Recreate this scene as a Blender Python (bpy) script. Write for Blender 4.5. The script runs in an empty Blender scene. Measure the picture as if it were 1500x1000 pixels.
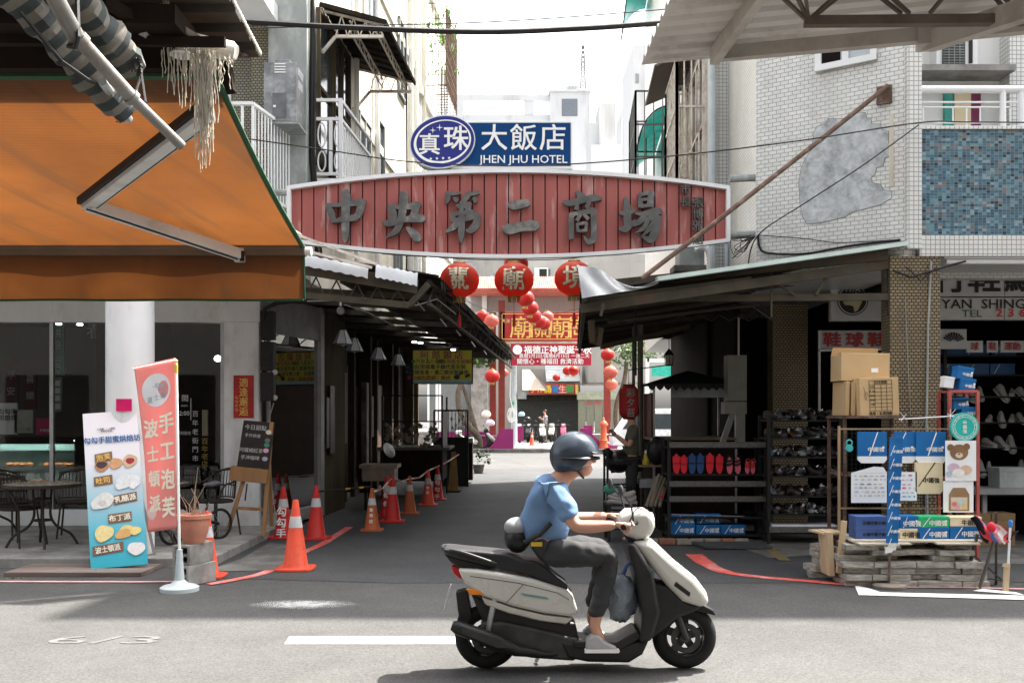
import bpy, bmesh, math, random
from mathutils import Vector, Matrix
V = Vector; R = math.radians; random.seed(7)
SC = bpy.context.scene; COL = SC.collection
F = 1458.0; EYE = 1.62            # focal length in photo pixels, eye height
cam_d = bpy.data.cameras.new('camera'); cam = bpy.data.objects.new('camera', cam_d); COL.objects.link(cam)
cam.location = (0, 0, EYE); cam.rotation_euler = (R(90), 0, 0)
cam_d.sensor_width = 36; cam_d.lens = 36 * F / 1500; cam_d.shift_y = 108 / 1500
cam_d.clip_start = 0.05; cam_d.clip_end = 2000
SC.camera = cam
SUN_EL, SUN_AZ = R(60), R(55)     # azimuth measured from +Y (up the lane) towards +X
w = bpy.data.worlds.new('World'); SC.world = w; w.use_nodes = True
nt = w.node_tree; bgn = nt.nodes['Background']
sky = nt.nodes.new('ShaderNodeTexSky'); sky.sky_type = 'NISHITA'; sky.sun_disc = False
sky.sun_elevation = SUN_EL; sky.sun_rotation = SUN_AZ; sky.air_density = 1.0; sky.dust_density = 6.0; sky.ozone_density = 0.6
hs = nt.nodes.new('ShaderNodeHueSaturation'); hs.inputs['Saturation'].default_value = 0.2
nt.links.new(sky.outputs[0], hs.inputs['Color']); nt.links.new(hs.outputs[0], bgn.inputs['Color'])
bgn.inputs['Strength'].default_value = 0.15
sl = bpy.data.lights.new('sun', 'SUN'); sl.energy = 5.0; sl.angle = R(0.9); sl.color = (1, 0.95, 0.87)
so = bpy.data.objects.new('sun', sl); COL.objects.link(so)
sdir = V((math.sin(SUN_AZ) * math.cos(SUN_EL), math.cos(SUN_AZ) * math.cos(SUN_EL), math.sin(SUN_EL)))
so.location = sdir * 60; so.rotation_euler = sdir.to_track_quat('Z', 'Y').to_euler()
SC.view_settings.view_transform = 'Standard'; SC.view_settings.look = 'None'
SC.view_settings.exposure = 2.1; SC.view_settings.gamma = 1
SC.cycles.max_bounces = 8; SC.cycles.transparent_max_bounces = 16
SC.cycles.use_denoising = True
def P(px, py, D): return V(((px - 750) * D / F, D, EYE - (py - 608) * D / F))
def DG(py): return EYE * F / (py - 608)
def G(px, py, z=0.0):
 D = (EYE - z) * F / (py - 608); return V(((px - 750) * D / F, D, z))
LD = 0.0617                       # the lane runs 3.5 degrees right of straight ahead
def lane(x0, d0, d): return x0 + LD * (d - d0)
class MB:
 def __init__(s): s.v = []; s.f = []; s.m = []; s.c = 0
 def mat(s, i): s.c = i; return s
 def add(s, vs, fs):
  b = len(s.v); s.v += [V(x) for x in vs]; s.f += [[b + i for i in f] for f in fs]; s.m += [s.c] * len(fs); return s
 def box(s, x0, x1, y0, y1, z0, z1):
  return s.obox(((x0 + x1) / 2, (y0 + y1) / 2, (z0 + z1) / 2), ((x1 - x0) / 2, 0, 0), (0, (y1 - y0) / 2, 0), (0, 0, (z1 - z0) / 2))
 def obox(s, c, a, b, d):
  c, a, b, d = V(c), V(a), V(b), V(d)
  vs = [c + i * a + j * b + k * d for i in (-1, 1) for j in (-1, 1) for k in (-1, 1)]
  fs = [(0, 1, 3, 2), (4, 6, 7, 5), (0, 4, 5, 1), (2, 3, 7, 6), (0, 2, 6, 4), (1, 5, 7, 3)]
  if a.cross(b).dot(d) < 0: fs = [f[::-1] for f in fs]
  return s.add(vs, fs)
 def rbox(s, c, sx, sy, sz, rz=0, rx=0, ry=0):
  m = Matrix.Rotation(rz, 3, 'Z') @ Matrix.Rotation(ry, 3, 'Y') @ Matrix.Rotation(rx, 3, 'X')
  return s.obox(c, m @ V((sx / 2, 0, 0)), m @ V((0, sy / 2, 0)), m @ V((0, 0, sz / 2)))
 def bar(s, p, q, wd, h=None, up=(0, 0, 1)):
  p, q = V(p), V(q); h = h or wd; t = q - p
  a = t.cross(V(up))
  if a.length < 1e-6: a = t.cross(V((0, 1, 0)))
  a.normalize(); b = a.cross(t).normalized()
  return s.obox((p + q) / 2, t / 2, a * wd / 2, b * h / 2)
 def tube(s, pts, r, n=8, cap=True):
  pts = [V(p) for p in pts]; N = len(pts)
  rs = r if isinstance(r, (list, tuple)) else [r] * N
  t0 = (pts[1] - pts[0]).normalized(); u = t0.orthogonal().normalized(); vs = []
  for i in range(N):
   t = (pts[min(i + 1, N - 1)] - pts[max(i - 1, 0)])
   t = t.normalized() if t.length > 1e-9 else t0
   u = (u - t * u.dot(t))
   u = u.normalized() if u.length > 1e-6 else t.orthogonal().normalized()
   b = t.cross(u)
   for k in range(n):
    a = 2 * math.pi * k / n; vs.append(pts[i] + (u * math.cos(a) + b * math.sin(a)) * rs[i])
  fs = [(i * n + k, i * n + (k + 1) % n, (i + 1) * n + (k + 1) % n, (i + 1) * n + k) for i in range(N - 1) for k in range(n)]
  if cap: fs += [tuple(range(n - 1, -1, -1)), tuple(range((N - 1) * n, N * n))]
  return s.add(vs, fs)
 def lathe(s, prof, c=(0, 0, 0), n=20, sx=1, sy=1, ax=None, cap=True):
  c = V(c); vs = []
  m = V((0, 0, 1)).rotation_difference(V(ax)).to_matrix() if ax is not None else Matrix.Identity(3)
  for r, z in prof:
   for k in range(n):
    a = 2 * math.pi * k / n; vs.append(c + m @ V((r * math.cos(a) * sx, r * math.sin(a) * sy, z)))
  N = len(prof)
  fs = [(i * n + k, i * n + (k + 1) % n, (i + 1) * n + (k + 1) % n, (i + 1) * n + k) for i in range(N - 1) for k in range(n)]
  if cap and prof[0][0] > 1e-4: fs.append(tuple(range(n - 1, -1, -1)))
  if cap and prof[-1][0] > 1e-4: fs.append(tuple(range((N - 1) * n, N * n)))
  return s.add(vs, fs)
 def ell(s, c, r, n=14, m=9, ax=None):
  r = r if isinstance(r, (list, tuple)) else (r, r, r)
  prof = [(max(1e-5, math.sin(math.pi * i / m)), -math.cos(math.pi * i / m)) for i in range(m + 1)]
  b = len(s.v); s.lathe(prof, (0, 0, 0), n)
  for i in range(b, len(s.v)): q = s.v[i]; s.v[i] = V(c) + V((q.x * r[0], q.y * r[1], q.z * r[2]))
  return s
 def prism(s, pts, d):
  pts = [V(p) for p in pts]; d = V(d); n = len(pts)
  nn = V((0, 0, 0))
  for i in range(n): nn += pts[i].cross(pts[(i + 1) % n])
  if nn.dot(d) > 0: pts = pts[::-1]
  vs = pts + [p + d for p in pts]
  fs = [tuple(range(n)), tuple(range(2 * n - 1, n - 1, -1))] + [(i, i + n, (i + 1) % n + n, (i + 1) % n) for i in range(n)]
  return s.add(vs, fs)
 def quad(s, a, b, c, d): return s.add([a, b, c, d], [(0, 1, 2, 3)])
 def poly(s, pts): return s.add(pts, [tuple(range(len(pts)))])
 def sheet(s, fn, nu, nv):
  vs = [fn(i / nu, j / nv) for j in range(nv + 1) for i in range(nu + 1)]; k = nu + 1
  return s.add(vs, [(j * k + i, j * k + i + 1, (j + 1) * k + i + 1, (j + 1) * k + i) for j in range(nv) for i in range(nu)])
 def text(s, body, o, h, x=(1, 0, 0), y=(0, 0, 1), bold=0.0, sx=1.0, ext=0.0, align='CENTER', res=2):
  """lettering centred at o; h = em height in metres"""
  vs, fs = glyphs(body, 0, ext / h if ext else 0, align, res); o, x, y = V(o), V(x).normalized(), V(y).normalized(); nz = x.cross(y)
  for i, (p, q) in enumerate(((-1, -1), (1, -1), (-1, 1), (1, 1)) if bold else ((0, 0),)):   # heavier strokes: the same glyph printed slightly apart
   s.add([o + x * ((a + p * bold * .62) * h * sx) + y * ((b + q * bold * .5) * h) + nz * (c * h + i * .0005) for a, b, c in vs], fs)
  return s
 def xf(s, m):
  s.v = [m @ p for p in s.v]; return s
_GL = {}
def glyphs(body, bold, ext, align, res):
 key = (body, bold, round(ext, 3), align, res)
 if key in _GL: return _GL[key]
 cu = bpy.data.curves.new('lettering_source', 'FONT'); cu.body = body; cu.align_x = align
 cu.offset = bold; cu.extrude = ext; cu.resolution_u = res; cu.dimensions = '2D'; cu.fill_mode = 'BOTH' if ext else 'FRONT'
 o = bpy.data.objects.new('lettering_source', cu); COL.objects.link(o)
 dg = bpy.context.evaluated_depsgraph_get(); me = bpy.data.meshes.new_from_object(o.evaluated_get(dg))
 ys = [v.co.y for v in me.vertices] or [0]; c = (min(ys) + max(ys)) / 2
 vs = [(v.co.x, v.co.y - c, v.co.z) for v in me.vertices]; fs = [tuple(p.vertices) for p in me.polygons]
 bpy.data.objects.remove(o); bpy.data.curves.remove(cu); bpy.data.meshes.remove(me)
 _GL[key] = (vs, fs); return _GL[key]
OFF = {}
def autouv(me):
 uv = me.uv_layers.new(name='UVMap').data
 for p in me.polygons:
  n = p.normal
  if abs(n.z) > 0.75: t = V((1, 0, 0)); b = V((0, 1, 0))
  else: t = V((-n.y, n.x, 0)).normalized(); b = V((0, 0, 1))
  for li in p.loop_indices:
   co = me.vertices[me.loops[li].vertex_index].co; uv[li].uv = (co.dot(t), co.dot(b))
def build(name, mb, mats, parent=None, bev=0, smooth=False, label=None, sub=0, seg=2):
 me = mb if isinstance(mb, bpy.types.Mesh) else bpy.data.meshes.new(name)
 if isinstance(mb, MB):
  me.from_pydata([tuple(p) for p in mb.v], [], mb.f); me.update()
  for p, i in zip(me.polygons, mb.m): p.material_index = i
  autouv(me)
 off = V((0, 0, 0)); q = parent
 while q is not None:
  if q.name in OFF: off = OFF[q.name]; break
  q = q.parent
 if off.length: me.transform(Matrix.Translation(-off))
 for m in (mats if isinstance(mats, (list, tuple)) else [mats]): me.materials.append(m)
 if smooth:
  for p in me.polygons: p.use_smooth = True
 o = bpy.data.objects.new(name, me); COL.objects.link(o)
 if parent is not None: o.parent = parent
 if bev:
  b = o.modifiers.new('bevel', 'BEVEL'); b.width = bev; b.segments = seg; b.limit_method = 'ANGLE'; b.angle_limit = R(40)
 if sub:
  b = o.modifiers.new('subdivision', 'SUBSURF'); b.levels = sub; b.render_levels = sub
 if smooth and not sub:
  try: me.set_sharp_from_angle(angle=R(40))
  except Exception: pass
 if label: o['label'] = label
 return o
def tag(o, label, cat, group=None):
 o['label'] = label; o['category'] = cat
 if group: o['group'] = group
 return o
def thing(name, label, cat, loc=(0, 0, 0), group=None, world=True, rz=0):
 o = bpy.data.objects.new(name, None); COL.objects.link(o); o.location = loc; o.rotation_euler = (0, 0, rz)
 o.empty_display_size = 0.1
 if world: OFF[o.name] = V(loc)
 return tag(o, label, cat, group)
def single(name, mb, mats, label, cat, loc, group=None, **k):
 """a thing that is one mesh, its origin at loc; geometry given in world coordinates"""
 if isinstance(mb, MB): mb.xf(Matrix.Translation(-V(loc)))
 o = build(name, mb, mats, None, **k); o.location = loc; return tag(o, label, cat, group)
def struct(name, mb, mats, kind='structure', **k):
 o = build(name, mb, mats, None, **k); o['kind'] = kind; return o
def copy_tree(root, loc, rz=0, label=None, group=None, parent=None, scale=None):
 c = root.copy(); COL.objects.link(c)
 if parent is not None: c.parent = parent
 else:
  c.location = loc; c.rotation_euler = (0, 0, rz)
  if scale: c.scale = (scale, scale, scale)
  if label: c['label'] = label
  if group: c['group'] = group
 for ch in list(root.children): copy_tree(ch, None, parent=c)
 return c
def recolor(root, name, mt):
 """own mesh data + material for the part called name of one copied thing"""
 for o in [root] + list(root.children_recursive):
  if o.type == 'MESH' and o.name.split('.')[0] == name:
   o.data = o.data.copy(); o.data.materials[0] = mt
def _n(nt, t, **k):
 n = nt.nodes.new(t)
 for a, b in k.items(): setattr(n, a, b)
 return n
def coords(nt, uv=False, scale=(1, 1, 1)):
 tc = _n(nt, 'ShaderNodeTexCoord'); mp = _n(nt, 'ShaderNodeMapping'); mp.inputs['Scale'].default_value = scale
 if uv: nt.links.new(tc.outputs['UV'], mp.inputs['Vector'])
 else:
  oi = _n(nt, 'ShaderNodeObjectInfo'); cm = _n(nt, 'ShaderNodeVectorMath', operation='SCALE')
  cm.inputs[0].default_value = (31.7, 17.3, 23.9); nt.links.new(oi.outputs['Random'], cm.inputs['Scale'])
  ad = _n(nt, 'ShaderNodeVectorMath', operation='ADD')
  nt.links.new(tc.outputs['Object'], ad.inputs[0]); nt.links.new(cm.outputs[0], ad.inputs[1]); nt.links.new(ad.outputs[0], mp.inputs['Vector'])
 return mp.outputs[0]
def noise(nt, vec, scale, detail=4, rough=0.6):
 n = _n(nt, 'ShaderNodeTexNoise'); n.inputs['Scale'].default_value = scale; n.inputs['Detail'].default_value = detail
 n.inputs['Roughness'].default_value = rough; nt.links.new(vec, n.inputs['Vector']); return n.outputs['Fac']
def ramp(nt, fac, stops, interp='LINEAR'):
 r = _n(nt, 'ShaderNodeValToRGB'); r.color_ramp.interpolation = interp; e = r.color_ramp.elements
 while len(e) < len(stops): e.new(0.5)
 for x, (p, c) in zip(e, stops): x.position = p; x.color = (*c, 1) if len(c) == 3 else c
 nt.links.new(fac, r.inputs[0]); return r.outputs[0]
def mixc(nt, fac, a, b, mode='MIX'):
 m = _n(nt, 'ShaderNodeMix', data_type='RGBA', blend_type=mode)
 for s, x in ((m.inputs[0], fac), (m.inputs[6], a), (m.inputs[7], b)):
  if isinstance(x, (int, float)): s.default_value = x
  elif isinstance(x, tuple): s.default_value = (*x, 1) if len(x) == 3 else x
  else: nt.links.new(x, s)
 return m.outputs[2]
def newmat(name):
 m = bpy.data.materials.new(name); m.use_nodes = True; nt = m.node_tree; return m, nt, nt.nodes['Principled BSDF']
def sc(c, k): return tuple(min(1, x * k) for x in c)
def M(name, col, rough=0.6, metal=0.0, var=0.18, scale=6.0, bump=0.15, dirt=None, dirt_amt=0.5, dirt_scale=2.5, stretch=(1, 1, 1), transl=0.0, alpha=1.0, spec=0.25, bscale=None):
 m, nt, b = newmat(name); vec = coords(nt, scale=stretch)
 f = noise(nt, vec, scale, 6)
 c = ramp(nt, f, [(0.3, sc(col, 1 - var)), (0.7, sc(col, 1 + var))])
 if dirt:
  d = ramp(nt, noise(nt, vec, dirt_scale, 8, 0.7), [(0.62 - 0.3 * dirt_amt, (0, 0, 0)), (0.72 - 0.1 * dirt_amt, (1, 1, 1))])
  k = _n(nt, 'ShaderNodeMath', operation='MULTIPLY'); k.inputs[1].default_value = 0.75
  nt.links.new(d, k.inputs[0]); c = mixc(nt, k.outputs[0], c, dirt)
 nt.links.new(c, b.inputs['Base Color'])
 rr = _n(nt, 'ShaderNodeMapRange'); rr.inputs['To Min'].default_value = max(0.03, rough - 0.12); rr.inputs['To Max'].default_value = min(1, rough + 0.12)
 nt.links.new(f, rr.inputs[0]); nt.links.new(rr.outputs[0], b.inputs['Roughness'])
 b.inputs['Metallic'].default_value = metal; b.inputs['Specular IOR Level'].default_value = spec
 if bump:
  bp = _n(nt, 'ShaderNodeBump'); bp.inputs['Strength'].default_value = bump; bp.inputs['Distance'].default_value = 0.01
  nt.links.new(noise(nt, vec, bscale or scale * 5, 4), bp.inputs['Height']); nt.links.new(bp.outputs[0], b.inputs['Normal'])
 out = nt.nodes['Material Output']
 if transl:
  t = _n(nt, 'ShaderNodeBsdfTranslucent'); nt.links.new(c, t.inputs['Color'])
  mx = _n(nt, 'ShaderNodeMixShader'); mx.inputs[0].default_value = transl
  nt.links.new(b.outputs[0], mx.inputs[1]); nt.links.new(t.outputs[0], mx.inputs[2]); nt.links.new(mx.outputs[0], out.inputs[0])
 if alpha < 1: b.inputs['Alpha'].default_value = alpha
 return m
def tile_mat(name, bw, bh, c1, c2, mortar, msize=0.012, offset=0.5, rough=0.35, stain=None, stain_amt=0.5, stain_stretch=(1, 1, 0.35)):
 m, nt, b = newmat(name); vec = coords(nt, uv=True)
 br = _n(nt, 'ShaderNodeTexBrick'); br.offset = offset
 br.inputs['Scale'].default_value = 1; br.inputs['Brick Width'].default_value = bw; br.inputs['Row Height'].default_value = bh
 br.inputs['Mortar Size'].default_value = msize; br.inputs['Mortar Smooth'].default_value = 0.1
 br.inputs['Color1'].default_value = (*c1, 1); br.inputs['Color2'].default_value = (*c2, 1); br.inputs['Mortar'].default_value = (*mortar, 1)
 nt.links.new(vec, br.inputs['Vector']); c = br.outputs['Color']
 ov = coords(nt, scale=stain_stretch)
 c = mixc(nt, 0.35, c, ramp(nt, noise(nt, ov, 3, 6), [(0.3, (0.6, 0.6, 0.6)), (0.7, (1, 1, 1))]), 'MULTIPLY')
 if stain:
  k = ramp(nt, noise(nt, ov, 1.1, 9, 0.72), [(0.62 - 0.2 * stain_amt, (0, 0, 0)), (0.8 - 0.1 * stain_amt, (0.8, 0.8, 0.8))])
  c = mixc(nt, k, c, stain)
 nt.links.new(c, b.inputs['Base Color']); b.inputs['Roughness'].default_value = rough
 bp = _n(nt, 'ShaderNodeBump'); bp.inputs['Strength'].default_value = 0.5; bp.inputs['Distance'].default_value = 0.006; bp.invert = True
 nt.links.new(br.outputs['Fac'], bp.inputs['Height']); nt.links.new(bp.outputs[0], b.inputs['Normal'])
 return m
def glass_mat(name, tint, refl=0.08, rough=0.02):
 m, nt, b = newmat(name); nt.nodes.remove(b)
 t = _n(nt, 'ShaderNodeBsdfTransparent'); t.inputs[0].default_value = (*tint, 1)
 g = _n(nt, 'ShaderNodeBsdfGlossy'); g.inputs['Roughness'].default_value = rough
 lw = _n(nt, 'ShaderNodeFresnel'); lw.inputs[0].default_value = 1.5
 ad = _n(nt, 'ShaderNodeMath', operation='ADD'); ad.inputs[1].default_value = refl; ad.use_clamp = True
 nt.links.new(lw.outputs[0], ad.inputs[0])
 mx = _n(nt, 'ShaderNodeMixShader'); nt.links.new(ad.outputs[0], mx.inputs[0]); nt.links.new(t.outputs[0], mx.inputs[1]); nt.links.new(g.outputs[0], mx.inputs[2])
 nt.links.new(mx.outputs[0], nt.nodes['Material Output'].inputs[0]); return m
def emit_mat(name, col, s):
 m, nt, b = newmat(name); b.inputs['Base Color'].default_value = (*col, 1); b.inputs['Emission Color'].default_value = (*col, 1); b.inputs['Emission Strength'].default_value = s; return m
def asphalt_mat(name, col, patches):
 m, nt, b = newmat(name); vec = coords(nt)
 fine = noise(nt, vec, 75, 5, 0.8); mid = noise(nt, vec, 1.6, 8, 0.65); big = noise(nt, vec, 0.35, 4)
 c = ramp(nt, fine, [(0.28, sc(col, 0.45)), (0.5, col), (0.72, sc(col, 1.7))])
 c = mixc(nt, 0.55, c, ramp(nt, mid, [(0.3, (0.58, 0.58, 0.58)), (0.68, (1.0, 1.0, 1.0))]), 'MULTIPLY')
 c = mixc(nt, 0.6, c, ramp(nt, big, [(0.35, (0.75, 0.75, 0.76)), (0.65, (1, 1, 1))]), 'MULTIPLY')
 vo = _n(nt, 'ShaderNodeTexVoronoi'); vo.inputs['Scale'].default_value = 14; nt.links.new(vec, vo.inputs['Vector'])
 sp = ramp(nt, vo.outputs['Distance'], [(0.06, (1, 1, 1)), (0.10, (0, 0, 0))])
 k = _n(nt, 'ShaderNodeMath', operation='MULTIPLY'); nt.links.new(sp, k.inputs[0])
 nt.links.new(ramp(nt, noise(nt, vec, 2.2, 2), [(0.5, (0, 0, 0)), (0.6, (1, 1, 1))]), k.inputs[1])
 c = mixc(nt, k.outputs[0], c, sc(col, 0.25 if patches else 1.9))
 wv = _n(nt, 'ShaderNodeTexVoronoi', feature='DISTANCE_TO_EDGE'); wv.inputs['Scale'].default_value = 0.42
 dv = _n(nt, 'ShaderNodeVectorMath', operation='ADD'); nz = _n(nt, 'ShaderNodeTexNoise'); nz.inputs['Scale'].default_value = 2.5
 nt.links.new(vec, nz.inputs['Vector']); nt.links.new(vec, dv.inputs[0]); nt.links.new(nz.outputs['Color'], dv.inputs[1]); nt.links.new(dv.outputs[0], wv.inputs['Vector'])
 ck = ramp(nt, wv.outputs['Distance'], [(0.001, (0.12, 0.12, 0.12)), (0.004, (0, 0, 0))])
 c = mixc(nt, ck, c, sc(col, 0.35))
 nt.links.new(c, b.inputs['Base Color']); b.inputs['Roughness'].default_value = 0.9; b.inputs['Specular IOR Level'].default_value = 0.12
 bp = _n(nt, 'ShaderNodeBump'); bp.inputs['Strength'].default_value = 0.6; bp.inputs['Distance'].default_value = 0.006
 nt.links.new(fine, bp.inputs['Height']); nt.links.new(bp.outputs[0], b.inputs['Normal']); return m
def mosaic_mat(name, w_, h_, cols, mortar):
 """small tiles, each with its own colour picked from cols"""
 m, nt, b = newmat(name); vec = coords(nt, uv=True, scale=(1 / w_, 1 / h_, 1))
 sep = _n(nt, 'ShaderNodeSeparateXYZ'); nt.links.new(vec, sep.inputs[0])
 fl = _n(nt, 'ShaderNodeVectorMath', operation='FLOOR'); nt.links.new(vec, fl.inputs[0])
 wn = _n(nt, 'ShaderNodeTexWhiteNoise', noise_dimensions='2D'); nt.links.new(fl.outputs[0], wn.inputs['Vector'])
 c = ramp(nt, wn.outputs['Value'], [(i / len(cols), x) for i, x in enumerate(cols)], 'CONSTANT')
 c = mixc(nt, 0.6, c, ramp(nt, noise(nt, vec, 0.9, 5, 0.7), [(0.35, (0.45, 0.5, 0.55)), (0.65, (1, 1, 1))]), 'MULTIPLY')
 fr = _n(nt, 'ShaderNodeVectorMath', operation='FRACTION'); nt.links.new(vec, fr.inputs[0])
 s2 = _n(nt, 'ShaderNodeSeparateXYZ'); nt.links.new(fr.outputs[0], s2.inputs[0]); fs = []
 for ax in (0, 1):
  a = _n(nt, 'ShaderNodeMath', operation='LESS_THAN'); a.inputs[1].default_value = 0.09; nt.links.new(s2.outputs[ax], a.inputs[0]); fs.append(a.outputs[0])
 mx = _n(nt, 'ShaderNodeMath', operation='MAXIMUM'); nt.links.new(fs[0], mx.inputs[0]); nt.links.new(fs[1], mx.inputs[1])
 c = mixc(nt, mx.outputs[0], c, mortar); nt.links.new(c, b.inputs['Base Color']); b.inputs['Roughness'].default_value = 0.25
 return m
m_road = asphalt_mat('pale_worn_asphalt', (0.083, 0.082, 0.080), True)
m_lane = asphalt_mat('darker_lane_asphalt', (0.07, 0.071, 0.072), False)  # lane sheet a little darker than the asphalt of the road
m_conc = M('concrete', (0.26, 0.25, 0.235), 0.85, var=0.3, scale=3, bump=0.4, dirt=(0.1, 0.095, 0.085), dirt_amt=0.5)
m_conc_d = M('dirty_concrete', (0.15, 0.145, 0.135), 0.85, var=0.35, scale=3, bump=0.4, dirt=(0.06, 0.055, 0.05), dirt_amt=0.6)
m_paint = M('road_paint_white', (0.75, 0.75, 0.72), 0.7, var=0.1, scale=20, dirt=(0.3, 0.3, 0.29), dirt_amt=0.25, dirt_scale=14)
m_redline = M('road_paint_red', (0.62, 0.09, 0.07), 0.7, var=0.25, scale=10, dirt=(0.55, 0.36, 0.34), dirt_amt=0.55, dirt_scale=5)
m_pinkline = M('road_paint_faded_red', (0.62, 0.33, 0.32), 0.75, var=0.2, scale=10, dirt=(0.3, 0.26, 0.25), dirt_amt=0.45, dirt_scale=6)
m_white = M('white_paint', (0.72, 0.73, 0.73), 0.5, var=0.06, scale=2, bump=0.04)
m_scuff = M('scuffed_white_paint', (0.70, 0.71, 0.71), 0.5, var=0.08, scale=3, bump=0.05, dirt=(0.45, 0.44, 0.41), dirt_amt=0.35, dirt_scale=2.2, stretch=(1, 1, 0.4))
m_wall = M('cream_plaster', (0.70, 0.66, 0.57), 0.85, var=0.1, scale=1.5, bump=0.2, dirt=(0.36, 0.33, 0.27), dirt_amt=0.45, dirt_scale=1.2, stretch=(1, 1, 0.18))
m_wallw = M('white_plaster', (0.74, 0.74, 0.72), 0.85, var=0.08, scale=1, bump=0.1, dirt=(0.5, 0.5, 0.48), dirt_amt=0.35, dirt_scale=0.7, stretch=(1, 1, 0.2))
m_greyp = M('peeling_grey_paint', (0.27, 0.29, 0.28), 0.75, var=0.2, scale=4, bump=0.25, dirt=(0.42, 0.44, 0.42), dirt_amt=0.4, dirt_scale=5, stretch=(1, 1, 0.5))
m_brickt = tile_mat('white_brick_tile', 0.096, 0.047, (0.74, 0.74, 0.71), (0.66, 0.66, 0.63), (0.36, 0.36, 0.34), 0.005, stain=(0.42, 0.42, 0.39), stain_amt=0.6)
m_gridt = tile_mat('white_square_tile', 0.052, 0.052, (0.71, 0.71, 0.68), (0.66, 0.66, 0.62), (0.3, 0.3, 0.29), 0.005, 0.0, stain=(0.38, 0.37, 0.34), stain_amt=0.35)
m_brown = tile_mat('ochre_mosaic_tile', 0.05, 0.034, (0.30, 0.23, 0.125), (0.24, 0.18, 0.095), (0.04, 0.03, 0.022), 0.0065, stain=(0.07, 0.055, 0.04), stain_amt=0.35)
m_olive = tile_mat('olive_mosaic_tile', 0.05, 0.034, (0.30, 0.27, 0.17), (0.24, 0.21, 0.13), (0.06, 0.055, 0.045), 0.007)
m_blue = mosaic_mat('blue_mosaic', 0.044, 0.03, [(0.06, 0.14, 0.19), (0.09, 0.20, 0.26), (0.05, 0.11, 0.15), (0.13, 0.25, 0.30), (0.04, 0.13, 0.19), (0.22, 0.32, 0.36), (0.012, 0.03, 0.05), (0.07, 0.17, 0.22), (0.03, 0.10, 0.15), (0.05, 0.14, 0.2), (0.03, 0.09, 0.14), (0.14, 0.26, 0.31), (0.05, 0.13, 0.18), (0.19, 0.15, 0.14)], (0.2, 0.22, 0.22))
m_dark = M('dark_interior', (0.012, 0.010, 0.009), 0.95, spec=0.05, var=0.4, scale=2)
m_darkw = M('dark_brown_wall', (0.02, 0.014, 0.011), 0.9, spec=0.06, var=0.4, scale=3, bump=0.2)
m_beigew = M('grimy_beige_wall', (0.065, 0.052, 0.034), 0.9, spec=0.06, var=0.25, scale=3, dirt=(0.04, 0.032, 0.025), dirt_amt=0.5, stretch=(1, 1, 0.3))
m_black = M('black_plastic', (0.012, 0.012, 0.013), 0.35, var=0.2, scale=10, bump=0.05)
m_blackm = M('matt_black', (0.018, 0.017, 0.017), 0.6, var=0.3, scale=10)
m_rubber = M('tyre_rubber', (0.014, 0.014, 0.014), 0.8, var=0.3, scale=30, bump=0.3)
m_steel = M('galvanised_steel', (0.42, 0.43, 0.44), 0.4, 0.8, var=0.2, scale=5, dirt=(0.25, 0.2, 0.16), dirt_amt=0.3)
m_chrome = M('polished_steel', (0.6, 0.6, 0.6), 0.18, 1.0, var=0.1)
m_tin = M('corrugated_tin', (0.52, 0.54, 0.55), 0.45, 0.35, var=0.12, scale=2, dirt=(0.3, 0.27, 0.24), dirt_amt=0.35, stretch=(1, 1, 1))
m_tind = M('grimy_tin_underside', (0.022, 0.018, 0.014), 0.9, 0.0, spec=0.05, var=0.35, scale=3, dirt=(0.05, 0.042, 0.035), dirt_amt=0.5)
m_girder = M('grey_green_girder', (0.065, 0.059, 0.045), 0.8, spec=0.06, var=0.25, scale=4, dirt=(0.10, 0.065, 0.045), dirt_amt=0.4, dirt_scale=5)
m_rust = M('rusty_pipe', (0.12, 0.075, 0.055), 0.75, 0.1, var=0.4, scale=9, bump=0.4, dirt=(0.28, 0.22, 0.18), dirt_amt=0.35, dirt_scale=7)
m_rustw = M('rusty_white_metal', (0.66, 0.62, 0.55), 0.6, var=0.15, scale=5, dirt=(0.26, 0.13, 0.07), dirt_amt=0.45, dirt_scale=6)
m_red = M('red_paint', (0.42, 0.03, 0.025), 0.5, var=0.2, scale=4)
m_redcol = M('dark_red_column', (0.19, 0.028, 0.02), 0.55, var=0.2, scale=4)
m_gold = M('gold_lettering', (0.75, 0.48, 0.13), 0.4, 0.1, var=0.15, scale=12)
m_ltr_w = M('white_lettering', (0.8, 0.8, 0.78), 0.5, var=0.05)
m_ltr_k = M('black_lettering', (0.015, 0.014, 0.014), 0.5, var=0.1)
m_ltr_r = M('red_lettering', (0.5, 0.03, 0.03), 0.5, var=0.1)
m_ltr_b = M('blue_lettering', (0.03, 0.09, 0.3), 0.5, var=0.1)
m_wood = M('brown_wood', (0.27, 0.145, 0.06), 0.55, var=0.3, scale=6, stretch=(1, 1, 0.12), bump=0.2)
m_woodp = M('pale_wood', (0.50, 0.38, 0.24), 0.65, var=0.25, scale=6, stretch=(1, 1, 0.12), bump=0.2)
m_card = M('cardboard', (0.52, 0.36, 0.19), 0.8, var=0.1, scale=2, bump=0.1)
m_bluebox = M('blue_printed_card', (0.012, 0.13, 0.36), 0.45, var=0.06)
m_cream = M('cream_card', (0.72, 0.6, 0.4), 0.6, var=0.06)
m_paper = M('white_paper', (0.76, 0.77, 0.78), 0.6, var=0.05)
m_green = M('green_metal', (0.05, 0.30, 0.25), 0.5, var=0.15)
m_greencard = M('green_card', (0.03, 0.40, 0.16), 0.5, var=0.08)
m_purple = M('magenta_painted_wall', (0.21, 0.018, 0.105), 0.7, var=0.15, scale=3)
m_leaf = M('green_leaf', (0.06, 0.10, 0.03), 0.5, var=0.5, scale=3, transl=0.3)
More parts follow.
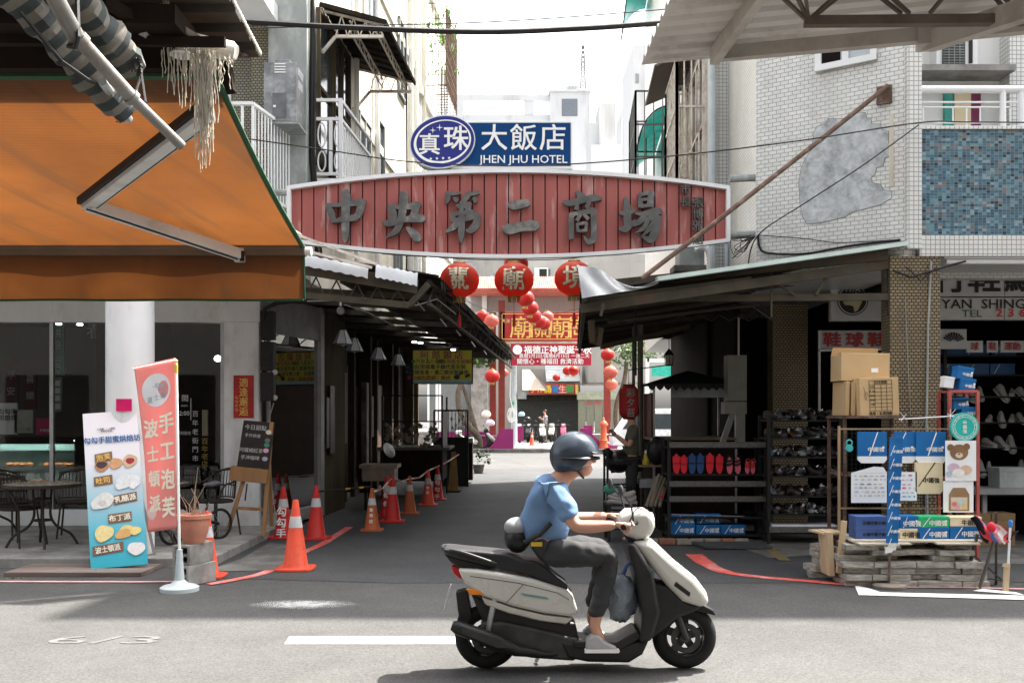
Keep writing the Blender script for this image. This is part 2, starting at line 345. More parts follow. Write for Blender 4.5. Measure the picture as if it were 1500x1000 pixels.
m_bark = M('grey_bark', (0.11, 0.085, 0.065), 0.9, var=0.35, scale=9, bump=0.6)
m_glass = glass_mat('shop_glass', (0.86, 0.88, 0.88), 0.0)
m_glass_d = M('dark_window_glass', (0.05, 0.06, 0.065), 0.08, var=0.3, scale=0.8, bump=0.0, spec=0.8)
m_glass_b = M('pale_window_glass', (0.33, 0.37, 0.40), 0.1, var=0.25, scale=0.8, bump=0.0, spec=0.8)
# ================================================================ THE SETTING
struct('ground', MB().quad((-150, -60, 0), (150, -60, 0), (150, 260, 0), (-150, 260, 0)), m_road)
b = MB(); b.poly([(-3.2, 9.95, .004), (-1.2, 9.62, .004), (2.3, 9.62, .004), (9, 9.7, .004), (9, 15, .004), (4.6, 15, .004), (4.6, 30.5, .004), (-0.6, 30.0, .004), (-3.4, 28, .004), (-3.4, 15, .004)])
struct('lane', b, m_lane)
b = MB(); b.box(-14, -3.2, 10.6, 20, -.02, .10); struct('pavement', b, m_conc, bev=.01)
b = MB(); b.poly([(2.5, 12.35, .008), (3.5, 12.2, .008), (4.3, 10.9, .008), (9, 10.55, .008), (9, 17, .008), (2.5, 17, .008)]); struct('shop_floor', b, m_conc_d)
b = MB(); b.box(-40, 50, 43.6, 120, -.02, .14); struct('square', b, m_conc)
b = MB(); b.box(-40, 50, 43.3, 43.596, -.02, .15); struct('kerb', b, m_conc_d)
def stripe(name, pts, wd, m, z):
 """painted line on the road: a ribbon of width wd through ground points"""
 b = MB(); pts = [V((p[0], p[1], 0)) for p in pts]; L = []; Rr = []
 for i, p in enumerate(pts):
  t = (pts[min(i + 1, len(pts) - 1)] - pts[max(i - 1, 0)]).normalized(); n = V((-t.y, t.x, 0))
  k = wd[i] if isinstance(wd, list) else wd
  L.append(p + n * k / 2 + V((0, 0, z))); Rr.append(p - n * k / 2 + V((0, 0, z)))
 for i in range(len(pts) - 1): b.quad(Rr[i], Rr[i + 1], L[i + 1], L[i])
 return struct(name, b, m)
def smooth_pts(ctrl, n=8):
 out = []; c = [ctrl[0]] + list(ctrl) + [ctrl[-1]]
 for i in range(1, len(c) - 2):
  p0, p1, p2, p3 = [V(x) for x in c[i - 1:i + 3]]
  for k in range(n):
   t = k / n; out.append(0.5 * ((2 * p1) + (p2 - p0) * t + (2 * p0 - 5 * p1 + 4 * p2 - p3) * t * t + (3 * p1 - p0 - 3 * p2 + p3) * t ** 3))
 out.append(V(ctrl[-1])); return out
b = MB(); b.poly([G(417, 943), G(690, 943), G(690, 932), G(424, 932)]); 
for v in b.v: v.z = .004
b.poly([(.2, 7.05, .004), (.9, 7.05, .004), (.9, 7.29, .004), (.2, 7.29, .004)])
struct('road_marking', b, m_paint)
stripe('kerb_line', [(-14, 9.72), (-6, 9.70), (-3.6, 9.66), (-3.2, 9.68)], .075, m_pinkline, .008)
stripe('kerb_line', smooth_pts([G(305, 856), G(345, 849), G(390, 838), G(432, 815), G(472, 797), G(490, 786), G(512, 772)]), .11, m_redline, .008)
stripe('kerb_line', smooth_pts([G(1016, 812), G(1035, 826), G(1062, 838), G(1110, 845), G(1180, 851), G(1255, 858)]), [.2] * 9 + [.17] * 8 + [.13] * 24, m_redline, .008)
stripe('kerb_line', [G(1325, 860), G(1420, 861), G(1500, 863), G(1700, 866)], .06, m_pinkline, .008)
b = MB(); b.poly([G(1252, 858), G(1272, 862), G(1290, 868), G(1500, 873), G(1500, 879), G(1258, 872)]); 
b.poly([G(1440, 863), G(1488, 868), G(1500, 872), G(1425, 866)])
for v in b.v: v.z = .008
struct('road_marking', b, m_paint)
b = MB(); b.text('6/3', (0, 0, 0), .34, sx=2.0, y=(0, 1, 0)); b.xf(Matrix.Translation(G(156, 937) + V((0, 0, .004)))); struct('road_marking', b, M('worn_road_paint', (0.097, 0.097, 0.095), 0.8, var=.3, scale=30))
b = MB(); b.poly([G(1070, 797), G(1128, 818), G(1245, 810), G(1232, 792)])
b.poly([G(355, 818), G(300, 838), G(420, 835), G(440, 800), G(395, 795)])
for v in b.v: v.z = .009
struct('road_patch', b, m_conc_d)
single('steel_ramp', MB().prism([(2.19, 12.62, .02), (2.33, 12.0, .014), (3.13, 11.95, .014), (3.03, 12.62, .02)], (0, 0, .035)), M('dark_steel_plate', (.075, .078, .078), .6, .3, var=.3, scale=14, bump=.3), 'dark metal ramp plate lying on the lane in front of the slipper rack', 'ramp', (2.6, 12.3, 0), bev=.004)
stripe('road_marking', [G(1122, 800), G(1150, 822)], .13, M('faded_yellow_paint', (.2, .145, .06), .8, var=.3, scale=14, dirt=(.12, .11, .1), dirt_amt=.55, dirt_scale=8), .013)
m_pow = M('spilt_lime', (.5, .5, .49), .9, var=.1); nt = m_pow.node_tree; tc = _n(nt, 'ShaderNodeTexCoord'); gr = _n(nt, 'ShaderNodeTexGradient', gradient_type='SPHERICAL'); mp_ = _n(nt, 'ShaderNodeMapping'); mp_.inputs['Scale'].default_value = (1.5, 3.2, 1); nt.links.new(tc.outputs['Object'], mp_.inputs[0]); nt.links.new(mp_.outputs[0], gr.inputs[0])
k = _n(nt, 'ShaderNodeMath', operation='MULTIPLY'); nt.links.new(gr.outputs['Fac'], k.inputs[0]); nt.links.new(noise(nt, coords(nt), 9, 8, .75), k.inputs[1]); nt.links.new(ramp(nt, k.outputs[0], [(.14, (0, 0, 0)), (.6, (1, 1, 1))]), nt.nodes['Principled BSDF'].inputs['Alpha'])
o = struct('spilt_powder', MB().quad((-.7, -.35, 0), (.7, -.35, 0), (.7, .35, 0), (-.7, .35, 0)), m_pow, kind='stuff'); o.location = G(442, 886) + V((0, 0, .01))
# ================================================================ helpers for facades
def window(parent, o, x, w_, h_, frame=m_steel, glass=m_glass_d, fw=.05, mull=(1, 0), d=.06, label=None, name='window'):
 """frame with panes in a wall; o = lower left corner on the wall, x = along the wall"""
 o, x = V(o), V(x).normalized(); z = V((0, 0, 1)); n = x.cross(z)
 f = MB(); c = o + n * d / 2
 def rail(p, q): f.bar(p, q, fw, d, up=n)
 for i in range(mull[0] + 2): 
  u = fw / 2 + (w_ - fw) * i / (mull[0] + 1); rail(c + x * u, c + x * u + z * h_)
 for j in range(mull[1] + 2):
  v = fw / 2 + (h_ - fw) * j / (mull[1] + 1); q = c + n * .003; rail(q + z * v, q + x * w_ + z * v)
 fo = build(name, f, frame, parent, label=label)
 g = MB(); g.prism([o + n * .008, o + n * .008 + x * w_, o + n * .008 + x * w_ + z * h_, o + n * .008 + z * h_], n * .012)
 build('pane', g, glass, fo); return fo
def prism_z(b, foot, z0, z1): return b.prism([(p[0], p[1], z0) for p in foot], (0, 0, z1 - z0))
def railing(b, p, q, z0, z1, n, r=.014, top=.05):
 p, q = V(p), V(q)
 for i in range(n + 1):
  c = p.lerp(q, i / n); b.bar((c.x, c.y, z0), (c.x, c.y, z1 - top * .5), r * 2)
 b.bar((p.x, p.y, z1), (q.x, q.y, z1), top, top * .7); b.bar((p.x, p.y, z0), (q.x, q.y, z0), .04, .04)
def corrugated(b, a, u, v, nu, h, th=.004, n=None):
 """tin sheet: a corner, u along ribs, v across ribs (nu ribs of height h)"""
 a, u, v = V(a), V(u), V(v); n = n or u.cross(v).normalized(); prof = []
 for i in range(nu):
  for t, k in ((0, 0), (.42, 0), (.52, 1), (.82, 1), (.92, 0)): prof.append((min(1, (i + t) / nu), k * h))
 prof.append((1, 0))
 for (t0, h0), (t1, h1) in zip(prof[:-1], prof[1:]):
  p0, p1 = a + v * t0 + n * h0, a + v * t1 + n * h1
  b.quad(p0, p1, p1 + u, p0 + u)
 return b
# ================================================================ LEFT CORNER BUILDING with the bakery
LB = thing('corner_building', 'tall cream apartment block left of the lane, white bakery at its foot', 'building', (-8, 15, 0))
WX = lambda d: -2.63 + LD * (d - 13)      # its wall along the lane
b = MB(); prism_z(b, [(-14, 13), (WX(13), 13), (WX(21.8), 21.8), (-14, 21.8)], 3.35, 14.8); build('upper_wall', b, m_wall, LB)
b = MB(); b.box(-3.12, -2.625, 12.72, 12.997, 3.36, 12); build('corner_pillar', b, m_greyp, LB, bev=.01)
b = MB(); b.box(-3.62, -3.36, 12.93, 12.996, 4.2, 12); b.box(-3.354, -3.125, 12.80, 12.996, 4.2, 12); build('tiled_pilaster', b, m_olive, LB)
b = MB(); b.box(-6.2, -2.98, 11.55, 12.7, 4.02, 4.18); b.box(-6.2, -2.99, 11.7, 12.715, 6.62, 6.85); build('balcony_slab', b, m_white, LB, bev=.01)
b = MB(); railing(b, (-6.2, 11.6), (-3.02, 11.6), 4.25, 5.25, 26); railing(b, (-3.03, 11.6), (-2.84, 12.68), 4.25, 5.25, 12, r=.007)
build('balcony_railing', b, m_white, LB)
window(LB, (-4.6, 12.99, 4.25), (1, 0, 0), .95, 2.1, m_white, m_glass_d, mull=(1, 0))
lx = V((LD, 1, 0)).normalized()
def on_wall(d, z, off=.0): return V((WX(d) + off, d, z))
window(LB, on_wall(13.25, 4.95), lx, .75, 2.1, m_beigew, m_glass_d, mull=(0, 1)); window(LB, on_wall(14.1, 4.95), lx, 1.0, 2.1, m_beigew, m_glass_d, mull=(1, 1))
window(LB, on_wall(15.75, 5.2), lx, .9, 1.25, m_steel, m_glass_d, mull=(1, 0)); window(LB, on_wall(17.3, 5.3), lx, .55, 1.5, m_greyp, m_glass_d, mull=(0, 0))
window(LB, on_wall(16.2, 8.0), lx, .9, 1.3, m_white, m_glass_b, mull=(1, 0)); window(LB, on_wall(19.0, 4.3), lx, .7, 1.0, m_greyp, m_glass_d); window(LB, on_wall(19.4, 7.9), lx, .8, 1.5, m_greyp, m_glass_d)
b = MB()
for d, r in ((17.05, .045), (20.6, .06), (21.3, .05), (15.45, .04)): b.tube([on_wall(d, 3.4, .07), on_wall(d, 13, .07)], r, 8)
build('drainpipe', b, m_wallw, LB)
b = MB(); b.tube([on_wall(19.9, 3.4, .09), on_wall(19.95, 6, .1), on_wall(19.9, 8.6, .09), on_wall(20.1, 9.4, .05), on_wall(20.9, 9.8, .06)], .018, 6)
b.tube([V((-2.60, 12.9, 12)), V((-2.58, 12.9, 8)), V((-2.60, 12.88, 5)), V((-2.52, 12.9, 3.6))], .03, 7); b.tube([V((-2.56, 12.8, 7)), V((-2.53, 12.78, 6.5)), V((-2.55, 12.8, 5)), V((-2.45, 12.8, 3.6))], .02, 6)
build('cable', b, m_blackm, LB)
b = MB()
for z in (3.55, 6.3, 9.1, 11.9): b.bar(on_wall(15.4, z, .02), on_wall(21.78, z, .02), .04, .16)
build('string_course', b, m_wall, LB)
b = MB(); b.prism([on_wall(13.2, 4.62, .004), on_wall(13.2, 4.62, .36), on_wall(15.25, 4.62, .36), on_wall(15.25, 4.62, .004)], (0, 0, .14)); build('balcony_slab', b, m_white, LB)
b = MB(); p, q, r_ = on_wall(13.22, 0, .02), on_wall(13.22, 0, .34), on_wall(15.2, 0, .34)
for z in (5.80, 5.55, 4.82): b.bar((p.x, p.y, z), (q.x, q.y, z), .04); b.bar((q.x, q.y, z), (r_.x, r_.y, z), .04)
b.bar((q.x, q.y, 4.76), (q.x, q.y, 5.82), .05); b.bar((p.x + .19, p.y, 4.8), (p.x + .19, p.y, 5.55), .045)
for cx in (.07, .29):
 for z0, z1 in ((4.86, 5.12), (5.18, 5.5)):
  b.tube([V((p.x + cx + .05 * math.cos(a), p.y, (z0 + z1) / 2 + (z1 - z0) / 2 * math.sin(a))) for a in [k * math.pi / 8 for k in range(17)]], .011, 6, cap=False)
for i in range(15):
 c = q.lerp(r_, i / 14); b.bar((c.x, c.y, 4.8), (c.x, c.y, 5.56), .018)
build('balcony_railing', b, m_white, LB)
b = MB(); b.prism([(q.x - .03, q.y + .05, 4.8), (r_.x - .03, r_.y, 4.8), (r_.x - .03, r_.y, 5.5), (q.x - .03, q.y + .05, 5.5)], (.012, 0, 0)); build('railing_panel', b, m_white, LB)
b = MB(); n0, n1, f0, f1 = V((-2.6, 13.45, 7.17)), V((-1.71, 13.45, 6.93)), V((-2.45, 15.95, 7.17)), V((-1.555, 15.95, 6.93))
corrugated(b, n0, n1 - n0, f0 - n0, 9, .025, n=V((0, 0, 1))); b.bar(n1, f1, .03, .06); b.bar(n0, n1, .03, .06)
can = build('window_canopy', b, m_tind, LB)
b = MB()
for d in (13.55, 15.85):
 w0, o0 = V((WX(d) + .01, d, 6.55)), V((-1.75 + LD * (d - 13.5), d, 6.77)); k = w0.lerp(o0, .22); k.z = 6.77
 b.bar(w0, k, .04); b.bar(k, o0, .04); b.bar((w0.x, d, 7.12), (o0.x, d, 6.92), .03)
 for i in range(8):
  t0, t1 = .22 + .78 * i / 8, .22 + .78 * (i + 1) / 8; lo = w0.lerp(o0, t0); lo.z = 6.77; hi = V((w0.x, d, 7.12)).lerp(V((o0.x, d, 6.92)), t1)
  if i % 2: lo, hi = V((lo.x, d, 7.12 - .2 * t0)), V((hi.x, d, 6.77))
  b.bar(lo, hi, .014)
for xo in (-2.2, -1.85):
 for i in range(14):
  d0, d1 = 13.55 + 2.3 * i / 14, 13.55 + 2.3 * (i + 1) / 14; za, zb = (6.95, 6.82) if i % 2 else (6.82, 6.95)
  b.bar((xo + LD * (d0 - 13.5), d0, za), (xo + LD * (d1 - 13.5), d1, zb), .012)
 for z in (6.82, 6.96): b.bar((xo, 13.5, z), (xo + .145, 15.85, z), .02)
build('truss', b, m_rustw, can)
b = MB(); b.box(-14, -3.05, 10.95, 12.98, 3.42, 3.62); build('arcade_slab', b, m_white, LB)
b = MB(); b.lathe([(.255, .1), (.255, 3.42)], (-4.22, 11.0, 0), 40); build('column', b, m_scuff, LB, smooth=True)
b = MB(); b.box(-14, -3.47, 13.7, 13.9, 2.9, 3.42); b.box(-3.96, -3.48, 13.68, 13.92, .1, 2.9); b.box(-14, -3.96, 13.72, 13.9, .1, .32); b.box(-4.32, -3.96, 13.72, 13.9, .32, .4)
build('shopfront_frame', b, m_scuff, LB, bev=.006)
b = MB()
for x in (-9.5, -7.13, -6.36, -4.98, -4.0): b.box(x - .025, x + .025, 13.74, 13.8, .32, 2.9)
build('window_mullion', b, m_steel, LB)
build('shop_window', MB().box(-14, -3.965, 13.765, 13.775, .32, 2.9), m_glass, LB)
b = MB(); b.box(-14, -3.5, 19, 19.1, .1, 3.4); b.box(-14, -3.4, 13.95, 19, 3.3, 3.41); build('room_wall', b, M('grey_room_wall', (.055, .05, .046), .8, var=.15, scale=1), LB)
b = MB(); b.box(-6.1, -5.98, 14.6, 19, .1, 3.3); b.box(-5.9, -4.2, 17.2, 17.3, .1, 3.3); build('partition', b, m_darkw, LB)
c0, c1 = V((-3.47, 13.78, 0)), V((-3.03, 15.6, 0)); cx = (c1 - c0).normalized(); cn = cx.cross(V((0, 0, 1)))
b = MB(); zc = lambda p, z: V((p.x, p.y, z))
b.bar(zc(c0, 2.86), zc(c1, 2.86), .08, .16); b.bar(zc(c1, .05), zc(c1, 3.3), .12, .14, up=cn); b.bar(zc(c0.lerp(c1, .1), .05), zc(c0.lerp(c1, .1), 2.8), .06, .06, up=cn)
b.bar(zc(c0, .14), zc(c1, .14), .1, .18); b.bar(zc(c0, 3.13), zc(c1, 3.13), .05, .38); build('corner_window_frame', b, M('grey_aluminium', (.30, .30, .29), .5, .3), LB)
build('corner_window', MB().prism([zc(c0, .2), zc(c1, .2), zc(c1, 2.8), zc(c0, 2.8)], cn * .01), glass_mat('mirror_glass', (.25, .26, .26), .5), LB)
SX = lambda d: -3.03 + LD * (d - 15.6)
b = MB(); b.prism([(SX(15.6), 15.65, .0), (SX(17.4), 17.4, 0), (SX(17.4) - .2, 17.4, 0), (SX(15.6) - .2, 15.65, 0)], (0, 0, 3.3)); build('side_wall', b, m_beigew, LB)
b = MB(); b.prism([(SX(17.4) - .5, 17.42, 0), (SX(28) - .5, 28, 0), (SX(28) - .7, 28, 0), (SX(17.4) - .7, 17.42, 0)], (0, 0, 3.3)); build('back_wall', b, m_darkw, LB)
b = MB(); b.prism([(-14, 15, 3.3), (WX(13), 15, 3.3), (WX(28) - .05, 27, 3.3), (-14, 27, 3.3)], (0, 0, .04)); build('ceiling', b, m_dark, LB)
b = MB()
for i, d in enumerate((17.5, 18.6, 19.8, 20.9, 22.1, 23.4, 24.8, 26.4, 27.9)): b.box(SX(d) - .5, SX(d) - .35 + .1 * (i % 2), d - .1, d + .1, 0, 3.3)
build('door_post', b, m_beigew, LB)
b = MB()
for d, z0, z1 in ((18.0, 0, 2.3), (19.2, .3, 2.6), (20.3, 0, 2.2), (21.5, 0, 2.4), (22.7, .9, 2.3)): b.box(SX(d) - .48, SX(d) - .42, d - .4, d + .4, z0, z1)
build('shutter', b, M('brown_shutter', (.075, .04, .03), .6, var=.3, scale=3), LB)
LB2 = thing('apartment_building', 'pale cream block behind the corner building with a caged window box high on its wall', 'building', (-6, 24, 0))
b = MB(); prism_z(b, [(-12, 21.82), (WX(21.82) + .02, 21.82), (WX(27.5) + .02, 27.5), (-12, 27.5)], 3.36, 13.5); b.box(-9, -3.4, 27.1, 27.48, 0, 3.3); build('wall', b, m_wallw, LB2)
b = MB()
for z in (5.9, 8.8, 11.6): b.bar(on_wall(21.9, z, .05), on_wall(27.48, z, .05), .1, .2)
b.tube([on_wall(22.2, 3.4, .1), on_wall(22.2, 13, .1)], .05, 8); build('string_course', b, m_wall, LB2)
for d, z in ((25.6, 6.6), (25.6, 9.3), (22.6, 6.4)): window(LB2, on_wall(d, z, .03), lx, .9, 1.3, m_white, m_glass_b)
b = MB(); X0 = WX(22.3) + .04; c = [V((X0, 22.3, 0)), V((X0 + .53, 22.3, 0)), V((X0 + .66, 24.5, 0)), V((X0 + .13, 24.5, 0))]
for z in (9.0, 9.25, 9.5, 9.75, 10.1, 10.5, 10.84):
 for i in range(3): b.bar(zc(c[i], z), zc(c[i + 1], z), .014)
for i in range(3):
 for k in range(7 if i != 1 else 22): t = k / (7 if i != 1 else 22); p = c[i].lerp(c[i + 1], t); b.bar(zc(p, 9.0 if True else 0), zc(p, 10.86), .012)
for k in range(12): t = k / 11; b.bar(zc(c[0].lerp(c[3], t), 9.0), zc(c[1].lerp(c[2], t), 9.0), .014)
cage = build('window_cage', b, m_rust, LB2)
b = MB(); rnd = random.Random(5)
for i in range(130):
 p = V((X0 + rnd.uniform(.02, .72), rnd.uniform(22.35, 24.6), 10.82 - abs(rnd.gauss(0, .42)))); s = rnd.uniform(.05, .12); a = V((rnd.uniform(-1, 1), rnd.uniform(-1, 1), rnd.uniform(-1, 1))).normalized(); d = a.orthogonal().normalized()
 b.poly([p - a * s, p + d * s * .45, p + a * s, p - d * s * .45])
single('hanging_plant', b, M('pothos_leaf', (.10, .2, .05), .5, var=.5, scale=4, transl=.35), 'trailing green plant growing through the caged window box', 'plant', (X0 + .3, 23, 9.05))
# ================================================================ RIGHT CORNER BUILDING
RB = thing('corner_building', 'white tiled building right of the lane with a blue mosaic balcony', 'building', (7, 14, 0))
RX = lambda d: 2.92 + LD * (d - 11.9)
A, B_ = V((4.3, 10.9, 0)), V((2.92, 11.9, 0))
b = MB(); prism_z(b, [(B_.x, B_.y), (A.x, A.y), (4.44, 10.95), (4.5, 12.2), (12, 12.2), (12, 22), (3.3, 22), (RX(13.6), 13.6)], 3.3, 9.2); prism_z(b, [(12, 12.6), (12, 21.9), (3.4, 21.9), (3.0, 12.6)], 9.2, 14.2); build('upper_wall', b, m_brickt, RB)
ch = (B_ - A).normalized(); cu_ = -ch; cnn = V((cu_.y, -cu_.x, 0))   # chamfer wall seen from the street: left to right
def on_ch(px, py, off=0):
 """point of the chamfered wall at a pixel of the photo"""
 k = (px - 750) / F; t = (A.x - k * A.y) / ((A.x - B_.x) - k * (A.y - B_.y)); p = A.lerp(B_, t); z = EYE - (py - 608) * p.y / F
 return V((p.x, p.y, z)) + cnn * off
patch = [(1196, 186), (1210, 180), (1212, 174), (1240, 174), (1243, 166), (1268, 165), (1270, 173), (1276, 173), (1277, 182), (1290, 182), (1292, 190), (1302, 192), (1302, 210), (1306, 212), (1305, 228), (1296, 232), (1294, 243), (1284, 246), (1282, 256), (1276, 260), (1278, 268), (1290, 270), (1294, 278), (1307, 281), (1306, 290), (1290, 300), (1268, 306), (1250, 310), (1238, 318), (1200, 327), (1182, 328), (1176, 318), (1172, 300), (1170, 268), (1174, 244), (1184, 226), (1190, 218), (1192, 196)]
pts = [on_ch(x, y, .001) for x, y in patch]; build('bare_patch', MB().prism(pts, cnn * .004), M('bare_render', (.50, .525, .535), .9, var=.22, scale=5, bump=.9, dirt=(.19, .2, .2), dirt_amt=.6, dirt_scale=7, bscale=18), RB); build('patch_edge', MB().tube([p + cnn * .002 for p in pts + pts[:1]], .0035, 5), m_conc_d, RB)
w0 = on_ch(1196, 100); w1 = on_ch(1286, 100); w0.z = w1.z = 5.56
window(RB, w0 + cnn * .002, cu_, (w1 - w0).length, 1.2, m_white, m_glass_b, mull=(1, 0), fw=.07)
b = MB(); s = on_ch(1199, 100, .012); s.z = 5.62; e = on_ch(1232, 100, .012); e.z = 5.62; b.prism([s + cnn * .012, e + cnn * .012, e + cnn * .012 + V((0, 0, 1)), s + cnn * .012 + V((0, 0, 1))], cnn * .004); build('open_casement', b, m_dark, RB)
b = MB(); b.box(4.3, 4.455, 10.82, 10.949, 3.43, 9.2); build('corner_column', b, m_gridt, RB)
b = MB(); s = on_ch(1296, 140, .005); b.rbox(s, .16, .06, .2, rz=math.atan2(cu_.y, cu_.x)); build('pipe_bracket', b, m_rust, RB)
b = MB(); s = on_ch(1306, 200, .003); b.rbox(s - V((0, 0, .15)), .05, .006, .8, rz=math.atan2(cu_.y, cu_.x)); build('rust_stain', b, M('rust_stain', (.52, .47, .36), .7, var=.3, scale=5, stretch=(1, 1, .3), dirt=(.6, .58, .52), dirt_amt=.5), RB)
b = MB(); b.box(4.458, 12, 10.9, 11.02, 3.588, 4.745); build('balcony_parapet', b, m_blue, RB)
b = MB(); b.box(4.458, 12, 10.88, 12.19, 3.36, 3.586); b.box(4.458, 12, 11.03, 12.19, 3.588, 3.7); b.box(5.95, 6.12, 11.9, 12.19, 3.7, 9); b.box(4.458, 12, 10.875, 11.03, 4.747, 4.775); build('balcony_slab', b, m_gridt, RB)
b = MB(); b.tube([(4.46, 10.95, 5.2), (12, 10.95, 5.2)], .042, 10)
for z in (5.06, 4.79): b.tube([(4.46, 10.95, z), (6.0, 10.95, z)], .011, 6)
for x in (5.40, 5.60, 8, 10): b.tube([(x, 10.95, 4.75), (x, 10.95, 5.2)], .035, 8)
for x0 in (4.5,): b.tube([V((5.0 + .48 * max(-1, min(1, 1.4 * math.cos(a))), 10.95, 4.92 + .085 * max(-1, min(1, 1.4 * math.sin(a))))) for a in [k * math.pi / 12 for k in range(25)]], .011, 6, cap=False)
for x in (4.85, 5.0, 5.15): b.tube([(x, 10.95, 4.79 if x == 5.0 else 4.83), (x, 10.95, 5.01)], .009, 5)
build('balcony_railing', b, m_white, RB, smooth=True)
b = MB(); b.box(4.5, 5.96, 12.15, 12.196, 3.7, 9); build('balcony_back_wall', b, m_wallw, RB)
for x0, x1, mt in ((5.26, 5.36, m_green), (5.38, 5.58, m_cream), (5.58, 5.70, M('maroon_panel', (.17, .02, .07), .5))):
 build('door_panel', MB().box(x0, x1, 12.1, 12.148, 3.7, 5.6), mt, RB)
b = MB(); corrugated(b, (6.13, 12.1, 3.7), (0, 0, 5), (2.5, 0, 0), 18, .04, n=V((0, -1, 0))); build('corrugated_screen', b, m_white, RB)
b = MB(); b.box(4.5, 5.95, 11.75, 12.14, 5.69, 5.76); build('ledge', b, m_conc, RB)
b = MB(); b.box(4.14, 4.69, 10.9, 11.16, 0, 3.36); pil = build('tiled_pillar', b, m_brown, RB)
b = MB(); b.box(3.72, 4.22, 14.2, 14.5, 0, 3.2); build('tiled_pillar', b, m_brown, RB)
b = MB(); b.tube([(4.53, 10.88, .1), (4.53, 10.88, 1.5)], .022, 8); b.tube([(4.53, 10.885, 1.5), (4.55, 10.885, 2.6), (4.58, 10.88, 3.3)], .012, 6); b.tube([(4.3, 10.885, 2.9), (4.33, 10.885, 2.2), (4.36, 10.885, 1.6), (4.45, 10.885, 1.45), (4.52, 10.885, 1.6)], .004, 5); build('conduit', b, m_greyp, RB)
b = MB(); b.tube([(4.15, 10.86, 3.2), (4.35, 10.84, 3.12), (4.6, 10.86, 3.2), (4.8, 10.86, 3.26), (4.95, 10.86, 3.3)], .012, 6); b.tube([(4.3, 10.86, 3.24), (4.45, 10.84, 3.08), (4.62, 10.86, 3.22)], .008, 6); build('cable', b, m_blackm, RB)
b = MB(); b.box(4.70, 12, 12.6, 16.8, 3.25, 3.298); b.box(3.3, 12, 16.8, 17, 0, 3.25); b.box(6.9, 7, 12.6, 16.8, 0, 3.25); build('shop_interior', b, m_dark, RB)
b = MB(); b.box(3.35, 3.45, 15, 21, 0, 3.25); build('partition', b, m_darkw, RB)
b = MB(); b.tube([(4.78, 10.96, 3.31), (9, 10.96, 3.31)], .028, 8); b.box(4.75, 9, 10.92, 11.0, 3.338, 3.356); build('light_tube', b, m_white, RB)
RB2 = thing('apartment_building', 'grey tiled block up the lane on the right with rusty window cages and green awnings', 'building', (6, 20, 0))
NX = lambda d: 2.78 + LD * (d - 14)
b = MB(); prism_z(b, [(NX(14), 14), (3.35, 14), (3.9, 22.02), (9, 22.02), (9, 26.6), (NX(26.6), 26.6)], 3.3, 18); build('wall', b, m_gridt, RB2); build('ground_wall', MB().box(4.5, 4.7, 17, 27, 0, 3.28), m_darkw, RB2)
b = MB(); b.tube([(NX(14) + .02, 13.93, 3.4), (NX(14) + .02, 13.93, 12)], .055, 10); b.tube([(3.0, 13.92, 3.3), (3.0, 13.92, 4.0)], .03, 8); build('drainpipe', b, M('blue_grey_pipe', (.5, .56, .6), .45, var=.1), RB2)
window(RB2, (3.06, 13.995, 5.2), (1, 0, 0), .12, 1.6, m_white, m_glass_d, mull=(0, 0), fw=.02)
def cage_on(d0, d1, z0, z1, out, mt):
 b = MB(); X = lambda d: NX(d) - .01; c = [V((X(d0), d0, 0)), V((X(d0) - out, d0, 0)), V((X(d1) - out, d1, 0)), V((X(d1), d1, 0))]
 for i in range(3):
  for z in (z0, z0 + (z1 - z0) * .33, z0 + (z1 - z0) * .66, z1): b.bar(zc(c[i], z), zc(c[i + 1], z), .03)
  k = 4 if i != 1 else 8
  for j in range(k + 1): p = c[i].lerp(c[i + 1], j / k); b.bar(zc(p, z0), zc(p, z1), .02 if j % k else .04)
 return build('window_cage', b, mt, RB2)
cage_on(14.3, 15.9, 4.7, 6.75, .42, m_rustw); cage_on(16.3, 17.9, 4.8, 7.0, .25, m_rustw); cage_on(19.3, 21.3, 6.0, 7.9, .7, M('dark_bars', (.1, .1, .1), .5)); cage_on(14.3, 16, 7.2, 8.6, .3, m_rust)
b = MB(); b.rbox((2.62, 16.6, 7.23), .7, 2.0, .03, ry=R(-22), rz=-.06); build('window_canopy', b, M('brown_tin', (.14, .12, .10), .6), RB2)
for (d0, d1, z) in ((19.6, 23.5, 7.25), (24, 26.3, 11.9)):
 b = MB(); b.sheet(lambda u, v: V((NX(d0 + (d1 - d0) * v) - .02 - .62 * math.sin(u * 1.5), d0 + (d1 - d0) * v, z + .95 * math.cos(u * 1.5) - .5)), 8, 1)
 aw = build('window_awning', b, M('turquoise_sheet', (.04, .38, .33), .35, var=.2, scale=3, transl=.3), RB2, smooth=True)
 b = MB()
 for v in range(0, 8):
  d = d0 + (d1 - d0) * v / 7; b.tube([V((NX(d) - .03 - .63 * math.sin(u * .19), d, z + .96 * math.cos(u * .19) - .5)) for u in range(9)], .016, 5)
 build('awning_rib', b, m_blackm, aw)
b = MB()
window(RB2, (NX(15.9) - .003, 15.9, 4.7), (-LD, -1, 0), 1.6, 2.2, m_rustw, m_glass_d, mull=(1, 1)); window(RB2, (NX(17.9) - .003, 17.9, 4.8), (-LD, -1, 0), 1.5, 2.2, m_rustw, m_glass_d, mull=(1, 1))
for z in (5.0, 8.0): window(RB2, (NX(18.4) - .002, 19.4, z), (-LD, -1, 0), .9, 1.3, m_steel, m_glass_d)
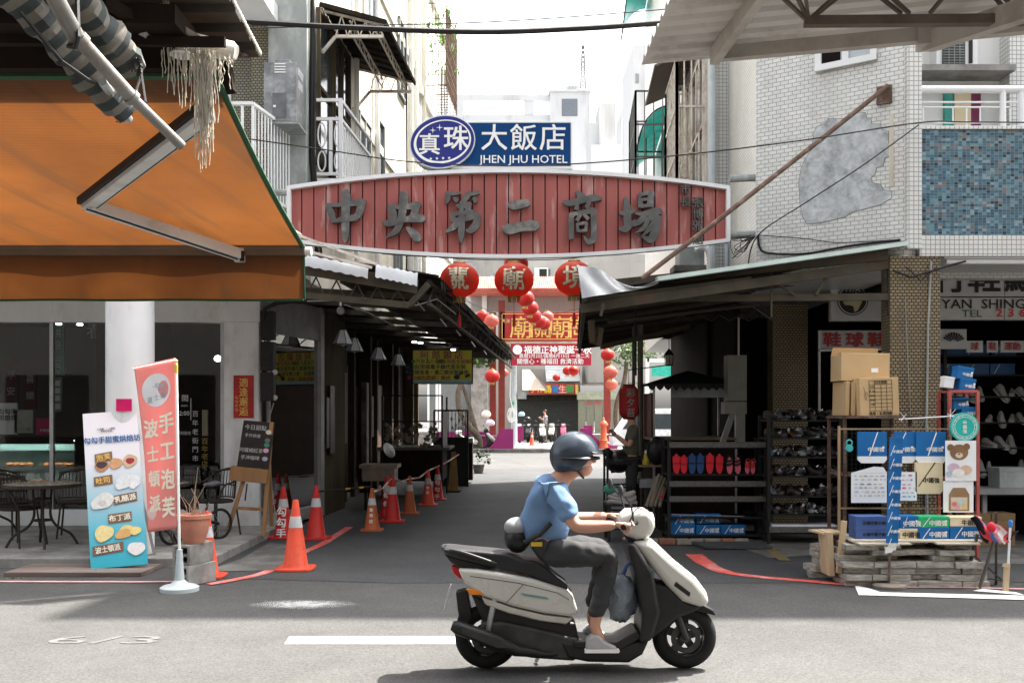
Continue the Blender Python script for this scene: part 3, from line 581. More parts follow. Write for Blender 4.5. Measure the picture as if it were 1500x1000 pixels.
# ================================================================ CANOPIES OVER THE LANE
LC = thing('lane_canopy', 'long grimy corrugated tin canopy over the dark shops on the left of the lane', 'canopy', (-1.8, 15, 3.2))
EX = lambda d: -0.86 + LD * (d - 11.5)
f0, f1 = P(440, 373, 11.5), P(640, 404, 11.5)      # front edge
k0, k1 = V((lane(f0.x, 11.5, 27.5), 27.5, f0.z)), V((EX(27.5), 27.5, f1.z))
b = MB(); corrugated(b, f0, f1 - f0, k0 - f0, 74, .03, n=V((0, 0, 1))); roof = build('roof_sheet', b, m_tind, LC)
b = MB(); rnd = random.Random(2)
segs = [(442, 372, 540, 391, .14), (551, 387, 612, 400, .17)]
for x0, y0, x1, y1, h in segs:
 a, c = P(x0, y0, 11.46), P(x1, y1, 11.46)
 b.sheet(lambda u, v: a.lerp(c, u) + V((0, -.08 * v + .01 * math.sin(u * 9), -.055 * v - h * .6 * v * v + .008 * math.sin(u * 40 + v * 9))), 24, 5)
build('ridge_cap', b, M('bright_zinc', (.42, .43, .44), .5, .2, var=.12, scale=3), LC, smooth=True)
b = MB(); a, c = P(445, 392, 11.5), P(612, 420, 11.5); b.bar(a, c, .03, .16); a, c = P(442, 432, 11.55), P(600, 447, 11.55); b.bar(a, c, .05, .075); b.bar(c, P(628, 416, 11.5), .05, .07)
build('fascia', b, m_girder, LC)
b = MB()
for i in range(11):
 x0, x1 = 448 + i * 15, 448 + (i + 1) * 15; ya, yb = (402 + (x0 - 440) * .16, 436 + (x1 - 440) * .09) if i % 2 else (436 + (x0 - 440) * .09, 402 + (x1 - 440) * .16)
 b.bar(P(x0, ya, 11.6), P(x1, yb, 11.6), .016)
for i in range(34):
 d0, d1 = 11.6 + i * .46, 11.6 + (i + 1) * .46; za, zb = (3.17, 2.93) if i % 2 else (2.93, 3.17)
 b.bar((EX(d0) - .12, d0, za), (EX(d1) - .12, d1, zb), .016)
b.bar((EX(11.6) - .12, 11.6, 2.92), (EX(27.4) - .12, 27.4, 2.92), .04); b.bar((EX(11.6) - .12, 11.6, 3.18), (EX(27.4) - .12, 27.4, 3.18), .04)
for i in range(1, 12):
 d = 11.6 + i * 1.35; b.bar((SX(d) - .3, d, 3.28), (EX(d) - .1, d, 3.14), .05, .08)
b.bar((-2.0, 11.7, 3.2), (lane(-2.0, 11.7, 27), 27, 3.2), .05); build('truss', b, m_girder, LC)
b = MB()
for i in range(60):
 d = 11.7 + i * .263; x = EX(d) + .01; s = rnd.uniform(.03, .11); b.poly([(x, d, 3.2), (x + .012, d + .22, 3.2), (x + .012, d + .2, 3.2 - s), (x, d + .05, 3.2 - s * .8)])
build('torn_fringe', b, m_tind, LC)
b = MB()
for d, l in ((13.2, .5), (15.5, .62), (17.6, .4), (20.2, .7), (23.0, .5)):
 b.tube([(EX(d) - .5, d, 3.12), (EX(d) - .45, d + l, 3.06)], .012, 6)
build('conduit', b, m_steel, LC)
b = MB(); b.tube([P(450, 441, 11.7), P(500, 440, 11.72), P(560, 446, 11.75), P(610, 447, 11.75), P(640, 438, 12.2), P(668, 460, 13)], .008, 6); b.tube([P(505, 446, 11.8), P(540, 458, 12.1), P(580, 478, 12.8)], .006, 6); build('cable', b, m_greyp, LC)
RC = thing('shop_canopy', 'low dark tin canopy with a pale green front edge over the shoe shop', 'canopy', (2.5, 13, 3.1))
QX = lambda d: 0.74 + LD * (d - 10.5)
a0, a1 = P(850, 428, 10.5), P(1328, 360, 10.82)
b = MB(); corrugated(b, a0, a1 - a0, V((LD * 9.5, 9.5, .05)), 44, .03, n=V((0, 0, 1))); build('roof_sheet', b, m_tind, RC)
b = MB(); c0_, c1_ = P(962, 409, 10.55), P(1328, 357, 10.8); b.bar(c0_, c1_, .1, .045); build('front_flashing', b, M('pale_green_flashing', (.52, .62, .58), .45, .2, var=.08), RC)
b = MB(); rnd = random.Random(11)
a, c, d_ = P(846, 393, 10.5), P(965, 414, 10.5), P(853, 436, 10.35)
def crump(u, v):
 p = a + (c - a) * u + (d_ - a) * v * (1 - u) ** .8; p += V((.0, .03 * math.sin(7 * u + 2 * v) + .02 * math.sin(19 * u - 5 * v), .045 * math.sin(6.5 * u + .6) * (1 - v) - .05 * (u > .35) * (1 - v) * math.sin((u - .35) * 4.8)))
 return p
b.sheet(crump, 26, 7); build('crumpled_sheet', b, M('crumpled_zinc', (.33, .335, .34), .45, .3, var=.2, scale=4), RC, smooth=True)
b = MB()
b.bar(P(958, 437, 10.95), P(1302, 435, 10.95), .05, .075); b.bar(P(850, 452, 10.6), P(1308, 386, 10.95), .06, .1); b.bar(P(860, 440, 10.62), P(1100, 409, 10.8), .04, .05); b.bar(P(880, 418, 10.9), P(1300, 374, 10.9), .05, .1)
b.bar((QX(10.5) + .03, 10.5, 2.88), (QX(19.9) + .03, 19.9, 2.90), .05, .12)
for i in range(8): d = 11.8 + i * 1.1; b.bar((QX(d), d, 2.95), (QX(d) + 3.3, d, 3.42), .05, .09)
b.bar(P(1130, 410, 10.9), P(1164, 432, 10.9), .025); b.bar(P(1214, 400, 10.9), P(1195, 432, 10.9), .03); b.bar(P(1130, 400, 10.92), P(1130, 465, 10.92), .02); b.bar(P(1101, 448, 11.4), P(1130, 468, 11.4), .015); b.bar(P(1302, 384, 10.95), P(1302, 462, 10.95), .03, .04)
for k in range(9):
 x0, x1 = 985 + k * 14, 985 + (k + 1) * 14; b.bar(P(x0, 470 - 4 * (k % 2) * 2, 13), P(x1, 470 - 4 * ((k + 1) % 2) * 2, 13), .012)
b.bar(P(890, 472, 12), P(1110, 447, 13), .03)
b.bar(P(884, 445, 10.4), P(880, 463, 10.4), .045, .03, up=(1, 0, 0)); build('truss', b, m_girder, RC)
b = MB()
for px, d in ((928, 15.5), (938, 15.2)): b.tube([V(((px - 750) * d / F, d, 0)), V(((px - 750) * d / F, d, 3.0))], .045 if px > 930 else .025, 10)
build('post', b, M('weathered_post', (.16, .15, .125), .6, .2, var=.3), RC)
b = MB(); b.tube([P(866, 470, 10.9), P(868, 500, 11), P(876, 506, 11), P(880, 480, 11)], .04, 8); b.bar(P(880, 508, 12), P(1010, 478, 14), .02, .06); build('rolled_tarp', b, m_beigew, RC)
# ================================================================ MARKET SIGN ACROSS THE LANE
MS = thing('market_sign', 'wide curved red plank sign with grey raised characters spanning the lane entrance', 'sign', (0, 11.9, 3.5))
DS = 11.9
def top_y(px): t = (px - 745) / 323; return 251 + 25 * t * t
def bot_y(px): t = (px - 745) / 323; return 376 - 24 * t * t
b = MB(); xs = [422 + i * (1068 - 422) / 24 for i in range(25)]
b.prism([P(x, top_y(x), DS + .05) for x in xs] + [P(x, bot_y(x), DS + .05) for x in xs[::-1]], (0, .14, 0)); build('backing', b, m_blackm, MS)
b = MB(); n = 36
for i in range(n):
 x0, x1 = 424 + i * 642 / n + .8, 424 + (i + 1) * 642 / n - .8
 b.prism([P(x0, top_y(x0) + 3, DS + .02), P(x1, top_y(x1) + 3, DS + .02), P(x1, bot_y(x1) - 3, DS + .02), P(x0, bot_y(x0) - 3, DS + .02)], (0, .028, 0))
m_plank, nt, bb = newmat('faded_red_planks'); vec = coords(nt, scale=(1, 1, .16))
c = ramp(nt, noise(nt, vec, 5, 5), [(.3, (.30, .075, .062)), (.7, (.38, .10, .085))]); k = ramp(nt, noise(nt, vec, 8.5, 6, .6), [(.56, (0, 0, 0)), (.70, (.75, .75, .75))])
c = mixc(nt, k, c, (.58, .38, .35)); k2 = ramp(nt, noise(nt, coords(nt, scale=(1, 1, .1)), 3, 6), [(.55, (0, 0, 0)), (.8, (.45, .45, .45))]); c = mixc(nt, k2, c, (.2, .06, .05)); nt.links.new(c, bb.inputs['Base Color']); bb.inputs['Roughness'].default_value = .5
build('plank_face', b, m_plank, MS, bev=.004)
b = MB()
for f in (top_y, bot_y):
 for x0, x1 in zip(xs[:-1], xs[1:]): b.bar(P(x0, f(x0), DS), P(x1, f(x1), DS), .09, .045)
for x in (424, 1066): b.bar(P(x, top_y(x), DS - .002), P(x, bot_y(x), DS - .002), .088, .045, up=(1, 0, 0))
build('white_frame', b, m_white, MS)
b = MB()
for px, py, q in ((1068, 262, 1112), (1068, 345, 1112)): b.tube([P(px, py, DS + .1), P(q, py - 2, DS + .1)], .045, 10)
for px, py, q in ((424, 282, 372), (424, 330, 390)): b.tube([P(px, py, DS + .1), P(q, py, 12.6)], .04, 10)
build('bracket', b, m_greyp, MS)
CH = {'中': [[(465,250,30),(470,300,62),(468,420,52),(466,540,46),(467,598,10)], [(345,345,16),(372,400,46),(395,465,30)], [(345,355,24),(440,352,28),(560,335,46),(597,340,30)], [(572,335,52),(560,390,48),(530,445,30)], [(385,462,16),(450,445,36),(540,435,40),(552,440,20)]],
 '央': [[(838,262,30),(845,300,60),(838,380,52),(825,450,48),(795,520,42),(728,566,6)], [(748,350,20),(772,400,52),(775,455,44)], [(745,362,30),(850,368,30),(930,355,50),(955,360,24)], [(930,350,40),(915,400,48),(900,445,40)], [(698,465,8),(745,472,42),(850,448,36),(950,440,54),(985,445,20)], [(862,497,14),(900,530,50),(935,570,54),(945,588,14)]],
 '第': [[(1122,264,20),(1130,310,34),(1115,345,14)], [(1120,280,24),(1170,282,22),(1212,275,14)], [(1165,305,12),(1182,320,34),(1182,338,12)], [(1275,264,14),(1250,300,40),(1215,350,30),(1200,352,10)], [(1255,290,18),(1300,278,26),(1335,270,20)], [(1292,305,14),(1306,322,34),(1300,340,10)], [(1185,350,16),(1215,368,30),(1262,350,34),(1282,352,20)], [(1268,350,30),(1255,395,34),(1245,405,20)], [(1145,415,14),(1200,408,30),(1300,398,30)], [(1160,405,30),(1165,450,34)], [(1150,455,20),(1240,442,34),(1310,422,42),(1340,430,20)], [(1322,425,38),(1312,480,50),(1275,518,40),(1245,515,10)], [(1200,440,30),(1170,490,44),(1112,532,6)], [(1215,360,20),(1218,450,44),(1216,550,38),(1214,600,8)]]}
CH2 = {'二': [[(105,300,14),(122,318,52),(200,305,44),(222,300,24)], [(62,440,10),(95,455,60),(180,440,54),(250,435,58),(277,440,20)]],
 '商': [[(490,235,14),(520,270,50),(525,290,30)], [(412,295,14),(450,305,36),(540,285,36),(600,275,40),(640,285,12)], [(495,310,22),(490,345,26)], [(565,295,26),(550,335,26)], [(450,375,24),(520,360,26),(580,350,36),(605,358,24)], [(462,365,30),(460,440,32),(462,515,26)], [(590,350,36),(592,440,34),(590,508,38),(560,530,30),(535,495,6)], [(518,368,18),(492,408,22)], [(530,365,18),(562,400,22)], [(495,425,16),(500,470,18)], [(490,428,16),(555,418,20)], [(550,418,18),(545,470,18)], [(496,468,16),(550,462,16)]],
 '場': [[(775,270,16),(785,340,46),(785,440,38),(780,465,14)], [(740,365,12),(780,362,36),(830,345,20)], [(738,455,10),(775,452,46),(820,415,20),(835,400,6)], [(855,255,18),(865,330,32)], [(856,258,20),(930,240,30)], [(925,240,38),(915,330,36)], [(862,287,16),(920,280,18)], [(862,325,20),(920,318,20)], [(830,365,10),(880,368,30),(960,352,42),(988,370,10)], [(890,370,24),(860,410,36),(815,440,6)], [(870,405,20),(950,388,32),(975,395,30)], [(962,392,40),(950,460,48),(920,515,46),(870,495,6)], [(905,405,24),(878,450,28),(835,478,4)], [(938,410,24),(912,455,28),(865,502,4)]]}
m_char = M('grey_raised_character', (.12, .118, .112), .5, .25, var=.35, scale=6, dirt=(.30, .29, .26), dirt_amt=.3, dirt_scale=6)
def brush(strokes, cv, D, th, parent, name, mt):
 b = MB()
 for i, s in enumerate(strokes):
  c = smooth_pts([(p[0], p[1], p[2]) for p in s], 4); L = []; Q = []
  for j, p in enumerate(c):
   t = c[min(j + 1, len(c) - 1)] - c[max(j - 1, 0)]; n_ = V((-t.y, t.x, 0)).normalized(); h = max(1.5, p.z) / 2
   L.append(cv(p.x + n_.x * h, p.y + n_.y * h)); Q.append(cv(p.x - n_.x * h, p.y - n_.y * h))
  b.prism([P(x, y, D - .0012 * i) for x, y in L + Q[::-1]], (0, th, 0))
 return build(name, b, mt, parent)
for k, s in CH.items(): brush(s, lambda x, y: (x / 4.412 + 400, y / 4.412 + 220), DS - .075, .07, MS, 'character', m_char)
for k, s in CH2.items(): brush(s, lambda x, y: (x / 3.947 + 720, y / 3.947 + 220), DS - .075, .07, MS, 'character', m_char)
b = MB()
for t, x, y, s in (('市', 1004, 278, .125), ('長', 1004, 296, .125), ('張', 1022, 297, .14), ('博', 1022, 314, .14), ('雅', 1022, 331, .14), ('題', 1022, 351, .13)): b.text(t, P(x, y, DS - .03), s, bold=.02, ext=.02)
build('small_character', b, m_char, MS)
pp0, pp1 = on_ch(1303, 128, .06), P(940, 408, 10.45)
b = MB(); b.tube([pp0, pp0.lerp(pp1, .3) + V((0, 0, -.012)), pp0.lerp(pp1, .7) + V((0, 0, -.015)), pp1], .026, 10)
single('brace_pipe', b, m_rust, 'long rusty brown pipe slanting from the tiled wall down to the canopy', 'pipe', (pp0.x, pp0.y, pp0.z), smooth=True)
HS = thing('hotel_sign', 'blue hotel sign with a white lettered oval standing above the red market sign', 'sign', (0, 12, 4.6)); DH = 12.0
b = MB(); b.prism([P(660, 177, DH), P(838, 177, DH), P(838, 248, DH), P(660, 248, DH)], (0, .2, 0)); build('panel_case', b, m_white, HS, bev=.006)
b = MB(); b.prism([P(660, 180, DH - .006), P(836, 180, DH - .006), P(836, 243, DH - .006), P(660, 243, DH - .006)], (0, .004, 0)); build('panel_face', b, M('royal_blue_acrylic', (.001, .042, .15), .5, spec=.15, var=.05), HS)
def oval(rx, ry, D, px=648, py=207.5, tilt=-.22, n=48, grow=0):
 return [P(px + rx * math.cos(a) * math.cos(tilt) - ry * math.sin(a) * math.sin(tilt), py + rx * math.cos(a) * math.sin(tilt) + ry * math.sin(a) * math.cos(tilt), D) for a in [2 * math.pi * k / n for k in range(n)]]
build('oval_case', MB().prism(oval(48.5, 39, DH - .05), (0, .24, 0)), m_white, HS); build('oval_face', MB().prism(oval(47, 37, DH - .058), (0, .005, 0)), M('violet_blue_acrylic', (.028, .036, .20), .5, spec=.15, var=.05), HS)
b = MB(); o1, o2 = oval(42.5, 31.5, DH - .062), [P(0, 0, 1)] * 0
oo = oval(42.5, 31.5, DH - .062); oi_ = [P(648, 207.5, DH - .062) + (p - P(648, 207.5, DH - .062)) * (.955 - .06 * (0.5 + .5 * math.cos(2 * math.pi * (k / 48) - 2.3))) for k, p in enumerate(oo)]
for k in range(48): b.quad(oo[k], oo[(k + 1) % 48], oi_[(k + 1) % 48], oi_[k])
for cx, cy, r in ((634, 191, 5), (644, 187, 5.5)):
 b.poly([P(cx + (r if k % 2 == 0 else r * .18) * math.sin(k * math.pi / 4), cy - (r if k % 4 == 0 else (r * .8 if k % 2 == 0 else r * .18)) * math.cos(k * math.pi / 4), DH - .063) for k in range(8)])
for i in range(5):
 cx, cy = 622 + i * 9, 233 - (.4 * i); b.poly([P(cx + (2.4 if k % 2 == 0 else 1) * math.sin(k * math.pi / 5), cy - (2.4 if k % 2 == 0 else 1) * math.cos(k * math.pi / 5), DH - .063) for k in range(10)])
b.text('真', P(629, 211, DH - .064), .27, bold=.022); b.text('珠', P(668, 202, DH - .064), .31, bold=.022)
for i, t in enumerate('大飯店'): b.text(t, P(724 + 43 * i, 201, DH - .012), .335, bold=.014)
b.text('JHEN JHU HOTEL', P(767, 235, DH - .012), .135, bold=.012, sx=1.02); build('lettering', b, m_ltr_w, HS)
b = MB()
for px in (700, 800): b.bar(P(px, 246, DH + .1), P(px, 258, DH + .1), .04)
b.tube([P(652, 170, DH + .1), P(652, 160, DH + .1)], .015); build('bracket', b, m_steel, HS)
# ================================================================ NEAR SIDE: orange awning, roofs and poles under which the photographer stands
AW = thing('orange_awning', 'large orange folding awning with green piping in the upper left', 'awning', (-2.3, 4.2, 2.5))
YA, ZA, YF, ZF, XR, XL = 3.43, 2.80, 4.9, 2.445, -1.025, -3.9
m_or, nt, bb = newmat('orange_canvas'); vec = coords(nt)
c = ramp(nt, noise(nt, vec, 1.6, 5), [(.32, (.105, .036, .010)), (.68, (.175, .060, .014))])
wv = _n(nt, 'ShaderNodeTexWave', wave_type='BANDS', bands_direction='Y'); wv.inputs['Scale'].default_value = 16; wv.inputs['Distortion'].default_value = .15; nt.links.new(vec, wv.inputs['Vector'])
c = mixc(nt, .12, c, wv.outputs['Color'], 'MULTIPLY')
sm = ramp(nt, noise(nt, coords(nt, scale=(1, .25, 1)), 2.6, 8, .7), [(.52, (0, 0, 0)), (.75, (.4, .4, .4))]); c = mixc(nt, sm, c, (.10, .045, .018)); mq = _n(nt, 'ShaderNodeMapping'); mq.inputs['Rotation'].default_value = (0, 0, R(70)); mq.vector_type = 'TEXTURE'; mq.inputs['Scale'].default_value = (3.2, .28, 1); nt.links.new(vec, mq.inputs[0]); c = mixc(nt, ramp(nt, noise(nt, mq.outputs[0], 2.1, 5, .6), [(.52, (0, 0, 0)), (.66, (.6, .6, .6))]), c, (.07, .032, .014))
nt.links.new(c, bb.inputs['Base Color']); bb.inputs['Roughness'].default_value = .8
t = _n(nt, 'ShaderNodeBsdfTranslucent'); nt.links.new(c, t.inputs['Color']); mx = _n(nt, 'ShaderNodeMixShader'); mx.inputs[0].default_value = .30
nt.links.new(bb.outputs[0], mx.inputs[1]); nt.links.new(t.outputs[0], mx.inputs[2]); nt.links.new(mx.outputs[0], nt.nodes['Material Output'].inputs[0])
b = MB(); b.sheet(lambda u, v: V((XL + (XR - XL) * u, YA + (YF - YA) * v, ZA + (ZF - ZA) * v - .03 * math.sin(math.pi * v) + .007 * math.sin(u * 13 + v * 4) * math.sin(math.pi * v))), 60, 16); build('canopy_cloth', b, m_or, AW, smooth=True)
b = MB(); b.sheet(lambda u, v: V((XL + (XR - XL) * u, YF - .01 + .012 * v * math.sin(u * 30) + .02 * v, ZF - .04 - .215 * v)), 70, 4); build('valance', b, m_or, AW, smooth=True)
b = MB(); m_gtrim = M('green_piping', (.02, .07, .03), .7, var=.2)
b.tube([(XR, YA + (YF - YA) * v, ZA + (ZF - ZA) * v - .03 * math.sin(math.pi * v) - .004) for v in [i / 14 for i in range(15)]], .012, 6)
b.tube([(XL + (XR - XL) * u, YF + .012 + .012 * math.sin(u * 30), ZF - .257) for u in [i / 60 for i in range(61)]], .006, 5); b.tube([(XR, YF - .008, ZF - .04), (XR + .002, YF + .01, ZF - .255)], .008, 6); b.box(XL, XR - .02, YA - .02, YA + .02, ZA - .02, ZA + .0); build('piping', b, m_gtrim, AW)
m_alu = M('awning_aluminium', (.62, .62, .61), .5, .1, var=.12, scale=3, dirt=(.35, .32, .29), dirt_amt=.3)
b = MB(); b.box(XL, XR + .01, YF - .03, YF + .03, ZF - .042, ZF - .004); b.box(XL, XR + .005, YF - .034, YF + .02, ZF - .016, ZF + .012); build('front_bar', b, M('bronze_bar', (.16, .13, .10), .5, .4), AW, bev=.004)
b = MB(); b.lathe([(.022, 0), (.022, .03)], (XR + .008, YF, ZF - .02), 12, ax=(1, 0, 0)); build('end_cap', b, m_white, AW)
sh, el, fa = V((-1.09, 3.57, 2.70)), V((-1.833, 4.31, 2.53)), V((-1.335, 4.88, 2.405))
b = MB(); b.bar(sh, el, .062, .042); build('upper_arm', b, m_alu, AW, bev=.004)
b = MB(); b.bar(sh + V((-.034, -.018, .012)), el + V((-.034, -.018, .012)), .02, .03); b.bar(el + (sh - el) * .02 + V((.02, .01, -.0205)), sh + V((.02, .01, -.0205)), .004, .004); build('arm_channel', b, m_blackm, AW)
b = MB(); b.bar(el, fa, .07, .05); b.lathe([(.03, -.02), (.03, .03)], el, 12); b.rbox(fa + V((0, 0, .0)), .05, .03, .07); build('forearm', b, m_alu, AW, bev=.004)
b = MB(); b.bar(el + V((.005, -.035, -.026)), fa + V((0, -.035, -.026)), .006, .006); b.rbox(fa + V((.02, -.03, -.01)), .02, .01, .05); build('arm_joint', b, m_blackm, AW)
NR = thing('tin_roof', 'dark corrugated tin roof edge in the upper left corner above the orange awning', 'roof', (-2.5, 3, 2.95))
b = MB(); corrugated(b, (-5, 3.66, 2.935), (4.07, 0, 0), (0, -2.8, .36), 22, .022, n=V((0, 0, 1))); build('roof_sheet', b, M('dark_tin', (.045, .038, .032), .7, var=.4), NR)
b = MB(); b.box(-5, -1.0, 3.36, 3.42, 2.79, 2.9); b.box(-5, -1.05, 3.1, 3.3, 2.84, 2.9); b.bar(P(150, 0, 3.0), P(270, 70, 3.35), .03); b.bar(P(60, 38, 3.2), P(200, 40, 3.2), .03, .04); b.bar(P(0, 58, 3.2), P(330, 62, 3.2), .02, .03); b.bar(P(330, 95, 3.55), P(336, 135, 3.55), .05, .04); build('rafter', b, m_darkw, NR)
b = MB(); rnd = random.Random(9)
for i in range(24): t = i / 24; p = V((-.925, 3.66 - .5 * t, 2.95 + .065 * t)); b.ell(p, (.005, .006, .010), 8, 6)
build('drip_edge', b, M('chipped_edge', (.6, .56, .5), .7), NR)
b = MB(); b.bar(P(355, 80, 3.62), P(374, 79, 3.7), .012); build('eave_rod', b, m_steel, NR)
b = MB(); rnd = random.Random(1)
for i in range(14):
 x0, x1 = -3.6 + i * .12, -3.6 + (i + 1) * .12; b.mat(i % 2); b.quad((x0, 3.30, 2.82), (x1, 3.30, 2.82), (x1, 3.28, 2.94), (x0, 3.28, 2.94)); b.quad((x0, 3.34, 2.745), (x1, 3.34, 2.745), (x1, 3.33, 2.80), (x0, 3.33, 2.80))
m_st1, m_st2 = M('grey_green_stripe', (.04, .048, .048), .8, var=.25), M('dirty_white_stripe', (.15, .14, .12), .8, var=.25)
single('striped_tarp', b, [m_st1, m_st2], 'green and white striped tarpaulin strip hanging above the orange cloth', 'tarp', (-2.8, 3.3, 2.8))
def roll(p, q, r, nseg, name, label, stripe_w=2):
 b = MB(); rnd = random.Random(nseg); N = nseg * 2; n = 12; vs = []
 t = (q - p).normalized(); u = t.cross(V((0, 0, 1))).normalized(); v = u.cross(t)
 for i in range(N + 1):
  c = p.lerp(q, i / N); k = r * (1 + .12 * math.sin(i * .9) + rnd.uniform(-.07, .07)) * (1 if i < N - 2 else .8)
  for j in range(n): a = 2 * math.pi * j / n; kk = k * (1 + .10 * math.sin(3 * a + i * .35)); vs.append(c + u * math.cos(a) * kk + v * math.sin(a) * kk)
 for i in range(N):
  b2 = len(b.v); b.mat((i // stripe_w) % 2)
  b.add([vs[i * n + j] for j in range(n)] + [vs[(i + 1) * n + j] for j in range(n)], [(j, (j + 1) % n, n + (j + 1) % n, n + j) for j in range(n)])
 b.mat(0); b.poly(vs[N * n:]); b.poly(vs[:n][::-1])
 return single(name, b, [m_st1, m_st2], label, 'tarp', p.lerp(q, .5), smooth=True)
roll(P(10, -25, 2.55), P(186, 168, 2.85), .047, 17, 'rolled_tarp', 'rolled grey and white striped tarp tied under the pole, the lower longer roll')
roll(P(85, -30, 2.62), P(196, 100, 2.9), .05, 12, 'rolled_tarp', 'shorter striped tarp roll lying above and right of the slanting pole')
b = MB(); p0, p1, p2, p3 = P(60, -40, 2.35), P(112, 55, 2.5), P(190, 140, 2.66), P(266, 214, 2.82)
b.tube([p0, p1], .022, 12); b.tube([p1 - (p1 - p0) * .04, p2], .0185, 12); b.tube([p2 - (p2 - p1) * .04, p3], .014, 12)
b.lathe([(.026, 0), (.026, .02)], p1, 12, ax=p2 - p1); b.lathe([(.022, 0), (.022, .015)], p2, 12, ax=p3 - p2)
single('slanting_pole', b, M('galvanised_pole', (.24, .23, .215), .45, .5, var=.2, scale=6, dirt=(.16, .13, .10), dirt_amt=.45, dirt_scale=9), 'pale telescopic metal pole slanting across the striped tarp rolls', 'pole', p1, smooth=True)
b = MB(); b.tube([P(150, 120, 2.7), P(178, 160, 2.86), P(189, 176, 2.9)], .012, 8); single('tent_pole', b, m_steel, 'short steel pole end sticking out of the lower tarp roll', 'pole', P(180, 165, 2.85))
b = MB(); b.tube([P(113, -10, 2.5), P(115, 55, 2.47), P(112, 70, 2.47), P(100, 68, 2.5)], .006, 6); b.tube([P(206, 80, 2.9), P(207, 110, 2.8), P(213, 150, 2.75), P(200, 158, 2.75), P(200, 130, 2.8), P(207, 110, 2.83)], .004, 6); b.tube([P(30, 18, 2.5), P(90, 90, 2.55), P(130, 118, 2.7), P(176, 134, 2.8)], .005, 6); b.tube([P(186, 150, 2.85), P(176, 180, 2.86), P(170, 178, 2.86)], .002, 5)
for i in range(10): a = i * .63; b.tube([P(196 + 9 * math.cos(a), 95 + 11 * math.sin(a), 2.8), P(203 + 6 * math.cos(a + 2), 98 + 13 * math.sin(a + 2), 2.8)], .0025, 5)
single('black_cord', b, m_blackm, 'black cords knotted around the pole and striped tarp', 'cord', P(190, 110, 2.8))
b = MB(); b.tube([P(196, 32, 3.2), P(222, 48, 3.2)], .03, 12); b.tube([P(205, 44, 3.2), P(340, 76, 3.35), P(346, 78, 3.35)], [.026, .034, .024], 14); single('wrapped_pole', b, M('plastic_wrapped_pole', (.42, .40, .37), .45, var=.25, scale=7), 'white plastic wrapped pole under the dark roof carrying frayed ropes', 'pole', P(270, 60, 3.2), smooth=True)
b = MB(); rnd = random.Random(4)
def strand(x, y, L, D, wob): 
 pts = []; dx = 0
 for i in range(7): t = i / 6; dx += rnd.uniform(-wob, wob); pts.append(P(x + dx, y + L * t, D + rnd.uniform(-.01, .01)))
 b.tube(pts, .0016, 4, cap=False)
for i in range(70): strand(rnd.gauss(300, 7), 70 + rnd.uniform(0, 15), rnd.uniform(60, 172), 3.22, 2.5)
for i in range(34): strand(rnd.uniform(236, 290), 62 + rnd.uniform(0, 12), rnd.uniform(20, 92), 3.22, 2)
for i in range(24): strand(rnd.uniform(285, 338), 78 + rnd.uniform(0, 10), rnd.uniform(14, 50), 3.24, 3)
for i in range(22): b.tube([P(238 + rnd.uniform(-5, 8), rnd.uniform(-5, 14), 3.2), P(262 + rnd.uniform(-9, 9), 38, 3.2), P(300 + rnd.uniform(-6, 20), 62 + rnd.uniform(0, 8), 3.22), P(330 + rnd.uniform(-10, 12), 74, 3.25)], .0013, 4, cap=False)
single('frayed_rope', b, M('white_plastic_rope', (.60, .56, .48), .5, var=.15, transl=.3), 'bundle of frayed white plastic rope hanging from the wrapped pole', 'rope', P(300, 80, 3.22))
b = MB(); b.ell(P(267, 81, 3.25), (.042, .042, .008), 16, 8); single('ceiling_lamp', b, m_ltr_w, 'small flat white lamp disc beside the frayed rope', 'lamp', P(267, 81, 3.25), smooth=True)
CR = thing('white_tin_roof', 'white corrugated tin roof on steel trusses in the upper right corner', 'roof', (2.5, 5.2, 3.7))
a = V((.78, 6.0, 3.73)); u = V((4.0, -1.07, 0)); v = V((.05, -2.4, -.02))
b = MB(); corrugated(b, a, u, v, 16, .028, n=V((0, 0, 1))); build('roof_sheet', b, M('white_tin', (.56, .54, .51), .5, .1, var=.1, scale=3, dirt=(.3, .27, .24), dirt_amt=.35), CR)
b = MB(); q0 = P(1046, 93, 5.72); ud = u.normalized(); b.bar(q0 + V((0, 0, .05)), q0 + ud * 3.4 + V((0, 0, .05)), .06, .075); b.bar(P(1046, 84, 5.7), P(1128, -30, 4.75), .05, .09); b.bar(P(1530, 5, 4.5), P(1360, 62, 5.45), .07, .1); b.rbox(P(1362, 56, 5.42), .13, .13, .1, rz=-.26); build('purlin', b, M('white_girder', (.42, .39, .35), .55, var=.15, scale=4, dirt=(.26, .22, .18), dirt_amt=.4), CR)
b = MB(); c0 = P(1178, 32, 4.95); c1 = P(1640, 28, 4.75); b.bar(c0, c1, .05, .045)
for x0, y0, x1, y1 in ((1180, 28, 1128, -20), (1182, 26, 1160, -20), (1184, 26, 1178, -20), (1190, 25, 1245, -25), (1188, 28, 1300, -60), (1320, 20, 1262, -25), (1332, 20, 1288, -20), (1362, 20, 1400, -25), (1475, 18, 1440, -25), (1490, 18, 1452, -25), (1510, 18, 1560, -30)): b.bar(P(x0, y0, 4.93), P(x1, y1, 4.8), .016)
build('truss', b, M('dark_girder', (.11, .09, .07), .6, var=.3), CR)
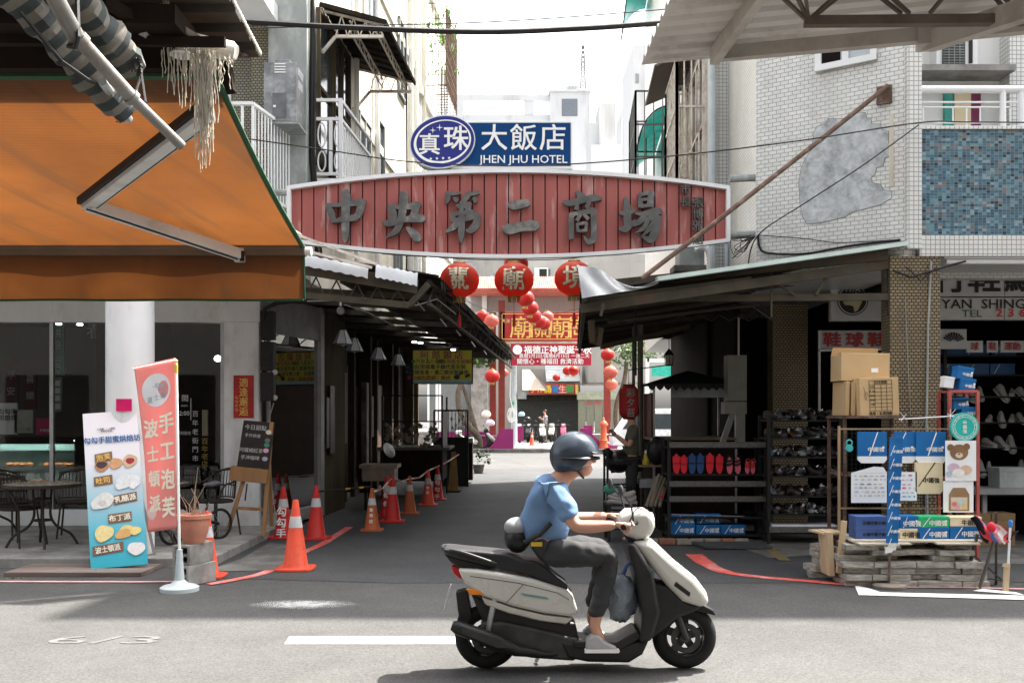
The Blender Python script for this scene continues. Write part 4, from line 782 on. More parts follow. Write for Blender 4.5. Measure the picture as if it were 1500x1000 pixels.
# ================================================================ WIRES
def wire(pts, r, label, mt=m_blackm, name='overhead_cable'):
 b = MB(); b.tube(smooth_pts(pts, 6), r, 6); return single(name, b, mt, label, 'cable', pts[0], smooth=True)
wire([P(330, 30, 6.6), P(500, 40, 6.4), P(700, 47, 6.3), P(850, 42, 6.25), P(952, 35, 6.2), P(1010, 30, 6.15)], .017, 'thick black cable sagging across the sky near the top')
wire([P(250, 45, 7), P(500, 38, 7), P(680, 34, 7), P(850, 24, 7), P(1100, 3, 7)], .004, 'thin wire just above the thick black cable across the sky')
wire([P(360, 203, 11.2), P(480, 220, 11.2), P(600, 237, 11.2), P(745, 243, 11.2), P(860, 239, 11.2), P(1010, 226, 10.6), P(1180, 205, 10.2), P(1345, 180, 10.6), P(1420, 179, 10.7), P(1560, 180, 10.7)], .007, 'long thin wire crossing in front of the hotel sign and the tiled wall')
wire([P(1095, 392, 11.6), P(1110, 345, 11.4), P(1180, 297, 10.8), P(1260, 245, 10.7), P(1346, 183, 10.7)], .007, 'black wire rising along the tiled wall to the balcony corner')
wire([on_ch(1112, 345, .03), on_ch(1114, 362, .03), on_ch(1126, 371, .03), on_ch(1180, 372, .03), on_ch(1250, 360, .03), on_ch(1320, 352, .03)], .014, 'thick black cable looping along the foot of the tiled wall')
wire([on_ch(1112, 345, .03), on_ch(1180, 350, .03), on_ch(1230, 356, .03), on_ch(1310, 352, .03)], .005, 'thin black cable stapled low on the tiled wall')
b = MB(); rnd = random.Random(8)
for i in range(9):
 b.tube(smooth_pts([P(1100, 347 + rnd.uniform(-4, 4), 11.7), P(rnd.uniform(1070, 1098), rnd.uniform(345, 372), 11.6), P(rnd.uniform(1066, 1100), rnd.uniform(350, 380), 11.6), P(1106, 346, 11.6)], 5), .004, 5)
single('cable_tangle', b, m_blackm, 'tangle of thin black cables at the right end of the market sign', 'cable', P(1090, 355, 11.6))
# ================================================================ LANTERNS
m_wallf = M('sunlit_plaster', (.34, .33, .31), .85, var=.12, scale=1, dirt=(.2, .19, .17), dirt_amt=.45, dirt_scale=.5, stretch=(1, 1, .2)); m_lans = M('small_lantern_silk', (.40, .018, .014), .5, var=.15, transl=.3); m_lan = M('red_lantern_silk', (.90, .11, .065), .45, var=.1, scale=3, transl=.55); m_lanp = M('faded_lantern_silk', (.48, .13, .10), .55, var=.15, scale=3, transl=.4)
m_brass = M('brass_trim', (.42, .28, .09), .4, .5, var=.25, scale=9)
def lantern(r, ch=None, label='', group=None, loc=(0, 0, 0), mt=m_lan, tassel=True, h=.86):
 t = thing('red_lantern', label, 'lantern', loc, group, world=False); n = 26; prof = []
 for i in range(n + 1):
  a = -1.32 + 2.64 * i / n; prof.append((r * math.cos(a) * (1 + .012 * (i % 2)), r * h * math.sin(a) * 1.03))
 build('lantern_body', MB().lathe(prof, n=36), mt, t, smooth=True)
 for s in (1, -1):
  b = MB(); z = s * r * h * 1.0; b.lathe([(r * .3, -.05 * r), (r * .34, 0), (r * .3, .07 * r)] if s > 0 else [(r * .3, -.07 * r), (r * .34, 0), (r * .3, .05 * r)], (0, 0, z), 20)
  if s > 0: b.tube([(0, 0, z), (0, 0, z + r * .3)], r * .02, 5); b.tube([(r * .12 * math.cos(k), 0, z + r * .16 + r * .1 * math.sin(k)) for k in range(7)], r * .02, 5)
  else:
   for k in range(14): a = k * .449; b.bar((r * .28 * math.cos(a), r * .28 * math.sin(a), z), (r * .3 * math.cos(a), r * .3 * math.sin(a), z - r * .26), r * .05)
  build('lantern_cap', b, m_brass, t, smooth=False)
 if tassel:
  b = MB(); b.tube([(0, 0, -r * h), (0, 0, -r * 1.75)], r * .015, 5); b.lathe([(r * .06, 0), (r * .09, -r * .5), (r * .08, -r * .62)][::-1], (0, 0, -r * 1.75), 8); build('tassel', b, m_ltr_r, t)
 if ch:
  for nm, bo, mt2, k in (('character_outline', .05, m_ltr_k, 1.012), ('character', .03, m_ltr_c, 1.03)):
   b = MB(); b.text(ch, (0, 0, 0), r * 1.22, bold=bo)
   me_v = []
   for p in b.v:
    q = V((p.x, 0, p.z)); y = -math.sqrt(max(.02, 1 - (q.x / r) ** 2 - (q.z / (r * h)) ** 2)) * r * k; me_v.append(V((p.x, y - .004, p.z)))
   b.v = me_v; build(nm, b, mt2, t)
 return t
m_ltr_c = M('cream_gold_character', (.92, .84, .62), .6, var=.1)
DLn = 13.2; GL = 'big red lanterns strung under the market sign'
for ch, px, py in (('關', 673, 410.5), ('廟', 753, 410), ('境', 841, 408)):
 p = P(px, py, DLn); t = lantern(.262, ch, {'關': 'big red lantern lettered 關, leftmost under the market sign', '廟': 'big red lantern lettered 廟 hanging in the middle under the market sign', '境': 'big red lantern partly hidden behind the crumpled tin sheet on the right'}[ch], GL, p); t.rotation_euler = (0, 0, -.03)
b = MB(); b.tube(smooth_pts([P(560, 372, DLn), P(673, 379, DLn), P(753, 381, DLn), P(841, 378, DLn), P(960, 360, DLn)], 5), .006, 5); single('lantern_wire', b, m_blackm, 'wire carrying the three big red lanterns', 'cable', P(753, 381, DLn))
lp = lantern(.27, None, 'round red lantern', 'small red lanterns strung over the lane', (0, 0, -50), m_lans, tassel=False); first = True
LAB = ['red lantern high behind the middle big lantern, its top edge showing', 'red lantern first in the sagging chain below the middle big lantern', 'second red lantern down the sagging chain', 'third red lantern down the sagging chain', 'fourth red lantern down the sagging chain', 'lowest red lantern of the sagging chain over the lane',
       'faded pink lantern rising from the right end of the sagging chain', 'topmost faded pink lantern of the sagging chain', 'red lantern hanging beside the temple sign on its left', 'red lantern half hidden behind the one left of the temple sign', 'red lantern under the end of the left canopy, in front of a dark red column', 'small pale lantern peeping out right of the left red column', 'small red lantern hanging alone over the colourful shop sign',
       'red lantern left of a tight pair above the dark shutter', 'red lantern right of a tight pair above the dark shutter', 'pale red lantern on the right red column', 'lower lantern behind the right red column', 'red lantern half hidden by the right canopy above the right column']
ps = [(756, 386, 13, 24), (769, 437, 13.6, 0), (776, 451, 12.6, 0), (781, 463, 12, 0), (789, 471, 11.4, 0), (796, 474, 10.6, 0), (802, 464, 9, 1), (803, 454, 8, 1), (720, 470, 10.5, 1), (707, 463, 9.5, 0), (721, 551, 11, 2), (739, 546, 6, 1), (815, 553, 5.6, 0), (831, 543, 7, 0), (840, 543, 8, 0), (894, 545, 10.6, 1), (896, 563, 9, 1), (890, 520, 10, 0)]
for (px, py, r, k), lb in zip(ps, LAB):
 D = .27 * F / r if r < 14 and k != 24 else 22; D = min(D, 55)
 if first: t = lp; t.location = P(px, py, D); t['label'] = lb; first = False
 else: t = copy_tree(lp, P(px, py, D), label=lb, scale=r * D / F / .27)
 if k == 1: recolor(t, 'lantern_body', m_lanp)
b = MB(); b.tube(smooth_pts([P(740, 395, 20), P(769, 424, 28.5), P(789, 459, 34), P(801, 448, 46), P(806, 400, 60)], 6), .008, 4); single('lantern_wire', b, m_blackm, 'wire carrying the sagging chain of small lanterns', 'cable', P(789, 459, 34))
b = MB(); b.tube(smooth_pts([P(640, 400, 30), P(700, 452, 36), P(720, 458, 37), P(760, 470, 40), P(900, 440, 42)], 5), .01, 4); b.tube(smooth_pts([P(680, 440, 38), P(800, 485, 40), P(900, 463, 30)], 5), .01, 4); single('lantern_wire', b, m_blackm, 'slack wires crossing in front of the temple sign', 'cable', P(720, 458, 37))
# ================================================================ FAR END OF THE LANE: square, temple gate, shops
def fbox(b, x0, y0, x1, y1, D, th): p, q = P(x0, y1, D), P(x1, y0, D); return b.box(p.x, q.x, D, D + th, p.z, q.z)
def fpart(name, x0, y0, x1, y1, D, th, m, parent, **k): return build(name, fbox(MB(), x0, y0, x1, y1, D, th), m, parent, **k)
TG = thing('temple_gate', 'red columned temple gate with a tiled eave at the far end of the lane', 'gate', P(800, 655, 46))
for px in (722, 735, 890): fpart('column', px - 5 if px != 722 else 717, 440, px + 4.5, 662, 46 + (px == 722) * 1.5, .3, m_redcol, TG)
fpart('sign_board', 733, 457, 905, 499, 46, .2, M('temple_red_board', (.36, .018, .022), .45, var=.1), TG)
b = MB(); [b.text(t, P(x, 479, 45.97), 1.08, bold=.006) for t, x in (('廟', 763, ), ('關', 792, ), ('廟', 820, ), ('崗', 848, ))]; b.text('天運', P(741, 470, 45.97), .2); build('lettering', b, m_gold, TG)
b = MB(); 
for x0, y0, x1, y1 in ((735, 459, 905, 460), (735, 496, 905, 497), (735, 459, 736, 497)): fbox(b, x0, y0, x1, y1, 45.98, .01)
build('gold_border', b, m_gold, TG)
fpart('lower_beam', 733, 499.4, 905, 506, 46.1, .4, M('cream_beam', (.55, .5, .4), .7), TG); fpart('upper_wall', 690, 425, 905, 456.5, 47, .3, m_wallf, TG)
b = MB(); p, q = P(685, 424, 45.2), P(905, 424, 45.2)
for i in range(70): x = p.x + (q.x - p.x) * i / 70; b.lathe([(.052, 0), (.052, 2.6)], (x, 45.0, p.z), 8, ax=(0, 1, .35)); 
b.box(p.x, q.x, 45.1, 48, p.z - .12, p.z - .03); build('tiled_eave', b, M('red_glazed_tile', (.42, .10, .07), .4, var=.25, scale=3), TG)
fpart('wall_post', 706, 430, 713, 456, 46.6, .2, m_white, TG)
TB = thing('festival_banner', 'red banner with white festival lettering hung below the temple gate sign', 'banner', P(805, 535, 44.6))
fpart('cloth', 748, 503, 866, 535, 44.6, .02, M('banner_red', (.32, .012, .03), .6, var=.08), TB)
b = MB(); b.text('福德正神聖誕千秋', P(817, 512, 44.58), .38, bold=.03); b.text('關懷心・種福田 救濟活動', P(806, 529, 44.58), .265, bold=.008); b.text('農曆2月2日/國曆8月15日 一連二天', P(812, 521, 44.58), .21); b.poly([P(758 + 7 * math.cos(a), 512 + 7 * math.sin(a), 44.585) for a in [k * .4488 for k in range(14)]]); build('lettering', b, m_ltr_w, TB)
wl = 'low magenta painted parapet'
single('parapet_wall', MB().prism([P(640, 660, 45.5), P(640, 632, 45.5), P(722, 632, 45.5), P(722, 660, 45.5)], (0, .3, 0)), m_purple, 'long low magenta wall behind the silver parked scooter', 'wall', P(690, 660, 45.5))
single('parapet_wall', MB().prism([P(712, 659, 44), P(722, 650, 44), P(733, 628, 44), P(752, 628, 44), P(752, 659, 44)], (0, .35, 0)), m_purple, 'magenta wall end block with sloped side, right of the silver parked scooter', 'wall', P(740, 659, 44))
single('parapet_wall', MB().prism([P(752, 646, 49), P(752, 624, 49), P(767, 624, 49), P(767, 646, 49)], (0, .35, 0)), m_purple, 'small square magenta wall block behind the pale utility pole', 'wall', P(760, 646, 49))
single('parapet_wall', MB().prism([P(850, 657, 44), P(850, 627, 44)] + [P(862 + 33 * t, 627 + 24 * (1 - (1 - t) ** 2.2), 44) for t in [k / 8 for k in range(9)]] + [P(905, 652, 44), P(905, 657, 44)], (0, .35, 0)), m_purple, 'magenta wall with a curved scroll edge beside the orange hydrant', 'wall', P(870, 657, 44))
single('parapet_wall', MB().prism([P(855, 640, 48), P(855, 623, 48), P(868, 623, 48), P(868, 640, 48)], (0, .35, 0)), m_purple, 'magenta block just behind the curved scroll wall', 'wall', P(860, 640, 48))
b = MB()
for y in (636, 648): b.tube([P(868, y, 44.2), P(905, y, 44.2)], .025, 6)
for y in (638,): b.tube([P(690, y, 45.4), P(735, y, 45.4)], .025, 6)
single('guard_rail', b, m_steel, 'thin steel rails of the square beside the orange hydrant', 'railing', P(886, 640, 44.2))
IB = thing('hydrant', 'orange red hydrant post with a peaked cap in front of the right gate column', 'hydrant', P(884, 659, 43.9)); c = P(884, 659, 43.9); c.z = .15; k = 43.9 / F
m_hy = M('orange_red_enamel', (.42, .075, .03), .4, var=.12)
b = MB(); b.lathe([(7 * k, 0), (7 * k, 3 * k), (5.5 * k, 6 * k), (6.5 * k, 12 * k), (4.6 * k, 15 * k), (4.2 * k, 33 * k), (5 * k, 35 * k)], c, 16); build('body', b, m_hy, IB, smooth=True)
b = MB(); b.lathe([(6.5 * k, 34 * k), (6.6 * k, 36 * k), (4.5 * k, 39 * k), (2.4 * k, 41 * k), (1.6 * k, 42 * k), (1.8 * k, 44 * k), (.3 * k, 46 * k)], c, 16); build('cap', b, m_hy, IB, smooth=True)
b = MB(); [b.lathe([(1.8 * k, 0), (1.8 * k, 3 * k)], c + V((0, 0, 12 * k)), 10, ax=a) for a in ((1, -.3, 0), (-1, -.3, 0), (0, -1, 0))]; [b.v.__setitem__(i, p) for i, p in enumerate(b.v)]; build('outlet', b, m_hy, IB)
UP = thing('utility_pole', 'pale blue grey utility pole with a coil of white cable at the square', 'pole', P(753, 650, 46.5))
b = MB(); b.lathe([(.15, 0), (.12, 4.4)], (P(753, 0, 46.5).x, 46.5, .1), 12); build('shaft', b, M('pale_pole', (.46, .52, .53), .6, var=.1), UP, smooth=True)
b = MB(); rnd = random.Random(6)
for i in range(9):
 cx, cy, rx, ry = 750 + rnd.uniform(-2, 2), 607 + rnd.uniform(-3, 3), rnd.uniform(3, 6), rnd.uniform(7, 11); b.tube([P(cx + rx * math.cos(a), cy + ry * math.sin(a), 46.3) for a in [j * .42 for j in range(16)]], .02, 5)
b.tube([P(748, 545, 46.3), P(747, 580, 46.3), P(751, 600, 46.3)], .025, 5); build('cable_coil', b, m_ltr_w, UP)
b = MB(); fbox(b, 758, 573, 771, 584, 46.4, .25); build('meter_box', b, m_greyp, UP)
b = MB(); fbox(b, 749, 588, 753, 593, 46.32, .03); build('green_label', b, m_greencard, UP)
FS = thing('shuttered_shop', 'shop with dark roller shutters and a colourful signboard at the far end of the lane', 'building', P(805, 645, 60))
b = MB(); fbox(b, 640, 540, 850, 578, 60.6, 6); fbox(b, 690, 578, 762, 650, 60.6, 1); build('wall', b, m_wallf, FS)
fpart('shutter', 756, 586, 848, 648, 60.4, .1, M('dark_shutter', (.05, .055, .052), .6, var=.2), FS); fpart('signboard', 775, 562, 847, 577, 59, .2, M('vermilion_board', (.40, .035, .02), .5), FS)
for i, (t, cl) in enumerate((('桶', (.8, .55, .06)), ('養', (.03, .2, .45)), ('生', (.85, .4, .35)), ('園', (.05, .35, .1)))): build('character', MB().text(t, P(802 + 11 * i, 569.5, 58.97), .5, bold=.04), M('sign_paint', cl, .5), FS)
build('character', MB().text('手作', P(786, 570, 58.97), .42, bold=.02), m_gold, FS); fpart('sign_end', 843, 563, 847, 577, 58.95, .1, m_gold, FS); fpart('eave', 756, 578, 850, 586, 59.4, 1.2, m_tind, FS)
b = MB(); pa, pb, pc_, pd = P(765, 541, 57), P(776, 541, 58.5), P(803, 571, 56), P(765, 571, 55.5); b.prism([P(765, 541, 58.5), P(776, 541, 58.5), P(802, 566, 55.5), P(802, 571, 55.5), P(765, 571, 55.5)], (0, .1, 0)); build('cloth_awning', b, M('beige_awning', (.28, .235, .19), .8), FS)
b = MB(); corrugated(b, P(800, 558, 59), P(850, 558, 59) - P(800, 558, 59), V((0, 3, 1.4)), 14, .1, n=V((0, 0, 1))); build('tin_roof', b, m_tin, FS)
GS = thing('green_shutters', 'pale grey green folding shutters beside the right gate column', 'building', P(868, 645, 57))
fpart('wall', 846, 574, 960, 585, 57, .6, M('pale_green_wall', (.30, .32, .24), .7), GS)
for i in range(5): fpart('shutter', 847 + i * 12, 585.5, 858 + i * 12, 646, 57.1 + .05 * (i % 2), .1, M('grey_green_shutter', (.20, .21, .155), .6, var=.12), GS)
build('lettering', MB().text('C12 080', P(868, 590, 56.98), .3), m_ltr_r, GS)
LS = thing('far_shop', 'white framed shop front across the far street on the left', 'building', P(650, 640, 52))
fpart('wall', 560, 470, 700, 555, 52.2, 6, m_wallf, LS); fpart('stone_pier', 690, 500, 714, 640, 51.6, .5, m_conc, LS)
for x0, x1 in ((626, 642), (643, 694)):
 b = MB(); [fbox(b, *r, 51.9, .2) for r in ((x0, 556, x1, 561), (x0, 561, x0 + 3, 632), (x1 - 4, 561, x1, 632))]; f = build('window', b, m_white, LS); build('pane', fbox(MB(), x0 + 3, 561, x1 - 4, 632, 52.0, .05), m_glass_d, f)
fpart('grey_door', 714, 500, 722, 640, 52, .2, m_greyp, LS); fpart('base_wall', 560, 632, 714, 650, 51.9, .3, m_conc, LS)
BW = thing('rear_building', 'white block with air conditioners behind the temple gate', 'building', P(760, 500, 70))
fpart('wall', 600, 372, 960, 560, 70, 8, m_wallf, BW); fpart('side_wing', 862, 385, 1075, 560, 58, 6, m_wallf, BW)
for x0, y0, x1, y1 in ((672, 385, 697, 420), (700, 400, 704, 420), (716, 400, 726, 420), (784, 394, 806, 416), (880, 420, 900, 450)): fpart('window', x0, y0, x1, y1, 69.9 if x0 < 860 else 57.9, .08, m_greyp if x0 != 784 else m_glass_d, BW)
for px, py in ((785, 398), (856, 430)):
 AU = thing('air_conditioner', 'white air conditioner with dark grille %s' % ('behind the middle big lantern' if px < 800 else 'behind the right big lantern'), 'air conditioner', P(px, py, 69)); fpart('housing', px - 2, py - 6, px + 18, py + 14, 69, .6, m_white, AU); fpart('grille', px + 5, py - 4, px + 16, py + 12, 68.97, .02, m_blackm, AU)
SK = thing('distant_building', 'hazy white rooftop building with open frames behind the hotel sign', 'building', P(765, 600, 125)); m_far = M('bleached_wall', (.62, .63, .64), .8, var=.05, scale=.2, dirt=(.42, .42, .42), dirt_amt=.3, dirt_scale=.25, stretch=(1, 1, .25))
b = MB(); D = 125
for i, r in enumerate(((667, 139, 679, 250), (679, 139, 806, 148), (768, 148.3, 782, 168), (679.3, 168.3, 806, 260), (640, 177, 860, 560))): fbox(b, *r, D + i * .07, 12 if r[1] > 150 else 1)
build('roof_frame', b, m_far, SK); fpart('stair_tower', 806, 134, 864, 300, D - 1, 10, m_far, SK); fpart('window', 823, 145, 846, 170, D - 1.06, .1, M('distant_window', (.18, .2, .23), .4), SK); fpart('tower_cap', 804, 131.5, 866, 134, D - 1.2, 11, m_far, SK)
b = MB(); c = P(841, 127, D); b.lathe([(1.0, 0), (1.0, 1.1), (.6, 1.4)], (c.x, D + 2, c.z - .6), 14); build('water_tank', b, m_greyp, SK)
b = MB(); x0 = 854
for i in range(9):
 w0_, w1_ = 3.8 - i * .28, 3.8 - (i + 1) * .28; y0, y1 = 130 - i * 7, 130 - (i + 1) * 7
 for s in (-1, 1): b.bar(P(x0 + s * w0_, y0, D), P(x0 + s * w1_, y1, D), .14)
 b.bar(P(x0 - w0_, y0, D), P(x0 + w1_, y1, D), .09); b.bar(P(x0 + w0_, y0, D), P(x0 - w1_, y1, D), .09)
b.bar(P(x0, 68, D), P(x0, 45, D), .07)
for px, y0, y1 in ((773, 132, 122), (805, 134, 117), (886, 150, 110), (676, 139, 134)): b.bar(P(px, y0, D), P(px, y1, D), .06)
for y in (112, 118, 124): b.bar(P(883, y, D), P(889, y, D), .06)
build('antenna_mast', b, M('mast_paint', (.16, .16, .17), .6), SK)
S2 = thing('distant_building', 'stained pale tower block just right of the hotel sign skyline', 'building', P(890, 600, 105))
b = MB(); fbox(b, 878, 151, 902, 212, 105, 5); build('tower', b, M('stained_tower', (.5, .5, .49), .8, var=.15, scale=.4, dirt=(.75, .75, .74), dirt_amt=.5, dirt_scale=.4, stretch=(1, 1, .1)), S2)
b = MB(); fbox(b, 864, 180, 880, 260, 106, 5); fbox(b, 866, 212, 930, 560, 104, 6); fbox(b, 911, 160, 928, 250, 112, 6); build('lower_block', b, m_far, S2)
S3 = thing('distant_building', 'tall white block edge behind the turquoise awnings on the right', 'building', P(960, 600, 80)); fpart('wall', 928, 66, 1010, 560, 80, 8, m_far, S3); fpart('window', 931, 108, 936, 122, 79.95, .06, m_greyp, S3)
def leaf_cloud(b, c, r, n, s, rnd):
 for i in range(n):
  d = V((rnd.gauss(0, 1), rnd.gauss(0, 1), rnd.gauss(0, 1))).normalized() * rnd.random() ** .5; p = V(c) + V((d.x * r[0], d.y * r[1], d.z * r[2])); k = s * rnd.uniform(.6, 1.3)
  a = V((rnd.uniform(-1, 1), rnd.uniform(-1, 1), rnd.uniform(-.6, .6))).normalized(); q = a.cross(V((rnd.uniform(-1, 1), rnd.uniform(-1, 1), 1))).normalized(); b.poly([p - a * k, p + q * k * .5, p + a * k, p - q * k * .5])
def tree(label, base, trunk, crowns, n, s, seed):
 t = thing('tree', label, 'tree', base); rnd = random.Random(seed); b = MB()
 for pts, r in trunk: b.tube(smooth_pts(pts, 5), [r * (1 - .5 * i / (len(pts) * 5)) for i in range((len(pts) - 1) * 5 + 1)], 9)
 build('trunk', b, m_bark, t, smooth=True); b = MB(); [leaf_cloud(b, c, r, n, s, rnd) for c, r in crowns]; build('crown', b, m_leaf, t); return t
tree('twisted grey trunked tree by the silver parked scooter', G(690, 658, .1) + V((0, 2, 0)), [([P(702, 655, 45), P(700, 640, 45), P(685, 622, 44.6), P(673, 600, 44.4), P(671, 575, 44.4), P(676, 555, 44.5), P(668, 520, 44)], .17), ([P(700, 640, 45), P(692, 612, 45), P(685, 585, 45), P(676, 562, 45), P(660, 520, 45)], .12)], [(P(660, 510, 44.5), (2, 1.6, 1)), (P(700, 520, 45), (.9, .9, .6)), (P(735, 515, 45), (.45, .6, .4))], 420, .16, 21)
tree('leafy tree with pale twisted trunk behind the hanging lantern on the right', P(915, 650, 47), [([P(912, 648, 47), P(903, 620, 47), P(904, 590, 47), P(914, 560, 47), P(918, 530, 47)], .16)], [(P(920, 515, 47), (1.1, 1.2, .9)), (P(970, 505, 49), (1.6, 1.2, .8)), (P(1000, 500, 49), (1.2, 1, .7))], 500, .13, 22)
b = MB(); fbox(b, 955, 536, 992, 551, 41, .1); single('shop_awning', b, M('turquoise_cloth', (.08, .48, .40), .6, transl=.4), 'turquoise cloth awning seen through the right canopy far behind', 'awning', P(970, 550, 41))
b = MB(); fbox(b, 948, 525, 1010, 530, 42, .1); fbox(b, 946, 525, 951, 650, 42, .1); single('stall_post', b, m_white, 'white steel frame of a stall behind the right canopy post', 'frame', P(950, 650, 42))
# ================================================================ RIGHT: SHOE SHOP
def pbox(b, x0, y0, x1, y1, D, th, grow=0): return fbox(b, x0, y0, x1, y1, D, th)
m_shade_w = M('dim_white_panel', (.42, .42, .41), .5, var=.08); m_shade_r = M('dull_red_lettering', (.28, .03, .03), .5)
S = thing('shop_sign', 'white hanging shop sign reading HYAN SHING TEL 236 right of the tiled pillar', 'sign', P(1440, 470, 12.45))
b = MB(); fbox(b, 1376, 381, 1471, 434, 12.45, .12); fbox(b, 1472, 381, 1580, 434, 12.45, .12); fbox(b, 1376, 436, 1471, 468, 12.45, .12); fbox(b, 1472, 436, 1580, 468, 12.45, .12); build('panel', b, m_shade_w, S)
b = MB(); [b.text(t, P(x, 405, 12.44), .42, bold=.035) for t, x in (('行', 1392), ('鞋', 1442), ('顯', 1495), ('興', 1548))]; b.text('HYAN  SHING', P(1433, 445, 12.44), .165, bold=.012, sx=1.15); build('lettering', b, m_ltr_k, S)
b = MB(); b.text('TEL', P(1424, 459, 12.44), .125, sx=1.3); build('lettering', b, M('dark_green_lettering', (.03, .09, .05), .5), S); build('lettering', MB().text('2 3 6', P(1481, 458, 12.44), .14, bold=.02, sx=1.35), m_ltr_r, S)
S = thing('shop_sign', 'square white sign with a dog head emblem in a black ring', 'sign', P(1258, 470, 13.3))
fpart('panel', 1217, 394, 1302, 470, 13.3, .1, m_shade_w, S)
cc = P(1249, 439, 13.28); kk = 13.3 / F
ring = lambda r, y: [cc + V((r * kk * math.cos(a), -y, r * kk * math.sin(a))) for a in [k * .2094 for k in range(30)]]
b = MB(); b.poly(ring(23, 0)); build('emblem_disc', b, m_ltr_k, S)
b = MB(); o, i_ = ring(21.5, .004), ring(20, .004); [b.quad(o[k], o[(k + 1) % 30], i_[(k + 1) % 30], i_[k]) for k in range(30)]; b.text('PITA', cc + V((0, -.006, 15.5 * kk)), 8 * kk * 1.3, bold=.02); build('emblem_ring', b, m_shade_w, S)
b = MB(); b.poly([cc + V((x * kk, -.008, -y * kk)) for x, y in ((-13, 0), (-6, -6), (0, -9), (7, -10), (12, -6), (14, 2), (11, 8), (7, 16), (2, 18), (1, 10), (-4, 8), (-11, 8), (-14, 4))]); build('dog_head', b, M('pale_yellow_print', (.40, .37, .2), .5), S)
b = MB(); b.text('鞋皮休閒', P(1259, 401, 13.28), .13, bold=.04, sx=1.4); build('lettering', b, m_shade_r, S)
S = thing('shop_sign', 'long white sign strip with dark red shoe lettering above the cardboard boxes', 'sign', P(1260, 512, 13.4)); fpart('panel', 1202, 484, 1310, 510, 13.4, .08, m_shade_w, S)
b = MB(); [b.text(t, P(x, 497, 13.38), .2, bold=.05, sx=1.25) for t, x in (('鞋', 1219), ('球', 1252), ('鞋', 1284))]; build('lettering', b, m_shade_r, S)
b = MB(); b.bar(P(1200, 484, 13.4), P(1200, 600, 13.4), .03); b.bar(P(1200, 513, 13.38), P(1310, 511, 13.38), .03); single('sign_frame', b, m_steel, 'thin metal post frame holding the long shoe sign strip', 'frame', P(1200, 600, 13.4))
S = thing('shop_sign', 'small white sign with a black fan drawing under the HYAN SHING sign', 'sign', P(1397, 510, 12.9)); fpart('panel', 1377, 482, 1416, 511, 12.9, .05, m_shade_w, S)
b = MB(); c = P(1397, 502, 12.88); k = 12.9 / F
for i in range(9): a = math.pi * (.12 + .76 * i / 9); a2 = math.pi * (.12 + .76 * (i + .75) / 9); b.poly([c + V((k * r * math.cos(t), 0, k * r * .9 * math.sin(t))) for r, t in ((5, a), (17, a), (17, a2), (5, a2))])
build('fan_drawing', b, m_ltr_k, S)
for x0, x1, tt in ((1416, 1440, '球'), (1446, 1462, '鞋'), (1466, 1500, '運動')):
 S = thing('shop_sign', 'small dim white price sign lettered %s on the shop shelf edge, %s of three' % (tt, {'球': 'left', '鞋': 'middle'}.get(tt, 'right')), 'sign', P(x0, 517, 12.9)); fpart('panel', x0, 499, x1, 516, 12.9, .03, m_shade_w, S); build('lettering', MB().text(tt, P((x0 + x1) / 2, 507, 12.89), .11, bold=.03), m_shade_r, S)
def shoe_mesh(kind):
 b = MB()
 def loft(secs, n=10):
  vs = []
  for (y, cx, w_, z0, h_) in secs:
   for j in range(n): a = 2 * math.pi * j / n; vs.append(V((cx + w_ * math.cos(a), y, z0 + h_ / 2 + h_ / 2 * math.sin(a))))
  N = len(secs); b.add(vs, [(i * n + j, i * n + (j + 1) % n, (i + 1) * n + (j + 1) % n, (i + 1) * n + j) for i in range(N - 1) for j in range(n)] + [tuple(range(n))[::-1], tuple(range((N - 1) * n, N * n))])
 loft([(-.13, 0, .028, .012, .03), (-.11, 0, .042, .01, .05), (-.06, .003, .047, .01, .06), (0, .0, .04, .01, .085), (.04, 0, .036, .01, .11), (.08, 0, .036, .01, .115), (.115, 0, .03, .01, .105), (.125, 0, .02, .012, .08)])
 s = MB(); pts = [(-.135, .0), (-.12, .036), (-.06, .05), (0, .043), (.08, .04), (.125, .028), (.132, 0)]; s.prism([(x, y, 0) for y, x in pts] + [(-x, y, 0) for y, x in pts[::-1][1:-1]], (0, 0, .02)); return b, s
m_plastic = glass_mat('clear_plastic_bag', (.75, .75, .75), .12, .15)
def shoe(label, group, loc, rz, mt, sole):
 t = thing('shoe', label, 'shoe', loc, group, world=False, rz=rz); u, s = shoe_mesh(0); build('upper', u, mt, t, smooth=True); build('sole', s, sole, t); return t
m_ws = M('white_canvas_shoe', (.27, .265, .245), .7, var=.1); m_ds = M('dark_leather_shoe', (.07, .055, .045), .4, var=.4); m_gs = M('grey_trainer', (.2, .2, .2), .6, var=.4); m_bs = M('blue_trainer', (.10, .14, .2), .6, var=.3); m_os = M('tan_shoe', (.28, .13, .05), .5, var=.2)
def shelf_unit(name, label, x0, x1, D, dep, zs, z1, mt=m_blackm, lip=None):
 p, q = P(x0, 608, D).x, P(x1, 608, D).x; t = thing(name, label, 'shelf', ((p + q) / 2, D, 0))
 for x in (p, q):
  for d in (D, D + dep): build('post', MB().box(x - .02, x + .02, d - .02, d + .02, 0, z1), mt, t)
 for i, z in enumerate(zs):
  b = MB(); b.box(p - .015, q + .015, D + .002, D + dep, z - .02, z); build('shelf_board', b, mt, t)
  if lip and lip[i]:
   b = MB(); b.box(p, q, D - .035, D - .025, z, z + .07); nn_ = int((q - p) / .055)
   build('wire_lip', b, lip[i], t)
 return t
zz = lambda y, D: EYE - (y - 608) * D / F
m_lip = M('dim_wire_lip', (.12, .115, .105), .6, var=.3, scale=30)
